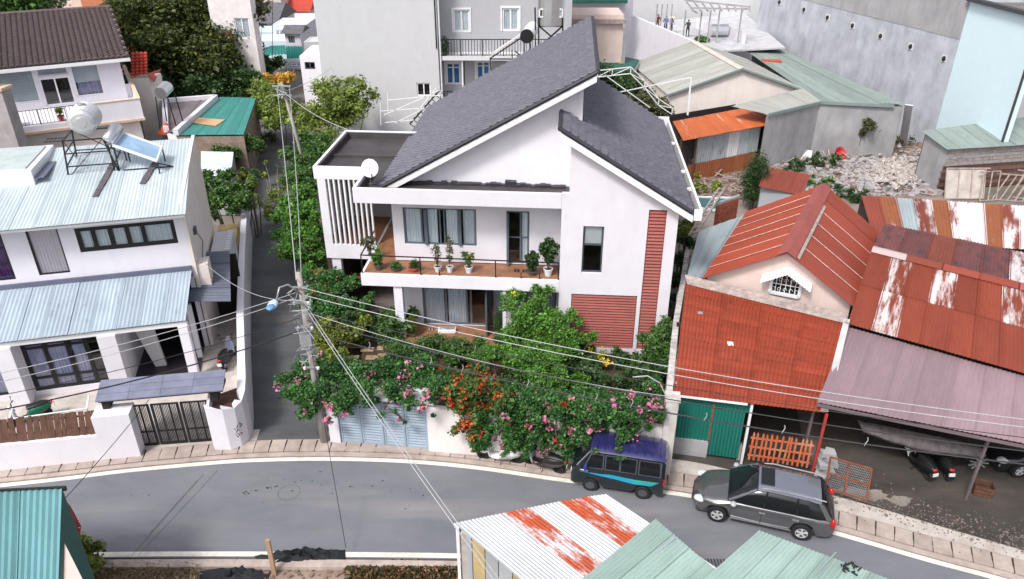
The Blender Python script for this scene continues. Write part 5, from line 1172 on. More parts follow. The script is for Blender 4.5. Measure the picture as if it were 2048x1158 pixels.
# --- tall rough concrete wall and blue wall: one building
TA_, TB_, TC_ = (25.0, 81.0), (33.2, 58.3), (33.6, 50.5)
tw = thing('concrete_tower_block', 'tall windowless block with stained bare concrete side and pale blue end wall', 'building', (TB_[0], TB_[1], 0))
ROUGH = paint('stained_concrete', (.45, .465, .52), .9, var=.2, scale=.6, dirt=(.22, .22, .25), damt=.5, streak=True, bump=.2)
m_ = MB(); m_.prism([Vector((*TA_, 0)), Vector((*TB_, 0)), Vector((*TB_, 16)), Vector((*TA_, 16))], (.4, .2, 0)); m_.build('side_wall', ROUGH, tw, W=True)
m_ = MB(); m_.prism([Vector((TB_[0] + .02, TB_[1], 0)), Vector((*TC_, 0)), Vector((TC_[0], TC_[1], 11.1)), Vector((TB_[0] + .02, TB_[1], 11.1))], (.4, 0, 0)); m_.build('blue_wall', SKYBLUE, tw, W=True)
m_ = MB(); m_.beam((TB_[0] - .1, TB_[1], 11.25), (TC_[0] - .1, TC_[1] - .3, 11.25), .5, .25); m_.beam((33.55, 50.45, 0), (33.55, 50.45, 11.1), .12); m_.build('coping', paint('coping_dark', (.05, .05, .06), .6), tw, W=True)
m_ = MB(); m_.prism([Vector((TB_[0] + .4, TB_[1], 11)), Vector((60, 58.3, 11)), Vector((60, 58.3, 16)), Vector((TB_[0] + .4, TB_[1], 16))], (0, .3, 0)); m_.build('upper_wall', ROUGH, tw, W=True)
# projecting band between the coats of render (a real 3 cm step)
e = Vector((TB_[0] - TA_[0], TB_[1] - TA_[1], 0)); nrm = Vector((-e.y, e.x, 0)).normalized() * -1
if nrm.x > 0: nrm = -nrm
def onwall(px, py):
    c = Vector((0, 0, CAMH)); d = ray(px, py); t = (Vector((*TB_, 0)) - c).dot(nrm) / d.dot(nrm); return c + d * t
B = [onwall(*p) for p in ((1640, 20), (1760, 60), (1860, 170), (1870, 250), (1720, 170), (1545, 90))]
b0 = [onwall(*p) for p in ((1600, 0), (1900, 165), (1905, 122), (1650, -40))]
BAND = paint('darker_render', (.33, .325, .335), .9, var=.14, scale=.5, dirt=(.2, .2, .21), damt=.6, streak=True, bump=.2)
m_ = MB(); ee = e.normalized()
def onw(s, z): return Vector((TB_[0], TB_[1], z)) - ee * s
m_.prism([onw(.05, 8.4) + nrm * .0, onw(20, 8.9), onw(20, 16), onw(.05, 16)], nrm * .03); m_.build('render_coat', BAND, tw, W=True)
src = None                                                       # row of small ventilation holes
for k, (px, py) in enumerate(((1609, 19), (1656, 35), (1706, 51), (1762, 72), (1822, 93), (1889, 117), (1560, 4))):
    p = onwall(px, py) + nrm * .05; m_ = MB(); m_.ball(p, .17, .17, .2, 8, 5); v = m_.build('vent_hole', DARK, tw, W=True)
    m_ = MB(); a_ = ee * .26; b_ = Vector((0, 0, .26)); q_ = p - nrm * .04
    for s1, s2 in ((a_, b_), (-a_, b_)): pass
    m_.prism([q_ - a_ - b_, q_ + a_ - b_, q_ + a_ + b_, q_ - a_ + b_], nrm * .03); m_.build('vent_surround', WHITEM, v, W=False) if False else m_.build('vent_surround', WALLG, tw, W=True)
# leaning pale board at the wall corner
t = thing('leaning_board', 'long pale board leaning in the corner where the concrete wall meets the tall block', 'board', pz(1795, 280, 0)); m_ = MB(); a, b = pz(1802, 292, .1), pz(1812, 212, 3.9); m_.beam(pz(1805, 290, .05), pz(1818, 210, 4.1), .55, .08); m_.build('board', WALLG, t, W=True)
# --- orange-roofed tin shed
oh = thing('orange_roof_tin_shed', 'tin shed with bright orange corrugated roof over silvery and rusty wall sheets', 'shed', pz(1400, 345, 0))
O1, O2, O3, O4 = pz(1366, 282, 3.3), pz(1557, 247, 3.3), pz(1505, 213, 3.8), pz(1345, 243, 3.8)
metal_roof(oh, O1, O2, O3, O4, 8, 1, ORANGE, .2, .025, seed=71)
F2 = Frame((O1.x, O1.y, 0), math.atan2(O2.y - O1.y, O2.x - O1.x)); wlen = (O2 - O1).length; F1_keep = F1; F1 = F2
for k in range(6): x0 = 1.6 + k * .98; stand(oh, x0, x0 + 1.0, 1.25, 3.1, .5 - .03 * (k % 2), [ZINC, ZINC, ZINC, RUSTW, ZINC, BLUEG][k], 'wall_sheet', .17, .025)
for k in range(6): x0 = 1.0 + k * 1.05; stand(oh, x0, x0 + 1.08, 0, 1.28, .42 - .03 * (k % 2), RUSTO, 'wall_sheet', .17, .025)
m_ = MB()
for x in (.2, 1.55, wlen - .5): a = F1.m @ Vector((x, .4, 0)); MB().beam(a, a + Vector((0, 0, 3.3)), .12).build('post', BROWNW, oh, W=True)
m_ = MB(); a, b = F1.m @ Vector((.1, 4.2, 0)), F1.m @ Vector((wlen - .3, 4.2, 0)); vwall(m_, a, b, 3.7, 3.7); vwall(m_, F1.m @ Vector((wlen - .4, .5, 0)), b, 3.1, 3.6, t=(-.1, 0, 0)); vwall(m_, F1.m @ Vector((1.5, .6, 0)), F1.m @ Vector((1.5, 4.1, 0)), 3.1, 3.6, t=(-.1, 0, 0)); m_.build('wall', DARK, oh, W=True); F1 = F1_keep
# --- little red-roofed hutch
hu = thing('red_roof_hutch', 'tiny hutch with a three-sheet rusty red roof beside the dark cypress', 'shed', pz(1555, 412, 0))
S1, S2, S3, S4 = pz(1517, 373, 2.2), pz(1600, 392, 2.2), pz(1623, 350, 2.5), pz(1535, 334, 2.5)
metal_roof(hu, S1, S2, S3, S4, 3, 1, [REDM2, RUSTR], .2, .02, seed=73); m_ = MB(); k_ = Vector((.3, .3, 0)); vwall(m_, S1 + k_, S2 + Vector((-.3, .3, 0)), 2.15, 2.15); vwall(m_, S1 + k_, S4 + Vector((.3, -.3, 0)), 2.1, 2.4, t=(.1, 0, 0)); vwall(m_, S2 + Vector((-.3, .3, 0)), S3 + Vector((-.3, -.3, 0)), 2.1, 2.4, t=(-.1, 0, 0)); m_.build('wall', ZINC, hu, W=True)
# --- board shed at the right edge
rs = thing('grey_board_shed', 'tumbledown shed of grey and brown boards with pale teal roof at the right', 'shed', pz(1900, 385, 0))
q1, q2, q3, q4 = pz(1893, 300, 3.0), pz(2140, 285, 3.0), pz(2070, 232, 3.4), pz(1842, 262, 3.4)
metal_roof(rs, q1, q2, q3, q4, 9, 1, TEALG, .2, .02, seed=74)
a, b = q1 + Vector((.2, .3, 0)), q2 + Vector((-.2, .3, 0)); c_ = q4 + Vector((.3, -.2, 0)); BRD = [OLDW, paint('grey_board', (.30, .29, .31), .9, var=.3, scale=5), BROWNW, paint('umber_board', (.13, .08, .07), .9, var=.4, scale=5)]
for k in range(12):
    m_ = MB(); z = .02 + k * .245; m_.prism([Vector((a.x, a.y - .02 * (k % 2), z)), Vector((b.x, b.y - .02 * (k % 2), z + r5.uniform(-.05, .05))), Vector((b.x, b.y, z + .24)), Vector((a.x, a.y, z + .24))], (0, .05, 0)); m_.build('wall_board', BRD[(2 + (k % 2)) if k < 7 else k % 2], rs, W=True)
m_ = MB(); vwall(m_, c_, a, 3.3, 2.95, t=(.08, 0, 0)); m_.build('side_wall', CONC, rs, W=True); m_ = MB(); vwall(m_, c_, q3, 3.3, 3.3, t=(0, .1, 0)); m_.build('back_wall', BROWNW, rs, W=True)
# --- white washed wall with terrace, pink block, small green roof
wa, wb = pz(1252, 104, 4.0), pz(1385, 82, 6.2)
ww = thing('terrace_house', 'house with blank white side wall and open washing terrace behind the grey warehouse roof', 'house', (12.3, 70, 0))
m_ = MB(); m_.prism([Vector((10.9, 69.5, 0)), Vector((18.5, 69.5, 0)), Vector((16.6, 84, 0)), Vector((12.0, 84, 0))][::-1], (0, 0, 6)) if False else None
WA, WB_, WC = pY(1262, 30, 84), pY(1388, 84, 71.5), pY(1250, 0, 84)
m_ = MB(); zt = 6.0; wl_ = pz(1264, 32, zt); wr_ = pz(1386, 84, zt); far = wr_ + Vector((8, 14, 0))
m_.prism([Vector((wl_.x, wl_.y, 0)), Vector((wr_.x, wr_.y, 0)), Vector((wr_.x, wr_.y, zt + .05)), Vector((wl_.x, wl_.y, zt + .05))], (.25, .1, 0)); m_.prism([Vector((wl_.x - .9, wl_.y + .2, 0)), Vector((wl_.x, wl_.y, 0)), Vector((wl_.x, wl_.y, 12)), Vector((wl_.x - .9, wl_.y + .2, 12))], (.1, .4, 0)); m_.build('wall', WHITE, ww, W=True)
m_ = MB(); m_.prism([Vector((wl_.x + .3, wl_.y, zt - 1.0)), Vector((wr_.x + .3, wr_.y, zt - 1.0)), Vector((wr_.x + 9, wr_.y + 2, zt - 1.0)), Vector((wl_.x + 14, wl_.y + 8, zt - 1.0))], (0, 0, .15)); m_.build('terrace_floor', paint('terrace_concrete', (.50, .50, .52), .9, dirt=(.25, .25, .26), damt=.5), ww, W=True)
m_ = MB(); bk = [pY(1275, -40, 90), pY(1500, -40, 90)]; m_.prism([Vector((wl_.x, 90, 0)), Vector((30, 90, 0)), Vector((30, 90, 11)), Vector((wl_.x, 90, 11))], (0, .3, 0)); m_.build('back_wall', WALLG, ww, W=True)
pk = thing('pink_block', 'small salmon pink rendered block at the ridge end of the slate-grey roof', 'building', pz(1190, 107, 3))
a, b = pY(1150, 107, 68), pY(1243, 107, 68); zt = pY(1190, 30, 68).z; m_ = MB(); m_.prism([Vector((a.x - 2, 68, 0)), Vector((b.x, 68, 0)), Vector((b.x, 72, 0)), Vector((a.x - 2, 72, 0))], (0, 0, zt)); m_.build('wall', PINKW, pk, W=True)
zz = pY(1190, 47, 67.9).z; m_ = MB(); m_.box(a.x - 2, b.x + .2, 67.6, 67.98, zz, zz + .35); m_.build('ledge', OLDW, pk, W=True); m_ = MB(); m_.box(b.x + .02, b.x + .3, 67.7, 68.0, 2, zt - 1); m_.build('drain_pipe', GALV, pk, W=True)
gq = thing('green_roof_annex', 'small dark green roof with an ochre stripe below the pink block', 'annex', pz(1230, 140, 4)); Q = [pz(*p, 4.5) for p in ((1195, 142), (1262, 146), (1278, 122), (1200, 106))]; m_ = MB(); m_.prism(Q, (0, 0, .12)); m_.build('roof', paint('dark_green_roof', (.012, .10, .075), .6, var=.2), gq, W=True)
m_ = MB(); m_.prism([pz(*p, 4.64) for p in ((1238, 128), (1248, 127), (1232, 112), (1221, 112))], (0, 0, .02)); m_.build('stripe', paint('ochre', (.45, .26, .05), .7), gq, W=True); m_ = MB(); m_.prism([Vector((p.x, p.y, 0)) for p in Q], (0, 0, 4.45)); m_.build('wall', WALLG, gq, W=True)
# white building behind with blue window, top centre
t = thing('white_rear_house', 'white house with dark green eave and a blue window behind the pink block', 'house', (4, 80, 0)); a, b = pY(1125, 30, 80), pY(1250, 30, 80)
f = MB(); wall_holes(f, a.x - 1, b.x, 0, 14, 0, .3, [(6.6, 8.2, 9.0, 10.4)]); f = f.build('wall', WHITE, t); f.location = (-4, 0, 0)
w_ = window(t, 6.6 - 4, 8.2 - 4, 9.0, 10.4, .1, cols=2, fm=WHITEM, cur=CURTB)
m_ = MB(); zz = pY(1190, 6, 79).z; m_.box(a.x - 5, b.x - 4, -1.2, -.01, zz, zz + .3); m_.build('eave', MATS['dark_green_roof'], t)
# --- light grey party wall and the balconied facade
GX0, GX1 = pY(638, 100, 60).x, pY(876, 100, 60).x
gb = thing('grey_apartment_house', 'big pale grey house with a blank wall and a balconied front behind the white house', 'apartment house', (GX0, 60, 0))
m_ = MB(); hw = GB_ = None
a_ = pY(833, 166, 60); b_ = pY(862, 192, 60); hole = (a_.x - GX0, b_.x - GX0, b_.z, a_.z)
wall_holes(m_, 0, GX1 - GX0, 0, 16, 0, .3, [hole]); m_.box(0, .3, .3, 14, 0, 16); m_.box(GX1 - GX0 - .3, GX1 - GX0, .3, 2, 0, 16); m_.box(.3, GX1 - GX0, 13.7, 14, 0, 16); m_.build('wall', WALLG, gb)
window(gb, *hole, .1, cols=2, fm=WHITEM, fw=.09, glass=True); m_ = MB(); m_.box(hole[0], hole[1], .25, .29, hole[2], hole[3]); m_.build('dark_room_sheet', DARK, gb)  # near-black sheet paints in the unlit room behind the pane
FX1 = pY(1135, 60, 62).x; FG = lambda px, py: pY(px, py, 62)
def hr(x0, y0, x1, y1): a = pY(x0, y0, 62); b = pY(x1, y1, 62); return (a.x - GX0, b.x - GX0, b.z, a.z)
wins = [hr(906, 19, 940, 64), hr(1004, 16, 1038, 62), hr(891, 125, 922, 169), hr(952, 122, 981, 168)]
m_ = MB(); wall_holes(m_, GX1 - GX0, FX1 - GX0, 0, 16, 2, 2.25, wins); m_.box(FX1 - GX0, FX1 - GX0 + .3, 2, 14, 0, 16); m_.build('front_wall', WALLG2, gb)
for k, h in enumerate(wins):
    w_ = window(gb, *h, 2.08, cols=2, rows=1, fm=WHITEM, fw=.14, cur=(CURT if k < 2 else CURTB), curs=[(.05, .48), (.52, .95)])
    m_ = MB(); m_.box(h[0] - .12, h[1] + .12, 1.94, 1.998, h[3], h[3] + .14); m_.box(h[0] - .12, h[0] - .002, 1.94, 1.998, h[2], h[3]); m_.box(h[1] + .002, h[1] + .12, 1.94, 1.998, h[2], h[3]); m_.build('surround', WHITEM, w_)
    if k > 1: m_ = MB(); m_.box(h[0] + .1, h[1] - .1, 1.99, 2.04, h[3] - .42, h[3] - .34); m_.build('transom', WHITEM, w_)
for z, lab in ((6.75, 'upper'), (2.75, 'lower')):
    m_ = MB(); m_.box(GX1 - GX0 + .02, FX1 - GX0, .3, 1.998, z - .3, z); m_.build('balcony_slab', WALLG, gb)
    railing(gb, [(GX1 - GX0 + .1, .45, z), (FX1 - GX0 - .1, .45, z)], 1.25, .22, .022, BLACKM, .06)
m_ = MB(); m_.tube([(GX1 - GX0 + .15, .2, .3), (GX1 - GX0 + .15, .2, 16)], .06); m_.tube([(3.8 + GX1 - GX0 - 2, .5, 3.0), (3.8 + GX1 - GX0 - 2, .5, 6.4)], .05); m_.build('drain_pipe', WHITEM, gb)
m_ = MB(); m_.box(GX1 - GX0 + 1.9, GX1 - GX0 + 1.98, .5, .58, 2.8, 6.4); m_.build('balcony_post', BLACKM, gb)
m_ = MB(); m_.tube([(GX1 - GX0 - .1, .0 - .02, z0_) for z0_ in (7.4, 12)], .05); m_.build('lamp_pipe', BLACKM, gb)
# plants on the balcony corner
pl = thing('balcony_plant', 'dark spiky plant at the left end of the upper balcony of the grey house', 'plant', (GX1 + .5, 60.7, 6.75)); m_ = MB(); m_.lathe((0, 0, 0), [(.16, 0), (.22, .3)], 10); m_.build('pot', POTB, pl); leaves('foliage', clump_pts([(0, 0, .8, .3, .25, .6)], 260, 3), .22, G_DEEP, pl, 2, 3)
# --- heaters and tank over the ridge
CY = 43
def framework(nm, lab, pts, w=.07):
    t = thing(nm, lab, 'frame', pts[0][0]); m_ = MB()
    for a, b in pts: m_.beam(a, b, w)
    m_.build('frame', BLACKM, t, W=True); return t
q = lambda px, py, Y=50: pY(px, py, Y)
framework('heater_frame', 'black steel frame carrying the tilted solar heater above the slate-grey roof', [(q(980, 116), q(985, 172)), (q(1024, 100), q(1025, 140)), (q(1060, 75), q(1062, 120)), (q(1070, 60), q(1072, 118)), (q(980, 118), q(1058, 118)), (q(983, 150), q(1003, 150)), (q(1030, 102), q(1055, 122)), (q(980, 117), q(1048, 72)), (q(980, 117, 51.5), q(1048, 72, 51.5)), (q(980, 117), q(980, 117, 51.5)), (q(985, 172), q(1090, 118)), (q(980, 116, 51.5), q(985, 172, 51.5)), (q(1060, 75, 51.5), q(1062, 125, 51.5))])
hz2 = thing('rooftop_solar_heater', 'solar water heater with a white cylinder tilted over the slate-grey roof edge', 'solar heater', q(1020, 110)); m_ = MB()
a, b, c_, d_ = q(983, 112, 49.9), q(1046, 68, 49.9), q(1052, 62, 51.6), q(990, 104, 51.6); m_.prism([a, b, c_, d_], (0, 0, .1)); m_.build('panel', paint('cream_panel', (.66, .62, .60), .4), hz2, W=True)
m_ = MB(); a, b = q(1054, 72, 49.3), q(1066, 56, 51.4); m_.tube([a, b], .42, 18); m_.build('cylinder', WHITEM, hz2, W=True, smooth=False); m_ = MB(); m_.tube([a + (a - b).normalized() * .12, a], .43, 18); m_.build('end_cap', BLACKM, hz2, W=True)
a, b = q(1074, 8, 48), q(1130, 8, 48)
tk2 = thing('round_rooftop_tank', 'white and steel water tank on a black stand right at the top edge', 'water tank', a); m_ = MB(); c_ = a.lerp(b, .5); r_ = (b - a).length / 2; m_.tube([c_ + Vector((0, 0, -1.15)), c_ + Vector((0, 0, 1.6))], r_, 22); m_.build('barrel', STEEL, tk2, W=True, smooth=False)
framework('tank_tower', 'black steel tower under the white tank behind the ridge', [(q(1077, 36, 47.5), q(1078, 120, 47.5)), (q(1125, 36, 47.5), q(1126, 80, 47.5)), (q(1077, 36, 48.8), q(1078, 110, 48.8)), (q(1125, 36, 48.8), q(1126, 80, 48.8)), (q(1077, 36, 47.5), q(1125, 36, 47.5)), (q(1077, 52, 47.5), q(1125, 52, 47.5)), (q(1078, 52, 47.5), q(1120, 88, 47.5)), (q(1125, 52, 47.5), q(1078, 95, 47.5)), (q(1077, 36, 48.8), q(1125, 36, 48.8)), (q(1070, 15, 47.5), q(1071, 60, 47.5))], .09)
t = thing('black_board_box', 'dark box under the white rooftop tank with pale frame', 'box', q(1100, 27, 47.5)); a, b = q(1079, 18, 47.4), q(1124, 34, 47.4); m_ = MB(); m_.box(a.x, b.x, 47.4, 48.6, b.z, a.z); m_.build('body', DARK, t, W=True); m_ = MB()
for x in (a.x, (a.x + b.x) / 2, b.x): m_.box(x - .04, x + .04, 47.33, 47.38, b.z, a.z)
m_.box(a.x, b.x, 47.33, 47.38, a.z - .05, a.z + .03); m_.box(a.x, b.x, 47.33, 47.38, b.z - .03, b.z + .05); m_.build('rim', WHITEM, t, W=True)
# white pipe rack on the terrace left of the big roof
t = thing('white_pipe_rack', 'white pipe drying rack between the flat roof and the pale grey wall', 'rack', q(800, 250, 46)); m_ = MB()
Qk = lambda px, py: pY(px, py, 45)
for a, b in (((760, 205), (762, 250)), ((775, 185), (776, 228)), ((762, 222), (880, 214)), ((776, 200), (885, 190)), ((770, 245), (828, 240)), ((878, 172), (888, 215)), ((768, 230), (880, 180)), ((790, 246), (890, 196)), ((835, 222), (872, 176))): m_.beam(Qk(*a), Qk(*b), .035)
m_.build('pipe', WHITEM, t, W=True)
t = thing('black_roof_stair', 'black steel stair leading down behind the slate-grey roof at its lower left', 'stair', Qk(850, 230)); m_ = MB()
for o_ in (0, .5): m_.beam(pY(820, 248, 45.5 + o_), pY(878, 182, 45.5 + o_), .08)
for k in range(9): f = k / 8; a = pY(820, 248, 45.5).lerp(pY(878, 182, 45.5), f); m_.beam(a, a + Vector((0, .5, 0)), .06); m_.beam(a, a + Vector((.35, 0, -.25)), .04)
m_.build('frame', BLACKM, t, W=True)
# white steel truss and boards behind the right roof
t = thing('white_truss', 'curved white steel lattice beam behind the ridge of the slate-grey roof', 'truss', q(1260, 150, 48)); m_ = MB(); top = [pY(*p, 48) for p in ((1196, 141), (1225, 138), (1262, 134), (1290, 162), (1318, 198), (1345, 216))]; bot = [p + Vector((0, 0, -.4)) for p in top]
for L_ in (top, bot):
    for a, b in zip(L_[:-1], L_[1:]): m_.beam(a, b, .05)
for a, b in zip(top, bot): m_.beam(a, b, .05)
for a, b in zip(top[1:], bot[:-1]): m_.beam(a, b, .04)
m_.beam(pY(1210, 150, 48), pY(1300, 215, 48), .05); m_.beam(pY(1240, 184, 48), pY(1380, 155, 48), .05); m_.beam(pY(1382, 155, 48), pY(1375, 230, 48), .1); m_.build('bar', WHITEM, t, W=True)
# --- small rubbish lot
lot = flat('rubble_lot', [pz(*p) for p in ((1530, 305), (1800, 282), (1890, 300), (1900, 400), (1900, 470), (1620, 470), (1440, 470), (1380, 400), (1400, 330))], .01, asphaltmat('rubble_ground', (.15, .105, .085), (.36, .29, .26), True))
rg = np.random.RandomState(4); RUB = [paint('rubble_white', (.40, .36, .355), .9, var=.45, scale=3), paint('rubble_grey', (.36, .34, .35), .9, var=.3), paint('rubble_brown', (.22, .15, .12), .9, var=.4), REDT]
for mi, (cnt, mt) in enumerate(((1100, RUB[0]), (2200, RUB[1]), (1400, RUB[2]))):
    m_ = MB(); 
    for k in range(cnt):
        if rg.uniform() < .72: px, py = rg.uniform(1610, 1880), rg.uniform(305, 392)
        else: px, py = rg.uniform(1545, 1760), rg.uniform(297, 335)
        if mi == 2 and k % 2: px, py = rg.uniform(1540, 1895), rg.uniform(290, 330)
        p = pz(px, py); s = rg.uniform(.04, .19) * (1 if rg.uniform() < .9 else 2.2); a = rg.uniform(0, 3.1); pts = [Vector((p.x + s * rg.uniform(.5, 1) * math.cos(a + j * 1.3), p.y + s * rg.uniform(.5, 1) * math.sin(a + j * 1.3), 0)) for j in range(5)]
        m_.prism(pts, (rg.uniform(-.1, .1), rg.uniform(-.1, .1), s * rg.uniform(.25, .9)))
    o = m_.build('rubble', mt, lot); o['kind'] = 'stuff'
heap = MB()
for k in range(700): px, py = rg.normal(1790, 42), rg.normal(352, 13); p = pz(px, py); s = rg.uniform(.05, .22); h = max(0, .5 - ((px - 1790) / 60) ** 2 * .5); a = rg.uniform(0, 3); heap.prism([Vector((p.x + s * math.cos(a + j * 1.3), p.y + s * math.sin(a + j * 1.3), h * rg.uniform(.5, 1))) for j in range(5)], (.05, .02, s * .5))
o = heap.build('rubble_heap', paint('rubble_mixed', (.36, .32, .30), .9, var=.6, scale=5), lot); o['kind'] = 'stuff'
for px, py, mt, lb in ((1731, 292, paint('orange_red_plastic', (.7, .06, .03), .4), 'bright red plastic tub lying by the concrete wall near the leaning board'), (1674, 309, paint('rose_plastic', (.55, .05, .06), .4), 'red basin with pale rim among the rubbish in the lot')):
    t = thing('plastic_basin', lb, 'basin', pz(px, py, .35), 0); m_ = MB(); m_.lathe((0, 0, 0), [(.25, 0), (.45, .4), (.5, .42), (.42, .38), (.2, .05)], 14); o = m_.build('bowl', mt, t); t.rotation_euler = (R(55), 0, R(20))
for px, py, sx, sy, mt, lb in ((1570, 312, 1.5, .9, RUB[0], 'pale crumpled sheet heaped on the rubbish beside the tin shed'), (1612, 318, .8, .7, WHITEM, 'small white panel standing in the rubbish in front of the concrete wall'), (1860, 340, .0, 0, None, '')):
    if mt is None: continue
    p = pz(px, py); t = thing('rubbish_panel', lb, 'panel', p, R(-12)); m_ = MB(); m_.box(-sx / 2, sx / 2, -.05, .03, 0, sy); o = m_.build('sheet', mt, t); o.rotation_euler = (R(-40), 0, 0)
m_ = MB()
for k in range(70):
    px, py = (rg.uniform(1385, 1500), rg.uniform(345, 395)) if k < 34 else (rg.uniform(1545, 1720), rg.uniform(300, 330)); p = pz(px, py, rg.uniform(.05, .4)); a = rg.uniform(0, 3.1); l = rg.uniform(.3, 1.3); m_.beam(p, p + Vector((l * math.cos(a), l * math.sin(a), rg.uniform(-.1, .25))), .09, .04)
o = m_.build('scrap_timber', OLDW, lot); o['kind'] = 'stuff'
m_ = MB()
for k in range(500): px, py = rg.uniform(1385, 1530), rg.uniform(335, 400); p = pz(px, py); s = rg.uniform(.04, .16); a = rg.uniform(0, 3); m_.prism([Vector((p.x + s * math.cos(a + j * 1.3), p.y + s * math.sin(a + j * 1.3), .01)) for j in range(5)], (0, 0, s * .6))
o = m_.build('rubble', RUB[2], lot); o['kind'] = 'stuff'
building('grey_street_building', 'grey blue flat building beyond the pale blue wall at the right edge', 'building', [(37, 60), (52, 60), (52, 72), (37, 72)], 5.5, WALLG2, parapet=.5)
# stacked old window frames in front of the board shed
for k, (px, py) in enumerate(((1920, 392), (1965, 396), (2010, 396), (2040, 392))):
    p = pz(px, py, 0); t = thing('old_window_frame', ['weathered pale door panel with an orange stain leaning on the board shed', 'bare timber frame leaning beside the stained pale panel', 'skewed bundle of grey timber frames in front of the brown boards', 'rightmost timber frame leaning at the board shed'][k], 'frame', p, R([0, 8, -15, -30][k])); m_ = MB(); w_ = [2.6, 1.2, 1.8, 1.2][k]; h_ = [1.9, 1.8, 1.6, 1.7][k]; n_ = [3, 2, 4, 3][k]
    for j in range(n_ + 1): x = -w_ / 2 + w_ * j / n_; m_.beam((x, -.5, 0), (x + [0, .3, .8, .5][k], .2, h_), .07)
    m_.beam((-w_ / 2, -.5, .02), (w_ / 2, -.5, .02), .07); m_.beam((-w_ / 2, .2, h_), (w_ / 2 + .3, .2, h_), .07); m_.build('frame', OLDW if k else PAVE, t)
    if k == 0: m_ = MB(); m_.prism([(-1.3, -.46, 0), (1.3, -.46, 0), (1.3, .24, 1.85), (-1.3, .24, 1.85)], (0, .04, 0)); m_.build('panel', CONC2, t)
# --- low glazed box in place of a covered car behind the boundary wall
t = thing('teal_glass_box', 'low box glazed in dark teal with white frame, standing in for a covered car beside the roof gutter', 'lean-to', pz(1430, 415, 0)); A_ = [pz(*p, 2.4) for p in ((1392, 418), (1455, 425), (1470, 398), (1394, 396))]; m_ = MB(); m_.prism(A_, (0, 0, .04)); m_.build('pane', paint('teal_glass', (.015, .10, .10), .15), t, W=True); m_ = MB()
for i in range(4): m_.beam(A_[i] + Vector((0, 0, .05)), A_[(i + 1) % 4] + Vector((0, 0, .05)), .12)
m_.beam(A_[0].lerp(A_[1], .5) + Vector((0, 0, .05)), A_[3].lerp(A_[2], .5) + Vector((0, 0, .05)), .07); m_.build('frame', WHITEM, t, W=True); m_ = MB(); m_.prism([Vector((p.x, p.y, 0)) for p in A_], (0, 0, 2.35)); m_.build('wall', CONC2, t, W=True)
# people and things on the washing terrace come later
# --- red, grey and teal roofs left of the alley
t = thing('red_tile_outbuilding', 'small outbuilding with bright red tiled roof right of the brown tiled house', 'outbuilding', pz(280, 150, 5)); a0, a1, a2, a3 = pz(262, 152, 6.0), pz(296, 150, 6.0), pz(290, 108, 7.2), pz(262, 107, 7.2)
mi = FR[t.name]; ex = (a1 - a0); ey = (a3 - a0); tile_field(t, mi @ a0, ex, ey, ex.length, ey.length, .3, .36, REDT, 60); m_ = MB(); m_.prism([Vector((p.x, p.y, 0)) for p in (a0, a1, a1 + Vector((.3, 1.5, 0)), a0 + Vector((0, 1.5, 0)))], (0, 0, 5.8)); m_.build('wall', CREAM, t, W=True)
m_ = MB(); m_.prism([a1, pz(322, 140, 5.6), pz(308, 165, 5.6)], (0, 0, .1)); m_.build('side_roof', REDT, t, W=True)
t = thing('grey_roof_outbuilding', 'low outbuilding with dull brown grey sheet roof and white parapet beside the teal roof', 'outbuilding', pz(350, 268, 0)); Q = [pz(*p, 3.6) for p in ((333, 262), (352, 268), (432, 197), (330, 205))]; metal_roof(t, Q[0], Q[1], Q[2], Q[3], 3, 1, sheetmat('brown_grey_sheet', (.20, .165, .18), (.2, .1, .07), rt=.75, rough=.6), .25, .02, seed=81)
m_ = MB(); 
for a, b in ((0, 3), (3, 2), (2, 1)): m_.beam(Q[a] + Vector((0, 0, .1)), Q[b] + Vector((0, 0, .1)), .35, .4)
m_.build('parapet', WHITE, t, W=True); m_ = MB(); m_.prism([Vector((p.x, p.y, 0)) for p in Q], (0, 0, 3.4)); m_.build('wall', WHITE, t, W=True)
t = thing('teal_roof_shed', 'shed with clean teal metal roof and an orange patch beside the alley', 'shed', pz(420, 270, 0)); Q = [pz(*p, 3.5) for p in ((354, 271), (487, 270), (512, 196), (440, 194))]; metal_roof(t, Q[0], Q[1], Q[2], Q[3], 7, 1, TEAL2, .25, .015, seed=82)
m_ = MB(); m_.prism([pz(*p, 3.56) for p in ((385, 246), (432, 252), (450, 240), (395, 236))], (0, 0, .03)); m_.build('patch', paint('orange_tape', (.65, .38, .2), .7), t, W=True)
m_ = MB(); m_.prism([Vector((p.x, p.y, 0)) for p in Q], (0, 0, 3.4)); m_.build('wall', paint('earthy_wall', (.25, .19, .15), .9, var=.3, dirt=(.1, .07, .05), damt=.7), t, W=True)
t = thing('small_steel_tank', 'small steel tank on a thin black stand behind the red tiled outbuilding', 'water tank', pz(325, 215, 3.8)); c_ = pY(328, 180, 52); m_ = MB(); m_.tube([c_ + Vector((-.05, -.5, -.1)), c_ + Vector((.05, .5, .1))], .42, 16); m_.build('barrel', STEEL, t, W=True)
m_ = MB()
for x, y in ((-.4, -.6), (.4, -.6), (.4, .6), (-.4, .6)): m_.beam(c_ + Vector((x, y, -.3)), Vector((c_.x + x * 1.5, c_.y + y, 3.6)), .06)
m_.build('stand', BLACKM, t, W=True)
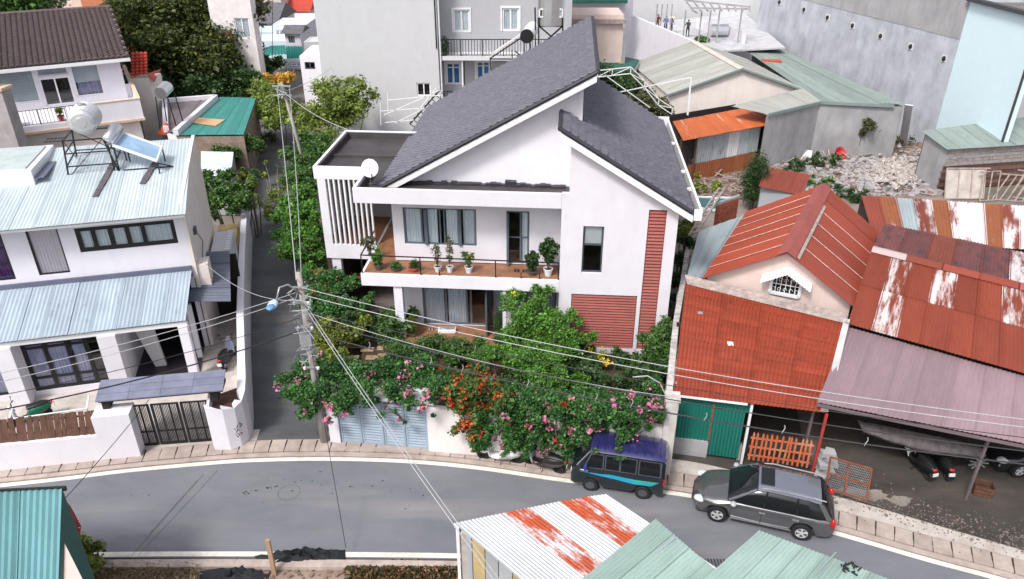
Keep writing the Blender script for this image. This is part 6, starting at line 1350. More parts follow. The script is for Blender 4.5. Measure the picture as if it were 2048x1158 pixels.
t = thing('orange_tarp', 'bright orange tarpaulin draped over goods beside the balcony of the brown tiled house', 'tarpaulin', pz(330, 270, 3.4)); m_ = MB(); m_.prism([pz(*p) for p in ((315, 268, 3.2), (345, 272, 3.2), (352, 262, 3.2), (326, 255, 3.2))], (0, 0, .1)); a = pY(332, 240, 46); m_.add([pz(315, 268, 3.2), pz(345, 272, 3.2), pz(352, 262, 3.2), pz(326, 255, 3.2), pz(330, 243, 4.2)], [(0, 1, 4), (1, 2, 4), (2, 3, 4), (3, 0, 4)]); m_.build('sheet', paint('orange_cloth', (.75, .12, .03), .7), t, W=True)
t = thing('white_sheet_roof', 'small white corrugated roof beside the tree at the alley end of the left house', 'roof', pz(430, 330, 2.4)); Q = [pz(*p, 2.6) for p in ((402, 352), (462, 354), (467, 305), (402, 303))]; metal_roof(t, Q[1], Q[2], Q[3], Q[0], 3, 1, sheetmat('white_blue_sheet', (.58, .64, .70), (.3, .2, .1), rt=.85), .25, .02, seed=83); m_ = MB(); m_.prism([Vector((p.x, p.y, 0)) for p in Q], (0, 0, 2.5)); m_.build('wall', CONC, t, W=True)
# --- far houses at the top left, each its own box with windows and roof
def far_house(label, px0, px1, pyt, pyb, Y, mat, roof=None, dep=6, wn=(), name='far_house', rise=1.2, rot=0):
    a = pY(px0, pyb, Y); b = pY(px1, pyt, Y); t = thing(name, label, 'house', (a.x, Y, 0)); w_ = b.x - a.x
    hs_ = [(c0 * w_, c1 * w_, lerp(a.z, b.z, d0), lerp(a.z, b.z, d1)) for c0, c1, d0, d1 in wn]
    m_ = MB(); wall_holes(m_, 0, w_, -.5, b.z, 0, .2, hs_); m_.box(0, .2, .2, dep, -.5, b.z); m_.box(w_ - .2, w_, .2, dep, -.5, b.z); m_.box(.2, w_ - .2, dep - .2, dep, -.5, b.z); m_.box(.2, w_ - .2, .2, dep - .2, b.z - .3, b.z - .05); m_.build('wall', mat, t)
    for h in hs_: window(t, *h, .1, cols=2, fm=WHITEM if mat is not WHITE else GREYM, fw=.1, cur=None if (len(label) + len(hs_)) % 2 else CURT)
    if roof is not None:
        m_ = MB(); m_.prism([(-.3, -.4, b.z + .0), (-.3, dep + .3, b.z), (-.3, dep / 2, b.z + rise)], (w_ + .6, 0, 0)); m_.build('roof', roof, t)
    return t
RG = paint('dark_shingle', (.13, .125, .14), .8, var=.3, scale=2)
far_house('tall pinkish white house with a window box behind the big dark tree', 436, 490, -60, 120, 72, paint('pinkish_white', (.80, .74, .74), .8, dirt=(.4, .36, .35), damt=.2, streak=True), None, 1.5, [(.55, .9, .25, .48)], name='pinkish_house')
m_ = MB(); t = thing('timber_balcony', 'rusty brown timber screen on the side of the pinkish white house', 'screen', pY(450, 90, 71.5)); a, b = pY(438, 90, 71.7), pY(464, 66, 71.7); m_.box(a.x, b.x, 71.5, 71.75, a.z, b.z); m_.build('screen', RUSTB, t, W=True)
far_house('small house with dark grey shingle roof in the far cluster', 490, 552, 46, 62, 100, WHITE, RG, 9, [(.1, .3, .2, .9), (.5, .7, .2, .9)], rise=1.8)
far_house('white far house with louvred windows below the shingle roof', 495, 545, 64, 98, 94, SKYBLUE, None, 4, [(.05, .55, .45, .85)])
far_house('pale blue far house beside the teal awning', 505, 575, 82, 112, 88, SKYBLUE, None, 4, [(.35, .55, .1, .6)])
far_house('far white house with a lavender wall above the teal awning', 548, 612, 50, 82, 92, paint('lavender_white', (.70, .70, .78), .8), None, 5, [(.1, .3, .2, .7), (.6, .85, .2, .7)])
far_house('far house with a red roof at the top edge of the photo', 575, 618, 22, 45, 120, WHITE, REDT, 8, [(.25, .35, .3, .8), (.7, .8, .3, .8)], rise=2)
far_house('far peach coloured wall below the red roof house', 575, 640, 36, 60, 112, CREAM, None, 4, [(.1, .3, .2, .8)])
far_house('far house with grey hipped roof beside the pole', 572, 600, 66, 88, 86, WHITE, RG, 3, [(.2, .6, .1, .7)], rise=.6)
far_house('grey gabled far house left of the pale grey wall', 614, 648, 84, 138, 84, WALLG, None, 3, [(.3, .6, .5, .8)])
far_house('cream house front with a white awning by the alley end', 605, 640, 112, 160, 70, WHITE, None, 5, [(.2, .7, .45, .75)])
far_house('row house with bluish wall far up the alley', 460, 500, -30, 30, 110, SKYBLUE, RG, 5, [(.2, .5, .3, .6)], rise=1.5)
far_house('white house peeping out at the top edge above the shingle roof', 495, 560, -10, 30, 118, CREAM, None, 5, [(.1, .3, .3, .7), (.6, .8, .3, .7)])
far_house('orange walled house behind the brown tiled ridge', 165, 222, -60, 16, 82, paint('orange_wall', (.62, .22, .12), .8, var=.06), None, 6, [])
far_house('pale pink house piece behind the brown tiled ridge', 100, 165, -40, 22, 84, PINKW, None, 6, [(.3, .6, .3, .6)])
t = thing('teal_awning', 'teal corrugated awning with a pale upper edge among the far houses', 'awning', pY(590, 110, 84)); Q = [pY(520, 112, 84), pY(575, 108, 84), pY(570, 90, 86), pY(540, 92, 86)]; m_ = MB(); corr_mesh(m_, *Q, 8, .06); m_.build('sheet', TEAL2, t, W=True); Q = [pY(574, 118, 83), pY(608, 116, 83), pY(606, 92, 85), pY(572, 92, 85)]; m_ = MB(); corr_mesh(m_, *Q, 7, .08); m_.build('sheet', TEAL2, t, W=True)
a, b = pY(569, 136, 80), pY(611, 118, 80); t = thing('shop_sign', 'white signboard with faded blue lettering under the teal awning up the alley', 'sign', (a.x, 80, a.z)); m_ = MB(); m_.box(0, b.x - a.x, 0, .12, 0, b.z - a.z); m_.build('board', WHITEM, t)
m_ = MB(); rs_ = random.Random(12); W_ = b.x - a.x; H_ = b.z - a.z                # illegible at this size: rows of small strokes as in the photo
for row, (z, h, n_) in enumerate(((.62, .09, 12), (.34, .2, 16), (.12, .1, 20))):
    for k in range(n_):
        x = W_ * (.08 + .84 * k / n_); 
        if rs_.random() < .15: continue
        m_.box(x, x + W_ * .84 / n_ * .65, -.02, -.001, H_ * z, H_ * (z + h * rs_.uniform(.6, 1)))
o = m_.build('lettering', paint('sign_blue', (.06, .18, .5), .6), t); o['kind'] = 'stuff'
m_ = MB(); [MB().beam((x, .1, -a.z), (x, .1, 0), .1).build('post', GALV, t) for x in (.2, W_ - .2)]
# filler blocks far behind so that no bare ground shows
rf = random.Random(31)
for k in range(13):
    x = rf.uniform(-62, -8); Y = rf.uniform(105, 170) 
    if -20 < x < 20 and Y < 120: continue
    h = rf.uniform(4, 9); w_ = rf.uniform(7, 12)
    cols = [('white', WHITE), ('cream', CREAM), ('pink', PINKW), ('grey', WALLG2), ('sky blue', SKYBLUE)]; cn_, cm = cols[k % 5]; rn_, rm_ = [('red', REDT), ('dark grey', RG), ('brown', BROWNT)][k % 3]
    t = thing('distant_house', 'distant %s house with %s roof on the far side of the quarter' % (cn_, rn_), 'house', (x, Y, 0), rf.uniform(-.4, .4), 'distant houses'); m_ = MB(); m_.box(0, w_, 0, 8, -1, h); m_.build('wall', cm, t); m_ = MB(); m_.prism([(-.4, -.4, h), (-.4, 8.4, h), (-.4, 4, h + 2.2)], (w_ + .8, 0, 0)); m_.build('roof', rm_, t)
# ================================================================ near roofs along the lower edge of the photo
t = thing('teal_roof_kiosk', 'building with a smooth teal corrugated roof at the lower left corner', 'building', (-14, 14, 0))
Q = [pz(-330, 1330, 4.3), pz(112, 1330, 4.3), pz(124, 978, 4.3), pz(-330, 1000, 4.3)]
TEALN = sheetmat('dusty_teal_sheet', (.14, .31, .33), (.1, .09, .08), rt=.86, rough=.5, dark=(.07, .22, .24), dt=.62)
metal_roof(t, Q[0], Q[1], Q[2], Q[3], 5, 1, TEALN, .14, .016, seed=91)
m_ = MB(); a, b = Q[1], Q[2]; e = (Q[2] - Q[1]).normalized()
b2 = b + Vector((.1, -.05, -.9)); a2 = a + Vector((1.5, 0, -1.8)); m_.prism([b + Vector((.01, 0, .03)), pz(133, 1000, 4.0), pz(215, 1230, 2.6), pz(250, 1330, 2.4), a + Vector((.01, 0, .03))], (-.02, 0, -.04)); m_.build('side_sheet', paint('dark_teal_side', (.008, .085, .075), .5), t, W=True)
m_ = MB(); m_.beam(Q[3] + Vector((0, .03, .0)), Q[2] + Vector((.1, .03, 0)), .06, .14); m_.build('gutter', DARK, t, W=True)
m_ = MB(); m_.prism([Vector((Q[0].x, Q[0].y + 2, 0)), Vector((Q[1].x - .3, Q[1].y + 2, 0)), Vector((Q[2].x - .4, Q[2].y - .3, 0)), Vector((Q[3].x, Q[3].y - .3, 0))], (0, 0, 4.2)); m_.build('wall', PINKW, t, W=True)
sg = thing('red_banner', 'narrow red and white banner with pale blue patch on the teal kiosk corner', 'banner', pz(140, 1040, 3.0)); S = [pz(129, 1000, 3.7), pz(139, 1012, 3.7), pz(160, 1052, 3.3), pz(157, 1082, 2.7), pz(150, 1075, 2.5), pz(132, 1022, 2.9)]
m_ = MB(); m_.prism(S, (.03, 0, 0)); m_.build('board', paint('banner_red', (.62, .02, .025), .5), sg, W=True)
m_ = MB(); m_.prism([p + Vector((.035, -.01, 0)) for p in (S[0], S[1], S[1].lerp(S[2], .25), S[5].lerp(S[4], .1), S[5])], (.004, 0, 0)); m_.build('patch', SKYBLUE, sg, W=True)
m_ = MB(); rb = random.Random(2)
for k in range(22): a = S[1].lerp(S[2], rb.uniform(.2, 1)).lerp(S[5].lerp(S[4], rb.uniform(.2, 1)), rb.uniform(.1, .9)) + Vector((.05, -.02, 0)); m_.beam(a, a + Vector((.02, rb.uniform(-.1, .1), rb.uniform(-.12, .12))), .03)
o = m_.build('lettering', WHITEM, sg, W=True); o['kind'] = 'stuff'
# striped rusty roof
STR_W = sheetmat('washed_white_sheet', (.60, .62, .65), (.42, .05, .02), rt=.80, rough=.5, stretch=5)
STR_R = sheetmat('orange_red_peeling_sheet', (.42, .07, .02), (.30, .04, .015), rt=.74, rough=.6, metal=0, peel=(.60, .61, .64), pt=.49, stretch=1.6, ps=1.1)
sr_ = thing('striped_roof_shed', 'shed under a white corrugated roof with two flaking orange stripes at the bottom edge', 'shed', (.2, 15, 0))
L0, L1 = pz(908, 1046, 3.2), pz(1196, 990, 3.2); Rr = pz(1300, 1062, 3.3); dn = pz(1160, 1330, 3.6)
n0 = [0, .17, .43, .67, .83, 1.0] ; fars = [L0.lerp(L1, k) for k in (0, .35, .62, .86 - .02, 1)]
pxs_far = [(908, 1046), (1003, 1027), (1055, 1016), (1115, 1004), (1175, 993), (1210, 989)]
pxs_near = [(1015, 1240), (1120, 1210), (1178, 1185), (1253, 1165), (1330, 1120), (1400, 1140)]
mats_ = [STR_W, STR_R, STR_W, STR_R, STR_W]
far3 = [pz(*p, 3.2) for p in pxs_far]; dirn = (pz(1225, 1130, 3.45) - pz(1030, 1020 - 4, 3.2)); dirn.z = 0.15
d0 = pz(1160, 1150, 3.35) - pz(1003, 1027, 3.2); d0 = d0 * 2.2
for i in range(5):
    a, b = far3[i], far3[i + 1]; m_ = MB(); corr_mesh(m_, a + d0, b + d0 + Vector((0, 0, .01)), b + Vector((0, 0, .01)) + (b - a) * .04, a, max(3, (b - a).length / .11), .011); o = m_.build('roof_sheet', mats_[i], sr_, W=True); o.modifiers.new('thickness', 'SOLIDIFY').thickness = .006
a, b = far3[0], far3[0] + d0; m_ = MB(); dv = Vector((0, 0, -3.2)); 
for k in range(12):
    p, q_ = a.lerp(b, k / 12) + Vector((.15, .0, -.1)), a.lerp(b, (k + .93) / 12) + Vector((.15, 0, -.1)); m_ = MB(); m_.prism([p, q_, q_ + dv, p + dv], (.02, .02, 0)); m_.build('wall_sheet', [ZINC, paint('ochre_sheet', (.42, .32, .16), .7, var=.2), STR_W][k % 3] if k != 2 else ZINC, sr_, W=True)
m_ = MB(); m_.beam(a + Vector((.1, -.1, -.05)), Vector((a.x + .1, a.y - .1, 0)), .09); m_.beam(a + Vector((0, 0, -.1)), far3[5] + Vector((0, 0, -.1)), .08); m_.build('frame', WHITEM, sr_, W=True)
m_ = MB(); vwall(m_, a + Vector((.2, -.15, 0)), far3[5] + Vector((-.1, -.15, 0)), 3.05, 3.05, t=(0, -.1, 0)); m_.build('wall', CONC2, sr_, W=True)
# pale green roofs
PG_ = sheetmat('pale_green_sheet', (.36, .49, .44), (.2, .2, .18), rt=.84, rough=.45, dark=(.29, .41, .37), dt=.63)
for nm, lb, pts, z, ss_ in (('pale_green_roof_house', 'house corner with a pale green corrugated roof pointing up beside the striped roof', ((1311, 1040), (1480, 1185), (1250, 1400), (1040, 1260)), 4.3, 94), ('pale_green_roof_shed', 'shed with pale green corrugated roof strewn with dark debris below the grey car', ((1518, 1063), (1830, 1180), (1700, 1420), (1390, 1175)), 4.1, 95)):
    P = [pz(px, py, z + (0 if i < 2 else .5)) for i, (px, py) in enumerate(pts)]
    t = thing(nm, lb, 'house' if 'house' in nm else 'shed', (P[0].x, P[0].y - 2, 0)); c = sum(P, Vector()) / 4
    if ss_ == 94: A_, B_, C_, D_ = P[0], P[3], P[2], P[1]
    else: A_, B_, C_, D_ = P[1], P[0], P[3], P[2]
    if ss_ == 94: metal_roof(t, P[0], P[1], P[2], P[3], 5, 1, PG_, .10, .014, seed=ss_)
    else: metal_roof(t, P[0], P[1], P[2], P[3], 7, 1, PG_, .10, .014, seed=ss_)
    m_ = MB(); m_.prism([Vector((p.x, p.y, 0)) + (Vector((c.x, c.y, 0)) - Vector((p.x, p.y, 0))) * .06 for p in P], (0, 0, z - .15)); m_.build('wall', CONC2, t, W=True)
    if ss_ == 95:
        m_ = MB(); rb = random.Random(6)
        for k in range(22): p = pz(1700 + rb.uniform(-16, 16), 1136 - (rb.uniform(-10, 10)), z + .12); m_.beam(p, p + Vector((rb.uniform(-.12, .12), rb.uniform(-.1, .1), .02)), .03)
        o = m_.build('debris', DARK, t, W=True); o['kind'] = 'stuff'
        m_ = MB(); a, b = pz(1630, 1150, z + .22), pz(1672, 1105, z + .1); m_.beam(a, b, .035, .03); m_.build('lap_strip', BLUEG, t, W=True)
    else:
        m_ = MB(); a, b = pz(1304, 1112, z + .1), pz(1350, 1076, z + .1); m_.beam(a, b, .05, .04); m_.build('lap_strip', BLUEG, t, W=True)
# drain grate, verge clutter
g_ = pz(1432, 1128); m_ = MB()
for k in range(7): m_.box(g_.x - .35 + k * .1, g_.x - .29 + k * .1, g_.y - .15, g_.y + .2, .006, .012)
o = m_.build('drain_grate', paint('drain_iron', (.05, .05, .055), .8), road); o['kind'] = 'stuff'
m_ = MB()
for (x0, y0, x1, y1) in ((408, 948, 262, 1112), (436, 940, 275, 1112), (395, 960, 300, 1066)):
    a, b = pz(x0, y0, .006), pz(x1, y1, .006); n_ = Vector((b.y - a.y, a.x - b.x, 0)).normalized() * .006; m_.prism([a - n_, a + n_, b + n_, b - n_], (0, 0, .002))
m_.build('thin_road_strip', paint('thin_strip_grey', (.09, .09, .10), .9), road)  # three thin grey lines running across the asphalt
t = thing('kerb_wall', 'low pinkish concrete kerb wall along the near side of the road', 'kerb', pz(600, 1125)); a = offset(LO, -.35); b = offset(LO, -.6); m_ = MB()
seg = [p for p in a if -14 < p.x < -.9]
for i in range(0, len(seg) - 4, 4): p, q_ = seg[i], seg[min(i + 4, len(seg) - 1)]; m_.prism([p, q_, q_ + Vector((0, -.3, 0)), p + Vector((0, -.3, 0))], (0, 0, .16))
m_.build('kerb', PAVE, t, W=True)
t = thing('wooden_stake', 'upright pale wooden stake standing in the black netting at the near roadside', 'stake', pz(540, 1160, 0)); m_ = MB(); a, b = pz(538, 1170, .0), pz(535, 1080, 1.5); a = Vector((b.x, b.y - .02, 0)); m_.beam(a, b, .13, .1); m_.build('stake', paint('pale_timber', (.42, .27, .18), .8, var=.2), t, W=True)
BNET = paint('black_netting', (.012, .015, .02), .8, var=.4, scale=9, bump=.6)
for nm, lb, pts, h_ in (('netting_heap', 'crumpled black shade netting heaped along the near roadside', ((510, 1112), (560, 1108), (620, 1098), (660, 1108), (692, 1100), (688, 1130), (600, 1135), (520, 1140)), .35), ('netting_sheet', 'dark grey mesh sheet spread over the ground left of the wooden stake', ((380, 1150), (450, 1128), (520, 1118), (540, 1145), (520, 1190), (380, 1200)), .2)):
    t = thing(nm, lb, 'netting', pz(*pts[0])); m_ = MB(); rb = random.Random(4); C_ = sum((pz(*p) for p in pts), Vector()) / len(pts)
    ring = [pz(*p) for p in pts]; vs = []; K = 6; N = len(ring) * 4
    for j in range(K + 1):
        for i in range(N):
            p = ring[i // 4].lerp(ring[(i // 4 + 1) % len(ring)], (i % 4) / 4); q_ = p.lerp(C_, j / K * .97); vs.append(q_ + Vector((rb.uniform(-.03, .03), rb.uniform(-.03, .03), h_ * (1 - (1 - j / K) ** 2) * rb.uniform(.3, 1.2) + .01)))
    m_.add(vs, [(j * N + i, j * N + (i + 1) % N, (j + 1) * N + (i + 1) % N, (j + 1) * N + i) for j in range(K) for i in range(N)]); m_.build('sheet', BNET, t, W=True)
rv = np.random.RandomState(8)
pts = np.array([tuple(pz(rv.uniform(190, 400), rv.uniform(1122, 1158), abs(rv.normal() * .08))) for k in range(2600)]); o = leaves('dry_grass', pts, .16, leafmat('straw', [(.20, .13, .06), (.35, .26, .16), (.5, .42, .32)]), None, 3, 6); tag(o, 'dry straw and litter on the near verge beside the teal kiosk', 'straw', kind='stuff')
pts = np.array([tuple(pz(rv.uniform(690, 935), rv.uniform(1132, 1200), .05 + abs(rv.normal() * .18))) for k in range(9000)]); o = leaves('ground_cover', pts, .11, leafmat('dark_red_green', [(.02, .03, .01), (.05, .07, .02), (.16, .07, .03), (.38, .2, .12)]), None, 4, 2.2); tag(o, 'dark green and reddish ground cover on the near verge left of the striped roof', 'ground cover', kind='stuff')
m_ = MB()
for k in range(300): p = pz(rv.uniform(190, 930), rv.uniform(1120, 1158)); s = rv.uniform(.02, .09); a = rv.uniform(0, 3); m_.prism([Vector((p.x + s * math.cos(a + j * 1.3), p.y + s * math.sin(a + j * 1.3), 0)) for j in range(5)], (0, 0, s * .6))
o = m_.build('verge_rubble', RUB[2], verge); o['kind'] = 'stuff'

# ================================================================ utility poles, street lamp and cables
POLEC = paint('pole_concrete', (.40, .37, .35), .85, var=.15, dirt=(.2, .17, .15), damt=.6, streak=True, bump=.2)
pb = pz(650, 884); pt = pY(597, 545, pb.y); PZT = pt.z
pole = thing('utility_pole', 'near concrete utility pole with street lamp and tangled cables at the alley mouth', 'utility pole', (pb.x, pb.y, 0))
m_ = MB(); m_.tube([(0, 0, -.2), ((pt.x - pb.x) * .5, 0, PZT * .5), (pt.x - pb.x, 0, PZT)], [.17, .135, .09], 12); m_.build('shaft', POLEC, pole, smooth=True)
ax = lambda z: (pt.x - pb.x) * z / PZT
m_ = MB()
for z in (3.6, 4.4, 5.3, 6.3, 6.9): MB().beam((ax(z) - .28, -.17, z), (ax(z) + .28, -.17, z), .05).build('crossarm', GALV, pole)
for z in (3.6, 5.3, 6.3):
    for dx in (-.24, .24): m_ = MB(); m_.lathe((ax(z) + dx, -.22, z), [(.03, -.06), (.06, -.03), (.04, 0), (.06, .03), (.03, .07)], 8); m_.build('insulator', WHITEM, pole, smooth=True)
m_ = MB(); m_.box(ax(4.8) - .2, ax(4.8) + .2, -.4, -.2, 4.6, 5.1); m_.build('junction_box', GALV, pole)
m_ = MB(); rw = random.Random(10)
for k in range(18):
    z = rw.uniform(3.4, 6.9); c = Vector((ax(z), -.22, z)); m_.tube([c + Vector((rw.uniform(-.4, .4), rw.uniform(-.3, .1), rw.uniform(-.3, .3))) for _ in range(5)], .014, 4)
o = m_.build('wire_tangle', CABW, pole); o['kind'] = 'stuff'
m_ = MB(); zl_ = 6.6; lh_ = pY(545, 610, pb.y - .9); a = Vector((ax(zl_), -.1, zl_)); h = Vector((lh_.x - pb.x, -.9, lh_.z)); m_.tube([a, a + Vector((-.35, -.15, .45)), a.lerp(h, .6) + Vector((-.05, -.1, .55)), h + Vector((.12, .1, .12))], .032, 8)
m_.build('lamp_arm', GALV, pole, smooth=True)
m_ = MB(); 
for i in range(1): m_.ball(h, .17, .36, .1, 14, 8)
hd = m_.build('lamp_head', paint('lamp_blue_white', (.55, .66, .78), .35), pole, smooth=True)
m_ = MB(); m_.ball(h + Vector((-.0, -.2, .03)), .15, .19, .09, 14, 8); m_.build('lamp_cover', paint('lamp_blue', (.12, .26, .45), .3), pole, smooth=True)
fp = pY(563, 165, 49.5); far_pole = thing('utility_pole', 'far thin utility pole standing up the alley among yellow green trees', 'utility pole', (-13.9, 49.5, 0))
m_ = MB(); m_.tube([(0, 0, -.2), (fp.x + 13.9, 0, fp.z)], [.13, .085], 10); m_.build('shaft', POLEC, far_pole, smooth=True); m_ = MB()
for dz in (.2, .8): m_.beam((fp.x + 13.9 - .6, -.12, fp.z - dz), (fp.x + 13.9 + .6, -.12, fp.z - dz), .09)
for k in range(7): m_.tube([Vector((fp.x + 13.9, -.2, fp.z - .5)) + Vector((rw.uniform(-.35, .35), rw.uniform(-.3, .1), rw.uniform(-.4, .4))) for _ in range(4)], .03, 4)
m_.build('crossarm', GALV, far_pole)
def PP(z, dx=0, dy=-.2): return Vector((pb.x + ax(z) + dx, pb.y + dy, z))
CG = 'overhead cables'
def cable(label, p, q, sag=.5, r=.016, mat=CAB, n=22, rings=0, name='power_cable', ringmat=None):
    p, q = Vector(p), Vector(q); t_ = [p.lerp(q, i / n) + Vector((0, 0, -4 * sag * (i / n) * (1 - i / n))) for i in range(n + 1)]
    m = MB(); m.tube(t_, r, 5)
    o = m.build(name, mat); tag(o, label, 'cable', CG); return o, t_
R_end = lambda px, py, z: pz(px, py, z)
cable('upper of the two pale cables running right from the near pole over the garden', PP(6.9, .1), pz(2300, 868, 6.6), .55, .013, CABW)
cable('lower of the two pale cables running right from the near pole over the garden', PP(6.6, .15), pz(2300, 884, 6.45), .55, .013, CABW)
cable('black twisted cable sagging over the flowering hedge, upper one', PP(5.6, .1), pz(2300, 930, 5.6), .62, .018, CAB)
_, lowp = cable('thick black cable sagging over the flowering hedge, lower one', PP(5.1, .15), pz(2300, 955, 5.3), .70, .024, CAB)
cable('thin black cable just below the pale pair over the red roof', PP(6.0, .1), pz(2300, 905, 5.9), .5, .012, CAB)
cable('upper pale cable running left from the near pole over the left courtyard', PP(6.7, -.15), pz(-300, 805, 6.6), .30, .012, CABW)
cable('lower pale cable running left from the near pole over the left courtyard', PP(6.5, -.2), pz(-300, 825, 6.5), .32, .012, CABW)
cable('thick black bundle running left from the near pole over the gate canopy', PP(5.2, -.15), pz(-300, 868, 5.3), .45, .024, CAB)
cable('thin black cable running left just above the black bundle', PP(5.7, -.15), pz(-300, 840, 5.6), .40, .012, CAB)
cable('left one of the paired drop cables running down across the road', PP(6.1, .1), pz(1010, 1190, 3.9), .2, .012, CABW)
cable('right one of the paired drop cables running down across the road', PP(6.1, .2), pz(1022, 1190, 3.9), .2, .012, CABW)
cable('dark slack cable hanging from the near pole across the road to the netting', PP(4.4, .1), pz(692, 1096, .4), .1, .012, CAB)
cable('thin dark cable crossing the lower left of the road towards the teal roof', LH.m @ Vector((-.9, -4.2, 2.4)), pz(-60, 1190, 4.5), .2, .012, CAB)
cable('pale cable from the side wall of the left house to the near pole', LH.m @ Vector((.6, 3.2, 4.2)), PP(6.4, -.3), .5, .012, CABW)
cable('left cable from the near pole up the alley to the far pole', PP(7.2, -.05), (fp.x - .3, 49.4, fp.z - .3), .35, .018, CABW)
cable('right cable from the near pole up the alley to the far pole', PP(7.0, .1), (fp.x + .5, 49.4, fp.z - .2), .8, .018, CABW)
cable('cable from the far pole to the flat roof of the white house', (fp.x, 49.4, fp.z - .5), MH.m @ Vector((-11, 8.2, 7.8)), .3, .02, CABW)
cable('short cable from the far pole to the pale grey wall', (fp.x, 49.5, fp.z - .6), (-14.0, 59.9, 6), .2, .02, CABW)
cable('insulated cable with pale clips ending at the garden gate pillar', PP(5.9, .2), (5.4, 21.1, 3.5), .35, .014, CABW)
for k, f in enumerate((.12, .20, .27, .34, .41, .48, .56, .66, .76)):
    p = lowp[int(f * 22)]; m_ = MB(); m_.tube([p + Vector((.03 * math.sin(i), 0, .25 - i * .06)) for i in range(6)], .013, 4); o = m_.build('cable_tie', CABW, bpy.data.objects['power_cable.003'])
m_ = MB(); p = Vector((5.3, 21.1, 3.5)); m_.tube([p, p + Vector((-.25, .1, .5)), p + Vector((-.7, .1, .8)), p + Vector((-1.2, .1, .75))], .02, 6); o = m_.build('conduit', CABW, gp_, W=True)

# ================================================================ vehicles
def arch_profile(xs, z): return xs
def wheel(parent, x, y, r=.31, w_=.2, rim=STEEL, spokes=5, side=-1, hub=None):
    t_ = MB(); t_.lathe((0, 0, 0), [(r * .62, -w_ / 2), (r * .95, -w_ / 2), (r, -w_ * .3), (r, w_ * .3), (r * .95, w_ / 2), (r * .62, w_ / 2), (r * .62, w_ * .2), (r * .62, -w_ * .2)], 24, axis='y')
    tw_ = t_.build('wheel', RUBBER, parent, smooth=False); tw_.location = (x, y, r)
    m = MB(); yy = side * w_ * .36
    if spokes:
        m.lathe((0, yy, 0), [(r * .64, 0), (r * .64, side * .02), (r * .56, side * .025), (r * .56, 0)], 20, axis='y', cap=False); m.lathe((0, yy, 0), [(r * .16, -.01), (r * .16, .01 + abs(side) * .015), (.01, .03)] if side > 0 else [(.01, -.03), (r * .16, -.025), (r * .16, .01)], 12, axis='y')
        for k in range(spokes):
            a = 2 * math.pi * k / spokes + .3
            for o_ in (-.11, .11): m.beam((r * .12 * math.cos(a), yy + side * .012, r * .12 * math.sin(a)), (r * .6 * math.cos(a + o_), yy + side * .012, r * .6 * math.sin(a + o_)), .036, .035)
        b = m.build('rim', rim, tw_); m2 = MB(); m2.lathe((0, yy - side * .03, 0), [(.01, -.005), (r * .6, -.004), (r * .6, .004), (.01, .005)], 20, axis='y'); m2.build('brake_disc', GREYM, tw_)
    else:
        m.lathe((0, yy, 0), [(.01, -.03 * 1), (r * .3, -.028), (r * .45, -.005), (r * .63, -.012), (r * .63, .01)], 20, axis='y'); m.build('rim', rim, tw_)
    return tw_
def loft(mb, secs, close=True):
    """secs: list of rings of points"""
    n = len(secs[0]); vs = [p for s_ in secs for p in s_]
    fs = [(i * n + j, i * n + j + 1, (i + 1) * n + j + 1, (i + 1) * n + j) for i in range(len(secs) - 1) for j in range(n - 1)]
    mb.add(vs, fs); 
    if close: mb.add(secs[0], [tuple(range(n))]); mb.add(secs[-1], [tuple(range(n - 1, -1, -1))])
    return mb
def interp(tab, x):
    for (x0, v0), (x1, v1) in zip(tab[:-1], tab[1:]):
        if x <= x1: return v0 + (v1 - v0) * max(0, (x - x0)) / (x1 - x0)
    return tab[-1][1]
def subdiv(o, lv=1, crease=None):
    s_ = o.modifiers.new('subdiv', 'SUBSURF'); s_.levels = lv; s_.render_levels = lv
def car_body(parent, L, W_, zs, belt, top, hw, mat, wheels, wr, name='body', n=46, sill=.28):
    """zs(x): height of bonnet/deck surface; belt: z of shoulder; wheel arches cut into the side profile"""
    secs = []
    for i in range(n + 1):
        x = -L / 2 + L * i / n; h = interp(hw, x) * W_ / 2; tz = interp(zs, x); bz = min(interp(belt, x), tz - .03); lo = sill
        if abs(x) > L / 2 - .25: lo = sill + .1 * (abs(x) - (L / 2 - .25)) / .25
        for wx in wheels:
            d = abs(x - wx)
            if d < wr + .07: lo = max(lo, .32 + math.sqrt(max(0, (wr + .07) ** 2 - d * d)) - .0)
        lo = min(lo, bz - .12)
        ring = []
        for s_ in (-1,):
            ring += [(x, -h * .93, lo), (x, -h * .985, lo + (bz - lo) * .12), (x, -h, lo + (bz - lo) * .45), (x, -h * .985, lo + (bz - lo) * .8), (x, -h * .95, bz), (x, -h * .90, bz + (tz - bz) * .55), (x, -h * .72, tz - .012), (x, -h * .35, tz)]
        ring += [(p[0], -p[1], p[2]) for p in ring[::-1]]
        secs.append([Vector(p) for p in ring])
    mb = MB(); loft(mb, secs); mb.box(-L / 2 + .15, L / 2 - .15, -W_ / 2 + .22, W_ / 2 - .22, .2, .5)
    o = mb.build(name, mat, parent, smooth=True); return o
def place_two_wheels(pf, pr, wb, half, side=-1):
    """pose a vehicle from the ground points under its near front and rear wheels"""
    d = (pf - pr).normalized(); a = math.atan2(d.y, d.x); mid = (pf + pr) / 2; nrm = Vector((-d.y, d.x, 0)) * side
    return mid + nrm * half, a
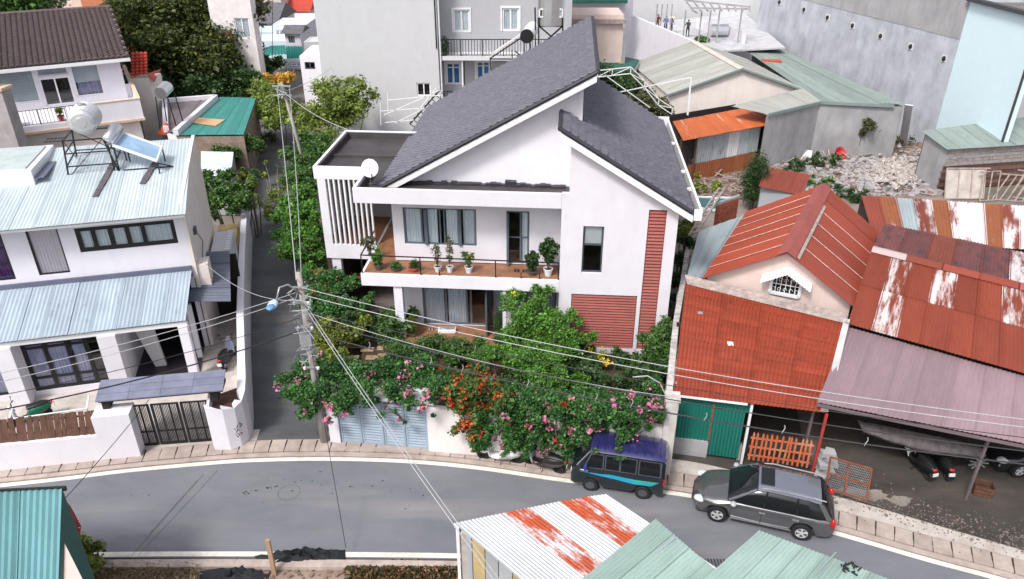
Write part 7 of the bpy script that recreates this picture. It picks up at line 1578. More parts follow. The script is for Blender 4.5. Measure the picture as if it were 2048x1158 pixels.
# --- grey estate car
ALLOY = paint('alloy_rim', (.62, .62, .64), .35, metal=.2)
CPAINT = paint('gunmetal_paint', (.20, .20, .21), .22, metal=.7, var=.03, coat=1.0)
CROOF = paint('gunmetal_roof', (.30, .31, .37), .25, metal=.6, var=.03, coat=1.0)
def estate_car(label, loc, ang, paintm, roofm, group=None, full=True):
    c = thing('estate_car', label, 'car', loc, ang, group); L, W_ = 4.55, 1.80
    zs = [(-2.275, .80), (-2.22, .95), (-2.1, 1.0), (-1.5, 1.02), (.55, 1.02), (.95, 1.0), (1.25, .97), (1.9, .84), (2.15, .72), (2.275, .55)]
    belt = [(-2.275, .75), (-2.1, .93), (.9, .90), (1.9, .74), (2.275, .5)]
    hw = [(-2.275, .74), (-2.15, .90), (-1.7, .98), (0, 1.0), (1.5, .98), (1.95, .88), (2.2, .66), (2.275, .5)]
    car_body(c, L, W_, zs, belt, 1.6, hw, paintm, (-1.30, 1.40), .33)
    # greenhouse: dark glass loft with painted roof skin and pillars
    tops = [(-2.12, 1.02), (-1.95, 1.30), (-1.72, 1.55), (-1.3, 1.60), (-.2, 1.63), (.25, 1.60), (.55, 1.48), (1.15, 1.01)]
    secs = []
    for x, z in tops:
        k = max(0, min(1, (z - 1.0) / .63)); b_ = .83 * (1 if -1.9 < x < 1 else .93); tt = b_ - .20 * k
        secs.append([Vector((x, -b_, .985)), Vector((x, -b_ + .06 * k, .985 + (z - .985) * .5)), Vector((x, -tt, z - .06 * k)), Vector((x, -tt * .6, z - .005)), Vector((x, tt * .6, z - .005)), Vector((x, tt, z - .06 * k)), Vector((x, b_ - .06 * k, .985 + (z - .985) * .5)), Vector((x, b_, .985))])
    m = MB(); loft(m, secs); m.build('windows', DGLASS, c, smooth=True)
    rs_ = [secs[i] for i in (1, 2, 3, 4, 5)]
    m = MB(); rr_ = [[Vector((p[2].x, p[2].y - .012, p[2].z + .0)), Vector((p[3].x, p[3].y * 1.2, p[3].z + .018)), Vector((p[3].x, 0, p[3].z + .03)), Vector((p[4].x, p[4].y * 1.2, p[4].z + .018)), Vector((p[5].x, p[5].y + .012, p[5].z + .0))] for p in rs_[1:]]
    for r_ in rr_: pass
    loft(m, rr_, close=False); m.build('roof', roofm, c)
    m = MB(); m.prism([(-.25, -.42, 1.67), (.18, -.40, 1.655), (.18, .40, 1.655), (-.25, .42, 1.67)], (0, 0, .012)); m.build('sunroof', DGLASS, c)
    for s_ in (-1, 1):
        m = MB(); m.tube([(-1.85, s_ * .60, 1.60), (-1.5, s_ * .62, 1.66), (-.2, s_ * .64, 1.70), (.1, s_ * .63, 1.66)], .022, 6); m.build('roof_rail', STEEL, c)
        m = MB(); m.beam((.28, s_ * .655, 1.56), (1.1, s_ * .80, 1.02), .07, .05); m.build('pillar', roofm, c)
        for (xa, za, xb, zb) in ((-.05, 1.57, .0, 1.0), (-1.0, 1.56, -1.05, 1.0)): m = MB(); m.beam((xa, s_ * .665, za), (xb, s_ * .835, zb), .06, .03); m.build('pillar', BLACKM, c)
        m = MB(); m.prism([(-1.62, s_ * .67, 1.53), (-1.78, s_ * .66, 1.50), (-2.12, s_ * .78, 1.03), (-1.95, s_ * .80, 1.03)], (0, s_ * .03, 0)); m.build('pillar', paintm, c)
        m = MB(); m.ball((.95, s_ * .98, 1.05), .11, .13, .08, 10, 6); m.build('wing_mirror', paint('silver_plastic', (.45, .46, .48), .25), c, smooth=True)
        for x in (.12, -.93): m = MB(); m.beam((x, s_ * .90, .83), (x - .2, s_ * .90, .83), .04, .035); m.build('door_handle', STEEL, c)
        for x in (1.0, .03, -1.02): m = MB(); m.beam((x, s_ * .902, .34), (x - (.0 if x > 0 else .03), s_ * .888, .88), .012, .012); m.build('door_gap', DARK, c)
        m = MB(); m.beam((1.0, s_ * .9, .36), (-.95, s_ * .9, .36), .03, .03); m.build('side_trim', STEEL, c)
        m = MB(); m.ball((2.0, s_ * .62, .68), .24, .17, .10, 12, 8); m.build('headlight', paint('lamp_clear', (.65, .68, .70), .1), c, smooth=True)
        m = MB(); m.ball((-2.17, s_ * .74, .86), .10, .11, .20, 10, 8); m.build('tail_light', paint('lamp_red', (.5, .02, .02), .2), c, smooth=True)
        for wx in (-1.30, 1.40): wheel(c, wx, s_ * .79, .325, .21, ALLOY, 5, s_)
    m = MB(); m.ball((-1.5, -.905, .8), .085, .012, .085, 12, 6); m.build('fuel_cap', roofm, c, smooth=True)
    m = MB(); m.box(2.2, 2.29, -.35, .35, .42, .56); m.box(2.22, 2.3, -.28, .28, .24, .36); m.build('grille', BLACKM, c)
    m = MB(); m.box(-2.29, -2.24, -.26, .26, .55, .67); m.build('number_plate', WHITEM, c)
    for y in (-.35, .35): m = MB(); m.box(-.15, .3, y - .2, y + .2, .6, 1.05); m.box(-.28, -.12, y - .2, y + .2, .6, 1.35); m.build('seat', paint('seat_red', (.25, .02, .02), .8), c)
    return c
pf, pr = pz(1434, 1041), pz(1603, 1078); loc, a = place_two_wheels(pf, pr, 2.7, .80)
car = estate_car('gunmetal grey estate car with sunroof and red seats parked below the orange fence', (loc.x, loc.y, 0), a, CPAINT, CROOF)
p = pz(2010, 955, .09); BLKP = paint('black_car_paint', (.012, .013, .016), .2, metal=.2, coat=1)
car2 = estate_car('black car with bright headlight parked under the mauve roof, cut by the right edge', (p.x + 1.75, p.y + 1.0, .09), R(186), BLKP, BLKP)
# --- dark blue microvan
VP, VR = paint('van_navy_green', (.010, .016, .022), .22, var=.05, coat=1), paint('van_roof_indigo', (.022, .022, .10), .3, var=.08, coat=1)
def microvan(label, loc, ang):
    c = thing('microvan', label, 'van', loc, ang); L, W_, H_ = 3.25, 1.40, 1.80
    def ring(x, h, zlo, zm, zt, wt):
        r_ = [(x, -h * .96, zlo), (x, -h, zlo + .12), (x, -h, zm), (x, -wt, zt - .06), (x, -wt * .85, zt), (x, -wt * .4, zt + .02)]
        return [Vector(p) for p in r_ + [(p[0], -p[1], p[2]) for p in r_[::-1]]]
    secs = []
    prof = [(-1.625, .64, 1.02, 1.60, .52), (-1.58, .69, 1.05, 1.74, .57), (-1.4, .70, 1.08, 1.79, .60), (0, .70, 1.08, 1.80, .60), (.75, .70, 1.08, 1.79, .60), (1.0, .70, 1.06, 1.72, .58), (1.30, .69, 1.0, 1.30, .60), (1.47, .68, .92, 1.02, .60), (1.60, .62, .7, .86, .55), (1.625, .58, .6, .74, .5)]
    xs_ = sorted({p[0] for p in prof} | {-1.1 + .08 * k for k in range(27)})
    for x in xs_:
        h = interp([(p[0], p[1]) for p in prof], x); zm = interp([(p[0], p[2]) for p in prof], x); zt = interp([(p[0], p[3]) for p in prof], x); wt = interp([(p[0], p[4]) for p in prof], x); lo = .26
        for wx in (-.93, .91):
            d = abs(x - wx)
            if d < .34: lo = max(lo, .27 + math.sqrt(.34 ** 2 - d * d))
        secs.append(ring(x, h, lo, zm, zt, wt))
    m = MB(); loft(m, secs); m.box(-1.4, 1.4, -.5, .5, .2, .5); m.build('body', VP, c, smooth=False)
    m = MB(); rs_ = [s_ for s_ in secs if -1.59 < s_[0].x < 1.0]
    rr_ = [[p[3] + Vector((0, -.01, .0)), p[4] + Vector((0, -.005, .012)), p[5] + Vector((0, 0, .015)), p[6] + Vector((0, 0, .015)), p[7] + Vector((0, .005, .012)), p[8] + Vector((0, .01, .0))] for p in rs_]; loft(m, rr_, close=False); m.build('roof', VR, c, smooth=True)
    for k in range(9): x = -1.4 + k * .27; m = MB(); m.beam((x, -.52, 1.835), (x, .52, 1.835), .03, .015); m.build('roof_rib', VR, c)
    def panel(nm, pts2, mat, off=.006, s_=-1):
        m = MB(); P = []
        for x, z in pts2:
            zm, zt, wt, h = 1.07, 1.74, .60, .70; y = h if z <= zm else h + (wt - h) * (z - zm) / (zt - zm); P.append(Vector((x, s_ * (y + off), z)))
        m.prism(P, (0, s_ * .004, 0)); return m.build(nm, mat, c)
    for s_ in (-1, 1):
        for xa, xb, xc in ((.48, 1.17, .95), (-.09, .44, .44), (-.66, -.08, -.08), (-1.50, -.71, -.71)): panel('window_trim', [(xa, 1.08), (xb, 1.08), (xc, 1.67), (xa, 1.67)], GREYM, .003, s_)
        panel('window', [(.52, 1.12), (1.12, 1.10), (.92, 1.62), (.52, 1.64)], DGLASS, s_=s_); panel('window', [(-.05, 1.12), (.40, 1.12), (.40, 1.64), (-.05, 1.64)], DGLASS, s_=s_); panel('window', [(-.62, 1.12), (-.12, 1.12), (-.12, 1.64), (-.62, 1.64)], DGLASS, s_=s_); panel('window', [(-1.45, 1.12), (-.75, 1.12), (-.75, 1.64), (-1.42, 1.64)], DGLASS, s_=s_)
        for x in (1.0, .46, -.68): panel('door_gap', [(x - .006, .35), (x + .006, .35), (x + .006, 1.07), (x - .006, 1.07)], DARK, .004, s_)
        CY_ = paint('decal_cyan', (.02, .35, .55), .4); GN_ = paint('decal_green', (.05, .45, .38), .4)
        panel('decal', [(1.35, .88), (.6, .86), (.2, .90), (-.6, .84), (-1.45, .86), (-1.2, .66), (-.6, .64), (-.1, .71), (.1, .74), (.5, .78), (1.0, .84)], CY_, .005, s_)
        panel('decal', [(-.25, .84), (-1.40, .85), (-1.25, .72), (-.8, .72)], GN_, .0105, s_)
        panel('decal', [(1.3, .97), (1.0, .95), (1.0, .91), (1.25, .92)], WHITEM, .006, s_)
        for x, z in ((.91, 0), (-.93, 0)): wheel(c, x, s_ * .62, .27, .16, GREYM, 0, s_)
        m = MB(); m.beam((1.12, s_ * .78, 1.22), (1.12, s_ * .9, 1.22), .05); m.box(1.05, 1.12, s_ * .84, s_ * .98, 1.12, 1.32); m.build('wing_mirror', paint('mirror_blue', (.03, .05, .35), .3), c)
        m = MB(); m.box(-1.64, -1.56, s_ * .54, s_ * .68, .72, .98); m.build('tail_light', MATS['lamp_red'], c)
        m = MB(); m.box(1.58, 1.64, s_ * .36, s_ * .52, .58, .72); m.build('headlight', MATS['lamp_clear'], c)
    # the photo's lettering on the sill: short pale characters, too small to read
    m = MB(); rl_ = random.Random(3); x = .42
    for k in range(9):
        w_ = rl_.choice((.035, .05, .07)); 
        m.box(x - w_, x, -.712, -.704, .40, .40 + rl_.uniform(.05, .085)); 
        if k % 2: m.box(x - w_ - .02, x, -.712, -.704, .40, .415)
        x -= w_ + .035
    o = m.build('lettering', WHITEM, c); o['kind'] = 'stuff'
    m = MB(); m.prism([(1.04, -.52, 1.66), (1.04, .52, 1.66), (1.40, .56, 1.12), (1.40, -.56, 1.12)], (.012, 0, .012)); m.build('windscreen', DGLASS, c)
    m = MB(); m.beam((1.0, -.6, 1.70), (1.42, -.63, 1.06), .035); m.beam((1.0, .6, 1.70), (1.42, .63, 1.06), .035); m.build('pillar_trim', GALV, c)
    return c
pf, pr = pz(1180, 979), pz(1282, 995); loc, a = place_two_wheels(pf, pr, 1.84, .62)
van = microvan('dark microvan with indigo ribbed roof and turquoise side stripe parked under the flowering hedge', (loc.x, loc.y, 0), a)
# --- scooters and mopeds
def scooter(label, loc, ang, body, seat=BLACKM, front=None, lean=6, name='scooter'):
    front = front or body
    c = thing(name, label, name, loc, ang)
    for x in (-.62, .62):
        w_ = wheel(c, x, 0, .24, .09, STEEL, 0, -1); 
    m = MB(); sec = []
    for x, z0, z1, h in ((-.92, .62, .72, .05), (-.75, .48, .78, .12), (-.45, .34, .78, .16), (-.15, .28, .70, .16), (.02, .24, .36, .16), (.25, .24, .33, .14), (.36, .28, .44, .12)):
        sec.append([Vector((x, -h, z0)), Vector((x, -h * 1.05, (z0 + z1) / 2)), Vector((x, -h * .8, z1)), Vector((x, h * .8, z1)), Vector((x, h * 1.05, (z0 + z1) / 2)), Vector((x, h, z0))])
    for s_ in sec: s_.append(s_[0])
    loft(m, sec); m.build('body', body, c, smooth=True)
    m = MB(); sec = []
    for z, x, h, d_ in ((.30, .36, .15, .05), (.55, .40, .20, .07), (.80, .42, .18, .08), (.98, .38, .12, .08), (1.05, .36, .05, .05)): sec.append([Vector((x + d_, 0, z)), Vector((x, -h, z)), Vector((x - .05, -h * .9, z)), Vector((x, 0, z)), Vector((x - .05, h * .9, z)), Vector((x, h, z)), Vector((x + d_, 0, z))])
    loft(m, sec); m.build('front_shield', front, c, smooth=True)
    m = MB(); m.ball((.62, 0, .44), .20, .07, .11, 12, 6); m.build('mudguard', front, c, smooth=True)
    m = MB(); m.tube([(.62, .0, .26), (.48, 0, .65), (.40, 0, 1.0)], .03, 6); m.tube([(.28, -.33, 1.04), (.38, -.16, 1.06), (.38, .16, 1.06), (.28, .33, 1.04)], .02, 6); m.build('handlebar', BLACKM, c)
    m = MB(); m.ball((.44, 0, .99), .09, .12, .09, 10, 6); m.build('headlight', MATS['lamp_clear'], c, smooth=True)
    m = MB()
    sec = []
    for x, z, h in ((-.82, .80, .09), (-.6, .83, .13), (-.3, .81, .14), (-.05, .78, .10)): sec.append([Vector((x, -h, z - .06)), Vector((x, -h * .9, z)), Vector((x, h * .9, z)), Vector((x, h, z - .06))])
    loft(m, sec); m.build('seat', seat, c, smooth=True)
    for s_ in (-1, 1): m = MB(); m.tube([(.34, s_ * .24, 1.05), (.34, s_ * .28, 1.22)], .01, 5); m.ball((.33, s_ * .30, 1.26), .02, .07, .045, 10, 6); m.build('mirror', BLACKM, c)
    m = MB(); m.box(-1.0, -.98, -.10, .10, .46, .60); m.build('number_plate', WHITEM, c)
    m = MB(); m.ball((-.92, 0, .70), .05, .10, .05, 10, 6); m.build('tail_light', MATS['lamp_red'], c, smooth=True)
    m = MB(); m.tube([(-.1, -.14, .26), (-.45, -.17, .28), (-.85, -.17, .34)], [.03, .05, .05], 8); m.build('exhaust', GREYM, c, smooth=True)
    m = MB(); m.tube([(-.1, .1, .25), (-.05, .3, .0)], .014, 5); m.build('side_stand', BLACKM, c)
    c.rotation_euler = (R(-lean), 0, ang); return c
p0, p1 = pz(965, 915), pz(1035, 925); a = math.atan2(p0.y - p1.y, p0.x - p1.x)
scooter('white scooter with brown seat parked on the pavement under the flowering hedge', pz(1000, 922, .02), a, WHITE2, paint('seat_brown', (.13, .035, .02), .5))
p0, p1 = pz(1050, 920), pz(1115, 940)
scooter('black scooter half hidden under the hedge between white scooter and microvan', pz(1085, 936, .02), math.atan2(p0.y - p1.y, p0.x - p1.x), paint('scooter_black', (.02, .012, .014), .3, coat=.5), BLACKM, paint('scooter_silver', (.45, .46, .48), .4), name='scooter')
scooter('left one of the two black and white scooters parked under the mauve roof', pz(1832, 935, .09), R(99), BLACKM, BLACKM, WHITE2)
scooter('right one of the two black and white scooters parked under the mauve roof', pz(1878, 935, .09), R(84), BLACKM, BLACKM, WHITE2)
scooter('black and pale blue scooter parked in the side passage beside the left house', LH.m @ Vector((1.15, 1.3, .05)), LHA + R(75), BLACKM, BLACKM, paint('scooter_pale_blue', (.35, .38, .55), .3, coat=.5))
scooter('green and white motorbike parked on the left courtyard behind the street wall', LH.m @ Vector((-6.3, -1.2, .05)), LHA + R(200), paint('moto_green', (.01, .16, .09), .4), BLACKM, WHITE2)
t = thing('laundry_pile', 'lavender cloth bundle lying on the courtyard behind the board fence', 'cloth', LH.m @ Vector((-6.6, -2.4, .1))); m_ = MB(); m_.ball((0, 0, .12), .7, .3, .2, 14, 8); m_.ball((.6, .1, .1), .4, .25, .15, 12, 6); m_.build('cloth', CURTL, t, smooth=True)
# ================================================================ garden wall and gate of the white house
GWO = pz(662, 887); GWE = pz(1332, 948); gwa = math.atan2(GWE.y - GWO.y, GWE.x - GWO.x); GWF = Frame((GWO.x, GWO.y, 0), gwa); gwl = (GWE - GWO).length
xg0, xg1 = GWF.y(681, 860, .1).x, GWF.y(856, 860, .1).x
gw_ = thing('garden_wall', 'white garden wall under the flowering hedge between garage gate and corner pillar', 'wall', (GWO.x, GWO.y, 0), gwa)
m_ = MB(); m_.box(0, xg0 - .01, 0, .35, -.05, 2.25); m_.build('pier', WHITE, gw_); m_ = MB(); m_.box(xg1 + .01, gwl - .25, 0, .22, -.05, 2.1); m_.build('wall', CREAM if False else paint('garden_wall_white', (.76, .71, .69), .8, var=.05, dirt=(.4, .33, .29), damt=.4, streak=True), gw_)
m_ = MB(); m_.box(-.05, xg1 + .3, -.02, .9, 2.26, 2.36); m_.build('lintel', WHITE, gw_)
gg = thing('garage_gate', 'blue grey louvred folding garage gate overhung by the flowering hedge', 'gate', (GWO.x, GWO.y, 0), gwa)
GBL = paint('gate_blue_grey', (.30, .37, .45), .45, var=.05); n4 = 4; wl4 = (xg1 - xg0) / n4
for k in range(n4):
    a, b = xg0 + k * wl4 + .01, xg0 + (k + 1) * wl4 - .01; m_ = MB()
    for s_ in ((a, a + .07), (b - .07, b)): m_.box(s_[0], s_[1], .08, .13, .08, 2.2)
    for z in (.08, 1.1, 2.12): m_.box(a + .07, b - .07, .08, .13, z, z + .08)
    lf = m_.build('gate_leaf', GBL, gg); src = None
    for j in range(15):
        if src is None: q_ = MB(); q_.add([(a + .07, .075, 0), (b - .07, .075, 0), (b - .07, .115, .075), (a + .07, .115, .075), (a + .07, .09, 0), (b - .07, .09, 0), (b - .07, .13, .075), (a + .07, .13, .075)], [(0, 1, 2, 3), (7, 6, 5, 4), (0, 4, 5, 1), (3, 2, 6, 7), (1, 5, 6, 2), (0, 3, 7, 4)]); src = q_.build('slat', GBL, lf); o = src
        else: o = inst(src)
        o.location = (0, 0, .17 + j * .128)
m_ = MB(); m_.box(xg0, xg1, .16, .2, .08, 2.2); m_.build('backing', DARK, gg)  # near-black sheet paints the shade in the gaps between slats
flat('garden_soil', [GWF.m @ Vector((.1, .3, 0)), GWF.m @ Vector((gwl, .3, 0)), pz(1350, 690), MH.m @ Vector((5.2, 10, 0)), MH.m @ Vector((4.8, .0, 0)), MH.m @ Vector((-9, 0, 0)), MH.m @ Vector((-11.3, 14, 0)), pz(600, 470), pz(622, 600), pz(640, 760)], .12, SOIL)
gl_ = thing('garden_terrace', 'raised soil bed of the garden in front of the white house', 'garden bed', (0, 25, 0)); m_ = MB(); a = [GWF.m @ Vector((.6, 1.2, 0)), GWF.m @ Vector((gwl - .4, .5, 0)), MH.m @ Vector((4.7, -.1, 0)), MH.m @ Vector((-7.4, -.1, 0)), MH.m @ Vector((-8.8, -.5, 0))]; m_.prism([Vector((p.x, p.y, 0)) for p in a], (0, 0, .32)); m_.build('bed', SOIL, gl_, W=True)
for k, (px, py, sx) in enumerate(((708, 693, .45), (735, 700, .3), (772, 697, .4), (771, 712, .35), (745, 716, .3), (700, 716, .4))):
    p = pz(px, py, .33); m_ = MB(); m_.box(-sx, sx, -.16, .16, 0, .05); o = m_.build('stepping_stone', paint('tan_stone', (.36, .25, .15), .9, var=.3), gl_, bevel=.02); o.location = FR[gl_.name] @ p
# helper: clumps from photo positions
def CP(lst): return [(*pz(px, py, z), r, r, r * .8) if len((px, py, z, r)) == 4 else None for px, py, z, r in lst]
def HW(lst, y=-.22): return [(*(GWF.m @ GWF.y(px, py, y)), r, r * .8, r) for px, py, r in lst]
def jitter(lst, k, sp, seed=1, rs=(.7, 1.2)):
    rg = random.Random(seed); out = []
    for (x, y, z, a, b, c) in lst:
        for _ in range(k): s = rg.uniform(*rs); out.append((x + rg.gauss(0, sp), y + rg.gauss(0, sp), z + rg.gauss(0, sp * .6), a * s, b * s, c * s))
    return out
def shrub(name, label, lst, n, leaf, mat, seed=1, k=3, sp=.22, fl=(), cat='shrub', stems=5, group=None, base=None, elong=1.6, tm=None, world=False, rs=(.45, 1.0)):
    cl = jitter(lst if world else CP(lst), k + 2, sp * 1.25, seed, rs); n = int(n * 1.35); c = np.mean(np.array(cl)[:, :3], 0); zmin = 0 if base is None else base
    t = thing(name, label, cat, (c[0], c[1], zmin), 0, group); loc = [(q[0] - c[0], q[1] - c[1], q[2] - zmin, q[3], q[4], q[5]) for q in cl]
    m_ = MB(); r2 = random.Random(seed)
    for q in loc[::max(1, len(loc) // stems)]: m_.tube([(q[0] * .6, q[1] * .6, -.05), Vector((q[0] * .8 + r2.uniform(-.1, .1), q[1] * .8, q[2] * .5)), Vector(q[:3])], [.05, .035, .012], 5, cap=False)
    m_.build('stem', tm or TRUNK, t)
    pts = clump_pts(loc, n, seed + 3, .25); pts = pts[pts[:, 2] + zmin > .05]; leaves('foliage', pts, leaf, mat, t, seed + 4, elong, droop=.1)
    for i, (fm, nf, sz, per) in enumerate(fl): flowers(t, loc, fm, nf, sz, seed + i * 7, per=per)
    return t
# --- flowering hedges on the wall
shrub('flowering_hedge', 'dark green hedge with pink flower clusters spilling over the garage gate', CP([(600, 745, 2.6, .5), (635, 735, 2.75, .5), (675, 745, 2.8, .5), (715, 745, 2.8, .5), (755, 745, 2.8, .5), (800, 745, 2.8, .5), (845, 745, 2.8, .5), (615, 775, 2.4, .5), (880, 765, 2.6, .3)]) + HW([(620, 790, .4), (650, 790, .4), (690, 785, .38), (730, 790, .36), (775, 782, .34), (820, 785, .34), (855, 780, .3), (635, 815, .33), (670, 812, .25), (700, 810, .2), (750, 812, .18), (800, 812, .12), (825, 815, .12), (880, 790, .25), (660, 835, .15)]), 26000, .10, leafmat('hedge_green', [(.008, .035, .010), (.03, .10, .025), (.065, .20, .04), (.15, .33, .07)]), 11, 4, .22, [(FL_PINK, 60, .10, 13)], base=2.1, stems=10, cat='hedge', world=True)
shrub('orange_trumpet_bush', 'mass of bright orange blossom hanging over the garden wall right of the gate', CP([(915, 755, 2.5, .4), (950, 760, 2.5, .4), (985, 768, 2.4, .4)]) + HW([(915, 785, .35), (955, 785, .4), (995, 790, .35), (920, 815, .28), (955, 820, .35), (1000, 822, .33), (935, 845, .22)]), 11000, .11, G_MID, 21, 4, .18, [(FL_ORG, 100, .085, 11)], base=1.2, world=True)
shrub('flowering_hedge', 'long dark green climber with pink blossoms hanging over the wall above the microvan', CP([(1020, 790, 2.4, .45), (1060, 795, 2.4, .45), (1105, 800, 2.4, .45), (1150, 805, 2.4, .45), (1200, 810, 2.4, .45), (1250, 815, 2.4, .4), (1295, 810, 2.5, .35), (1305, 770, 2.7, .3)]) + HW([(1015, 810, .4), (1060, 815, .4), (1110, 820, .4), (1160, 822, .4), (1210, 822, .4), (1260, 820, .35), (1300, 815, .3), (1000, 845, .38), (1045, 850, .4), (1090, 855, .4), (1140, 858, .4), (1190, 852, .38), (1235, 845, .3), (1280, 838, .2), (945, 865, .28), (985, 870, .35), (1030, 876, .35), (1080, 880, .35), (1130, 882, .33), (1175, 872, .25), (960, 890, .2), (1010, 895, .2), (1070, 900, .2), (1130, 900, .18)]), 44000, .10, MATS['hedge_green'], 31, 4, .2, [(FL_PINK, 85, .10, 13), (FL_RED, 14, .09, 9)], base=1.0, stems=12, cat='hedge', world=True)
shrub('trailing_vine', 'thin green vine trailing over the indigo roof of the microvan', [(1238, 880, 1.95, .12), (1240, 900, 1.9, .1), (1243, 915, 1.88, .1), (1190, 900, 1.9, .08), (1236, 860, 2.0, .15)], 420, .08, G_MID, 35, 3, .05, stems=1, base=1.8, cat='vine')
# --- inner garden
shrub('leafy_shrub', 'bright green feathery shrub rising in front of the ground floor window', [(1030, 600, 3.2, .32), (1080, 598, 3.3, .32), (1060, 620, 3.0, .4), (1050, 640, 2.6, .45), (1085, 650, 2.5, .45), (1030, 670, 2.2, .4), (1120, 665, 2.3, .4), (1110, 635, 2.6, .35), (1060, 690, 1.8, .5), (1105, 690, 1.8, .5), (1145, 640, 2.4, .3), (1150, 670, 2.0, .3)], 15000, .11, G_BRT, 41, 4, .22, [(FL_YEL, 3, .1, 8)], base=.3)
shrub('leafy_shrub', 'pale bright green shrub in the middle of the garden behind the orange blossom', [(1000, 705, 1.9, .4), (1030, 730, 1.9, .42), (1060, 710, 2.0, .45), (1095, 725, 1.9, .45), (1110, 760, 1.9, .4), (970, 715, 1.8, .35), (1070, 755, 1.9, .4)], 14000, .10, G_BRT, 42, 4, .2, base=.3)
shrub('leafy_shrub', 'dark blue green low shrub row in front of the terrace steps', [(800, 690, 1.0, .4), (840, 700, 1.1, .4), (880, 695, 1.1, .45), (920, 700, 1.1, .45), (960, 695, 1.2, .4), (1000, 690, 1.3, .35)], 11000, .10, G_MID, 43, 4, .2, base=.3)
shrub('leafy_shrub', 'green shrub with orange red berries beside the white side wing', [(635, 545, 2.6, .45), (660, 560, 2.6, .45), (640, 585, 2.2, .45), (690, 575, 2.4, .4), (620, 610, 1.9, .4), (660, 610, 1.9, .45), (700, 610, 1.9, .4), (730, 600, 2.0, .3)], 16000, .11, MATS['hedge_green'], 44, 4, .22, [(FL_RED, 40, .07, 5)], base=.1)
shrub('leafy_shrub', 'yellow green leafy plants at the foot of the near utility pole', [(650, 650, 1.6, .35), (665, 680, 1.3, .35), (640, 690, 1.2, .3), (690, 665, 1.4, .35), (720, 650, 1.4, .3), (660, 710, 1.1, .3), (640, 660, 1.6, .3)], 8000, .13, G_YEL, 45, 4, .18, base=.1)
shrub('leafy_shrub', 'big leaved green plant left of the terrace beside the dark side door', [(785, 635, 1.5, .35), (805, 650, 1.2, .35), (770, 655, 1.1, .3), (815, 635, 1.3, .25)], 2600, .22, G_MID, 46, 3, .15, base=.3, elong=2.4)
shrub('leafy_shrub', 'shady mixed shrubs between the berry bush and the stepping stones', [(745, 640, 1.1, .35), (730, 665, .9, .35), (780, 675, .9, .3), (700, 635, 1.5, .3), (800, 720, 1.0, .35), (840, 728, 1.1, .3)], 8000, .11, G_DEEP, 47, 4, .2, base=.3)
shrub('leafy_shrub', 'grey green bush at the garage corner beside the boundary wall', [(1320, 660, 2.3, .35), (1300, 685, 1.9, .4), (1335, 690, 1.8, .4), (1310, 710, 1.4, .4), (1340, 650, 2.4, .25)], 7000, .11, G_MID, 48, 4, .2, base=.3)
shrub('leafy_shrub', 'dark mixed planting in front of the red louvred garage door', [(1150, 730, 1.0, .4), (1190, 735, 1.0, .4), (1230, 750, 1.0, .4), (1280, 760, 1.0, .4), (1310, 740, 1.2, .35), (1170, 700, .9, .3), (1240, 725, .7, .3), (1270, 725, .7, .3)], 12000, .12, G_DEEP, 49, 4, .22, base=.2)
shrub('yellow_flower_plant', 'plant with bright yellow blossoms in front of the red garage louvres', [(1200, 712, .9, .22), (1208, 722, .8, .2)], 260, .1, G_YEL, 50, 3, .1, [(FL_YEL, 14, .1, 10)], base=.3, stems=3)
shrub('fern', 'spiky light green fern fronds near the corner pillar', [(1165, 760, 1.1, .3), (1145, 765, 1.0, .25)], 900, .3, G_BRT, 51, 3, .12, base=.3, elong=6, stems=3)
shrub('leafy_shrub', 'narrow dark planting in the gap between white house and boundary wall', [(1345, 640, 1.0, .3), (1352, 600, 1.0, .3), (1358, 560, 1.2, .35), (1362, 520, 1.4, .35), (1366, 480, 2.2, .4), (1372, 455, 2.6, .35)], 6000, .12, G_DEEP, 52, 4, .15, base=.1)
shrub('leafy_shrub', 'bright shrub peeping above the boundary wall at the gutter end', [(1365, 465, 3.0, .3), (1372, 450, 3.1, .3)], 1500, .13, G_YEL, 53, 3, .12, base=.1)
# --- pots
def potted(name, label, loc, pr_, ph, pm, fol, n, leaf, lm, seed, rim=True, fl=(), elong=1.8, stem=.02, sticks=3):
    t = thing(name, label, 'potted plant', loc); m_ = MB(); m_.lathe((0, 0, 0), [(pr_ * .68, 0), (pr_ * .95, ph * .85), (pr_ * 1.08, ph * .87), (pr_ * 1.08, ph), (pr_ * .9, ph), (pr_ * .85, ph * .8)], 16); m_.build('pot', pm, t, smooth=False)
    m_ = MB(); m_.lathe((0, 0, ph * .8), [(pr_ * .86, 0), (.02, .02)], 12); m_.build('soil', SOIL, t)
    fc = [(x, y, z + ph, r, r, r) for x, y, z, r in fol]; m_ = MB(); r2 = random.Random(seed)
    for q in fc[:sticks]: m_.tube([(0, 0, ph * .8), Vector((q[0] * .5 + r2.uniform(-.03, .03), q[1] * .5, (q[2] + ph) / 2)), Vector(q[:3])], stem, 5, cap=False)
    m_.build('stem', TRUNK, t); leaves('foliage', clump_pts(fc, n, seed), leaf, lm, t, seed + 1, elong)
    for i, (fm, nf, sz, per) in enumerate(fl): flowers(t, fc, fm, nf, sz, seed + 5 + i, per=per, spread=.06)
    return t
B = lambda px, py, y=.42: MH.m @ Vector((MH.y(px, py, y).x, y, 3.925))
potted('potted_plant', 'leafy plant in a round patterned bowl at the left end of the balcony', B(757, 530), .2, .26, POTB, [(0, 0, .25, .2), (.05, 0, .45, .14), (-.12, 0, .3, .14), (0, .0, .75, .12)], 500, .11, G_BRT, 1)
potted('potted_plant', 'low green plant in a dark oval bonsai tray on the balcony', B(793, 540), .24, .12, POTB, [(0, 0, .12, .16), (-.14, 0, .08, .12), (.14, 0, .08, .12)], 700, .07, G_MID, 2)
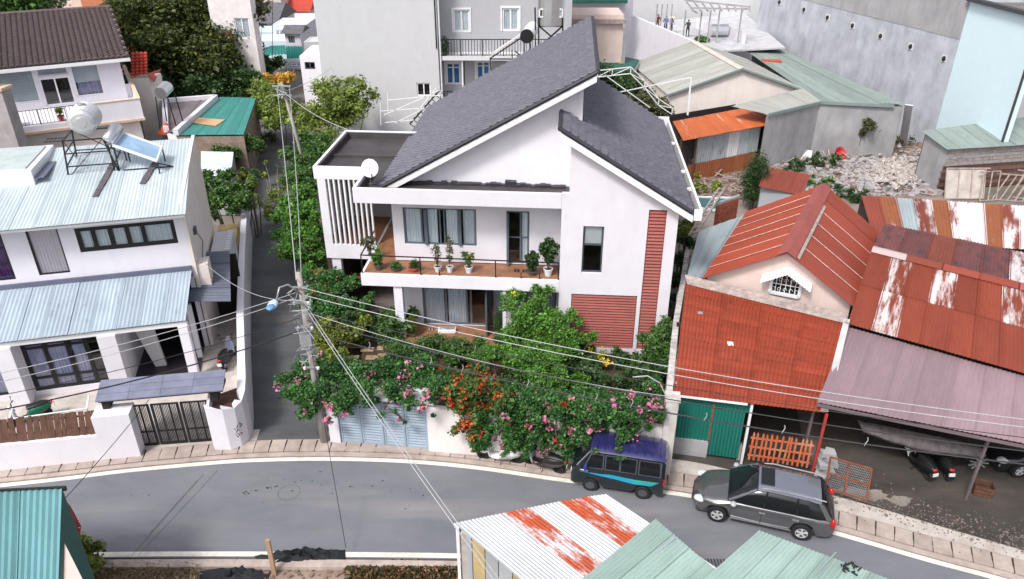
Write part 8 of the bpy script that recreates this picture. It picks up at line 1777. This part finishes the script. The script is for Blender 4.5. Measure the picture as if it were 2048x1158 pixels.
potted('potted_plant', 'small shrub in a flat terracotta red bowl on the balcony', B(827, 540), .24, .16, paint('red_bowl', (.55, .08, .05), .6), [(0, 0, .15, .14), (.2, 0, .12, .14), (.1, 0, .25, .1)], 420, .08, G_DEEP, 3)
potted('potted_plant', 'thin airy bush in a white pot left of the tall flowering one on the balcony', B(876, 545), .16, .26, POTW, [(0, 0, .35, .14), (-.08, 0, .75, .2), (.06, 0, .6, .14), (0, 0, .95, .13)], 300, .09, G_DRY, 4, fl=[(WHITE2 and FL_PINK, 4, .05, 4)])
potted('potted_plant', 'tall sparse bush reaching the window in a white pot on the balcony', B(900, 548), .15, .28, POTW, [(0, 0, .4, .14), (.0, 0, .8, .16), (.04, 0, 1.15, .16), (-.03, 0, 1.4, .08), (.1, 0, .7, .12)], 340, .09, G_DRY, 5, stem=.013)
potted('potted_plant', 'citrus bush with one yellow fruit in a white pot on the balcony', B(938, 550), .17, .3, POTW, [(0, 0, .35, .18), (.14, 0, .5, .12), (-.14, 0, .6, .14), (.0, 0, .2, .12)], 300, .11, G_MID, 6, fl=[(FL_YEL, 2, .09, 8)])
potted('potted_plant', 'dense dark bush in a dark basket beside the big white pot on the balcony', B(1064, 553), .22, .22, POTB, [(0, 0, .3, .24), (.1, 0, .6, .2), (-.15, 0, .6, .16), (0, 0, .8, .12)], 1400, .09, G_DEEP, 7)
potted('potted_plant', 'largest round leafy tree in a white pot at the right end of the balcony', B(1096, 555), .2, .34, POTW, [(0, 0, .75, .3), (.18, .1, .9, .26), (-.18, 0, .95, .24), (0, 0, 1.15, .24), (.05, 0, .5, .2)], 1600, .13, G_DEEP, 8, stem=.03)
potted('potted_plant', 'pale sparse plant leaning out at the corner where balcony and side wing meet', B(742, 515, 1.3), .16, .3, POTW, [(0, 0, .4, .22), (.1, 0, .7, .18), (-.2, 0, .6, .2)], 360, .11, G_DRY, 9)
potted('potted_conifer', 'pointed yellow green conifer standing at the left pillar of the terrace', MH.m @ Vector((-6.6, .25, .6)), .16, .22, POTB, [(0, 0, .2, .22), (0, 0, .45, .2), (0, 0, .7, .15), (0, 0, .95, .09)], 2200, .06, G_YEL, 10, elong=3)
potted('potted_conifer', 'dark column conifer in a white pot right of the terrace door', MH.m @ Vector((-2.68, .35, .6)), .2, .3, POTW, [(0, 0, .2, .22), (0, 0, .45, .23), (0, 0, .75, .22), (0, 0, .98, .15)], 2600, .06, G_DEEP, 11, elong=3)
t = thing('washing_tub', 'white plastic tub standing on the terrace in front of the curtained sliding door', 'tub', MH.m @ Vector((-5.1, .75, .6))); m_ = MB(); m_.box(-.42, .42, -.2, .2, 0, .22); m_.build('tub', WHITEM, t, bevel=.06); m_ = MB(); m_.box(-.36, .36, -.15, .15, .222, .23); m_.build('content', GALV, t)
for k, (x, y, z, lb) in enumerate(((-5.95, .9, .6, 'pair of shoes by the left end of the terrace door'), (-1.95, .7, 3.925, 'pair of dark slippers on the balcony floor near the balcony door'))):
    t = thing('shoes', lb, 'shoes', MH.m @ Vector((x, y, z)), MHA)
    for d in (0, .14, .36, .5)[:4 if k else 3]: m_ = MB(); m_.ball((d, 0, .04), .05, .13, .045, 8, 5); m_.build('shoe', BLACKM if k else GALV, t, smooth=True)
# --- alley greenery right side
shrub('alley_hedge', 'tall bright green hedge bulging over the alley beside the side wing', [(600, 395, 2.4, .6), (590, 430, 2.2, .6), (610, 440, 2.2, .6), (580, 465, 1.9, .6), (605, 480, 1.9, .6), (625, 420, 2.5, .5), (570, 420, 2.2, .5), (600, 505, 1.4, .5), (615, 520, 1.2, .5), (630, 465, 2.0, .5)], 14000, .16, G_BRT, 61, 4, .35, base=0, cat='hedge')
shrub('alley_hedge', 'green bushes along the alley behind the flat roof of the side wing', [(600, 330, 2.6, .7), (620, 345, 2.6, .7), (590, 360, 2.4, .7), (640, 310, 2.6, .7), (605, 300, 2.6, .7), (630, 285, 2.6, .8), (600, 375, 2.4, .6), (655, 290, 2.4, .6), (585, 300, 2.2, .5)], 16000, .18, G_MID, 62, 4, .4, base=0, cat='hedge')
shrub('alley_hedge', 'thin yellowish twigs spreading low across the alley', [(545, 395, .9, .5), (555, 430, .8, .5), (540, 350, 1.0, .3), (560, 375, 1.0, .4)], 900, .16, G_YEL, 63, 3, .4, base=0, stems=8, tm=TRUNKG)
shrub('alley_tree', 'yellow green tree in front of the pale grey wall', [(655, 175, 5.0, .9), (670, 200, 4.6, 1.0), (700, 190, 4.6, .8), (640, 215, 3.8, .9), (665, 240, 3.2, 1.0), (695, 230, 3.4, .9), (715, 215, 3.6, .6), (705, 170, 5.4, .6), (630, 250, 2.8, .8)], 6000, .24, leafmat('leaf_lime', [(.06, .09, .02), (.13, .19, .03), (.22, .30, .05), (.33, .38, .08)]), 64, 4, .5, base=0, cat='tree', tm=TRUNKG)
shrub('alley_tree', 'yellow green roadside tree behind the far utility pole', [(530, 185, 3.5, .8), (545, 210, 3.0, .8), (560, 230, 2.6, .8), (535, 225, 2.6, .7), (585, 215, 2.8, .8), (600, 240, 2.4, .8), (520, 170, 3.6, .6)], 3800, .24, MATS['leaf_lime'], 65, 4, .5, base=0, cat='tree', tm=TRUNKG)
shrub('red_yellow_bush', 'yellow and red leaved bush at the end of the alley', [(540, 162, 2.2, .55), (553, 160, 2.2, .5), (568, 162, 2.3, .5)], 1700, .28, leafmat('leaf_autumn', [(.45, .35, .02), (.6, .5, .03), (.6, .12, .08), (.2, .25, .03)]), 66, 4, .25, base=0)
shrub('low_creeper', 'creeping plants along the left foot of the alley wall', [(508, 290, .5, .5), (500, 300, .8, .5), (520, 270, .6, .5), (495, 330, .6, .4)], 1500, .2, G_DRY, 67, 4, .3, base=0)
shrub('leafy_tree', 'green tree with yellow shoots overhanging the alley beside the left house', [(415, 360, 3.6, .45), (430, 375, 3.4, .5), (450, 390, 3.2, .5), (440, 345, 3.8, .4), (470, 380, 3.2, .45), (485, 400, 2.9, .45), (425, 400, 3.0, .45), (460, 415, 2.7, .4), (495, 365, 3.2, .3), (500, 345, 3.4, .25), (400, 385, 3.3, .35)], 9000, .17, G_MID, 71, 4, .28, base=0, cat='tree')
shrub('leafy_tree', 'yellow tipped branch reaching over the alley from the left tree', [(495, 352, 3.4, .25), (505, 372, 3.2, .25), (490, 385, 3.1, .25)], 800, .17, G_YEL, 72, 3, .15, base=0, cat='branch')
shrub('box_hedge', 'clipped green hedge block below the teal roof', [(415, 285, 2.6, .6), (440, 285, 2.6, .6), (465, 288, 2.6, .6), (490, 290, 2.6, .6), (430, 310, 2.1, .6), (470, 312, 2.1, .6), (450, 300, 2.4, .6)], 11000, .16, G_MID, 73, 4, .3, base=0, cat='hedge')
# --- big dark tree and dark thicket, upper left
def bigtree(label, lst, n, leaf, mat, seed, **k): return shrub('big_tree', label, lst, n, leaf, mat, seed, 5, k.pop('sp', .9), base=0, cat='tree', stems=12, rs=(.5, .95), **k)
bigtree('big dark green tree with a yellowish crown behind the brown tiled house', [(300, 30, 7.5, 1.7), (330, 15, 8, 1.7), (370, 20, 8, 1.8), (410, 35, 7.5, 1.8), (440, 60, 6.5, 1.6), (290, 70, 6.5, 1.6), (330, 65, 6.5, 1.8), (375, 70, 6.2, 1.8), (420, 95, 5.2, 1.7), (320, 105, 5.2, 1.7), (360, 110, 4.8, 1.8), (400, 125, 4.0, 1.7), (440, 130, 3.8, 1.5), (350, 145, 3.4, 1.5), (395, 160, 2.6, 1.4), (455, 100, 5, 1.3), (270, 35, 7.5, 1.3), (300, 5, 9, 1.5)], 42000, .30, leafmat('leaf_olive_deep', [(.012, .022, .006), (.035, .055, .012), (.09, .115, .02), (.22, .22, .04)]), 81)
bigtree('dark thicket of bushes between the big tree and the alley', [(400, 175, 2.2, 1.3), (430, 165, 2.6, 1.3), (460, 160, 2.8, 1.2), (490, 175, 2.2, 1.1), (360, 180, 1.8, 1.2), (445, 185, 1.6, 1.0), (500, 160, 2.2, .9), (480, 135, 3.2, 1.0), (340, 178, 2.0, .9)], 18000, .28, G_DEEP, 82, sp=.6)
bigtree('dark trees among the far houses left of the signboard', [(508, 116, 3.2, .9), (522, 126, 2.6, .9), (535, 132, 2.2, .8), (503, 104, 3.6, .8)], 5000, .34, G_DEEP, 83, sp=.4)
bigtree('green tree tops at the very top left corner of the photo', [(-20, 5, 9, 2.2), (20, 8, 9, 2.2), (60, 5, 9, 2.2), (95, 12, 8, 1.6)], 7000, .4, G_MID, 84)
bigtree('tree crown above the shingle roofs at the top of the photo', [(455, -10, 9, 2.0), (430, 5, 8.5, 1.8), (490, -8, 9, 1.6)], 5000, .4, G_DRY, 85)
# --- rubble lot plants
tree('cypress', 'slender dark cypress beside the red roofed hutch', pz(1500, 420), 4.0, (.5, .5, 1.6), G_DEEP, 9500, 34, .5, .12, 91, cat='tree', cz=2.0, elong=2.6)
shrub('wall_shrub', 'grey green shrub behind the ridge end at the steel truss', [(1300, 215, 3.4, .7), (1325, 222, 3.2, .7), (1345, 228, 3.0, .5), (1285, 205, 3.6, .5)], 5000, .2, G_DRY, 92, 4, .35, base=0)
shrub('wall_shrub', 'dark bushes below the white steel truss', [(1215, 160, 4.0, .9), (1240, 165, 3.8, .9), (1265, 185, 3.4, .8)], 6000, .22, G_DEEP, 93, 4, .4, base=0)
shrub('wall_tree', 'small tree growing out of the foot of the concrete wall', [(1735, 250, 2.6, .45), (1748, 250, 2.4, .4), (1722, 262, 2.0, .3), (1714, 278, 1.2, .25)], 1200, .2, G_DRY, 94, 3, .2, base=0, cat='tree')
for k, (px, py, n_, m__, lb) in enumerate(((1700, 296, 1500, G_DEEP, 'dark weeds along the foot of the bare concrete wall'), (1650, 325, 1600, G_DEEP, 'dark weeds in the middle of the rubbish heap'), (1600, 330, 1200, G_DEEP, 'dark weeds beside the tin shed'), (1630, 365, 1100, G_MID, 'green bush right of the red roofed hutch'), (1712, 392, 1200, G_DEEP, 'weeds behind the patchwork roof'), (1400, 372, 1200, G_YEL, 'yellowish weeds by the rusty tin wall'), (1790, 280, 700, G_DRY, 'dry weeds under the leaning board'), (1548, 300, 700, G_DEEP, 'weeds at the corner of the tin shed'))):
    shrub('weeds', lb, [(px - 16, py, .3, .33), (px, py, .35, .36), (px + 16, py, .3, .33)], n_ // 2, .2, m__, 100 + k, 3, .35, base=0, stems=3)
shrub('leafy_shrub', 'scrubby bush at the corner of the teal kiosk beside the road', [(168, 1110, .9, .3), (178, 1125, .8, .3), (160, 1095, 1.2, .25)], 1400, .13, G_YEL, 120, 4, .15, base=0)
shrub('courtyard_plant', 'small plants in the bed beside the stained slab', [(435, 435, 2.7, .2), (425, 425, 2.7, .2)], 400, .14, G_DEEP, 121, 2, .1, base=2.5, stems=2)
potted('potted_palm', 'spiky green plant behind the railing at the left of the upper balcony', T2W((XL + 1.6, YF + .5, 5.0)), .22, .3, POTB, [(0, 0, .5, .45), (.2, 0, .8, .3), (-.2, 0, .7, .3)], 500, .4, G_MID, 14, elong=5)
potted('potted_plant', 'plant in an orange pot behind the balcony railing near the steel tank', T2W((XL + 4.7, YF + .5, 5.0)), .2, .35, TERRA, [(0, 0, .3, .2)], 200, .15, G_YEL, 15)

# ================================================================ people on the washing terrace
SKIN = paint('skin', (.42, .24, .16), .6, var=.03)
def person(label, loc, ang, top, bottom, hat=None, pose=0, h=1.62, hair=BLACKM):
    p_ = thing('person', label, 'person', loc, ang); k = h / 1.7
    me = bpy.data.meshes.new('body'); J = {'pel': (0, 0, .95), 'che': (0, .02, 1.28), 'neck': (0, .0, 1.45), 'head': (0, -.02, 1.56), 'crown': (0, -.01, 1.66), 'shl': (-.19, .01, 1.38), 'shr': (.19, .01, 1.38), 'ell': (-.26, -.02 - .1 * pose, 1.12), 'elr': (.26, -.05 - .14 * pose, 1.12), 'hal': (-.25, -.12 - .2 * pose, .90 + .25 * pose), 'har': (.22, -.2 - .2 * pose, .92 + .3 * pose), 'hil': (-.09, 0, .90), 'hir': (.09, 0, .90), 'knl': (-.11, -.04, .5), 'knr': (.12, -.02 + .1 * pose, .5), 'anl': (-.11, .02, .09), 'anr': (.13, .06, .09), 'tol': (-.12, -.13, .04), 'tor': (.14, -.09, .04)}
    names = list(J); E = [('pel', 'che'), ('che', 'neck'), ('neck', 'head'), ('head', 'crown'), ('che', 'shl'), ('che', 'shr'), ('shl', 'ell'), ('shr', 'elr'), ('ell', 'hal'), ('elr', 'har'), ('pel', 'hil'), ('pel', 'hir'), ('hil', 'knl'), ('hir', 'knr'), ('knl', 'anl'), ('knr', 'anr'), ('anl', 'tol'), ('anr', 'tor')]
    rad = {'pel': .14, 'che': .15, 'neck': .06, 'head': .095, 'crown': .07, 'shl': .075, 'shr': .075, 'ell': .045, 'elr': .045, 'hal': .032, 'har': .032, 'hil': .095, 'hir': .095, 'knl': .065, 'knr': .065, 'anl': .045, 'anr': .045, 'tol': .035, 'tor': .035}
    me.from_pydata([tuple(c * k for c in J[n]) for n in names], [(names.index(a), names.index(b)) for a, b in E], [])
    me.materials.append(SKIN); me.materials.append(top); me.materials.append(bottom)
    o = bpy.data.objects.new('body', me); COL.objects.link(o); o.parent = p_
    sk_ = o.modifiers.new('skin', 'SKIN'); 
    for i, n in enumerate(names): sv = me.skin_vertices[0].data[i]; sv.radius = (rad[n] * k,) * 2; sv.use_root = n == 'pel'
    o.modifiers.new('subdiv', 'SUBSURF').render_levels = 1
    bpy.context.view_layer.update(); dg = bpy.context.evaluated_depsgraph_get(); nm = bpy.data.meshes.new_from_object(o.evaluated_get(dg)); nm.name = 'body'; o.modifiers.clear(); o.data = nm
    nm.materials.clear(); [nm.materials.append(m) for m in (SKIN, top, bottom)]
    for f in nm.polygons:
        c = f.center / k; f.use_smooth = True
        f.material_index = 0 if c.z > 1.44 else (2 if c.z < .98 and abs(c.x) < .2 and not (abs(c.x) > .18 and c.z > .8) else (0 if (c.y < -.13 and .8 < c.z < 1.2) or c.z < .07 else 1))
    m_ = MB(); m_.ball((0, .02 * k, 1.61 * k), .105 * k, .11 * k, .10 * k, 12, 8); m_.build('hair', hair, p_, smooth=True)
    if hat is not None: m_ = MB(); m_.lathe((0, 0, 1.66 * k), [(.30, 0), (.29, .01), (.02, .16)], 18); m_.build('hat', hat, p_)
    return p_
TZ = 5.15; sp = lambda px, py: pz(px, py, TZ)
person('person in a dark red jacket standing leftmost on the washing terrace', sp(1314, 62), R(10), paint('cloth_dark_red', (.16, .03, .025), .8), paint('cloth_olive', (.10, .09, .03), .8))
person('person in a bright blue top on the washing terrace', sp(1330, 66), R(-20), paint('cloth_blue', (.10, .22, .6), .8), paint('cloth_navy', (.03, .03, .08), .8), pose=1)
person('person in a mauve top wearing a pale conical hat on the washing terrace', sp(1341, 68), R(30), paint('cloth_mauve', (.32, .22, .34), .8), paint('cloth_brown', (.10, .05, .05), .8), hat=paint('straw_hat', (.72, .66, .55), .8))
person('person in black with pale sleeves standing apart on the washing terrace', sp(1374, 74), R(-30), paint('cloth_black_white', (.05, .05, .055), .8), BLACKM, pose=1)
t = thing('orange_bucket', 'bright orange bucket at the feet of the people on the washing terrace', 'bucket', sp(1323, 66)); m_ = MB(); m_.lathe((0, 0, 0), [(.18, 0), (.25, .45), (.22, .45), (.16, .05)], 14); m_.build('bucket', paint('orange_plastic', (.8, .12, .02), .4), t)
t = thing('timber_pergola', 'rough grey timber pergola against the stained concrete wall at the top', 'pergola', sp(1400, 50)); m_ = MB(); Tq = lambda px, py, z: pz(px, py, z)
for k in range(9): m_.beam(Tq(1372 + k * 16, 2 + k * 1.2, 8.2), Tq(1388 + k * 14, 22, 8.1), .12)
for (a, b) in (((1368, 0), (1500, 14)), ((1380, 16), (1498, 18)), ((1385, 20), (1395, 26))): m_.beam(Tq(*a, 8.2), Tq(*b, 8.2), .14)
for px in (1372, 1404, 1422, 1440, 1484): a = Tq(px, 20, 8.1); m_.beam(a, Vector((a.x, a.y, 5.1)), .12)
for k in range(4): a = Tq(1315 + k * 10, 8, 8.0); m_.beam(a, Vector((a.x, a.y, 5.1)), .1)
m_.build('timber', paint('pergola_timber', (.33, .31, .33), .9, var=.3), t, W=True)
t = thing('lying_steel_tank', 'small steel tank lying on the terrace beside the pergola', 'water tank', sp(1435, 64)); a, b = Tq(1422, 60, 5.8), Tq(1455, 60, 5.8); m_ = MB(); m_.tube([a, b], .55, 16); m_.build('barrel', STEEL, t, W=True); m_ = MB(); m_.beam(Tq(1425, 66, 5.2), Tq(1452, 68, 5.2), .3); m_.build('cradle', BLACKM, t, W=True)
t = thing('terrace_parapet', 'short white parapet pieces around the lying tank on the terrace', 'parapet', sp(1400, 60)); m_ = MB()
for (a, b) in (((1392, 56), (1420, 66)), ((1455, 74), (1490, 88))): p, q_ = Tq(*a, 5.15), Tq(*b, 5.15); m_ = MB(); m_.prism([p, q_, q_ + Vector((0, 0, 1)), p + Vector((0, 0, 1))], (0, .2, 0)); m_.build('piece', WHITE, t, W=True)
shrub('terrace_plant', 'clump of bright green plants on the terrace edge', [(1402, 78, 5.4, .35), (1410, 78, 5.4, .3)], 500, .2, G_BRT, 130, 3, .15, base=5.1, stems=2)
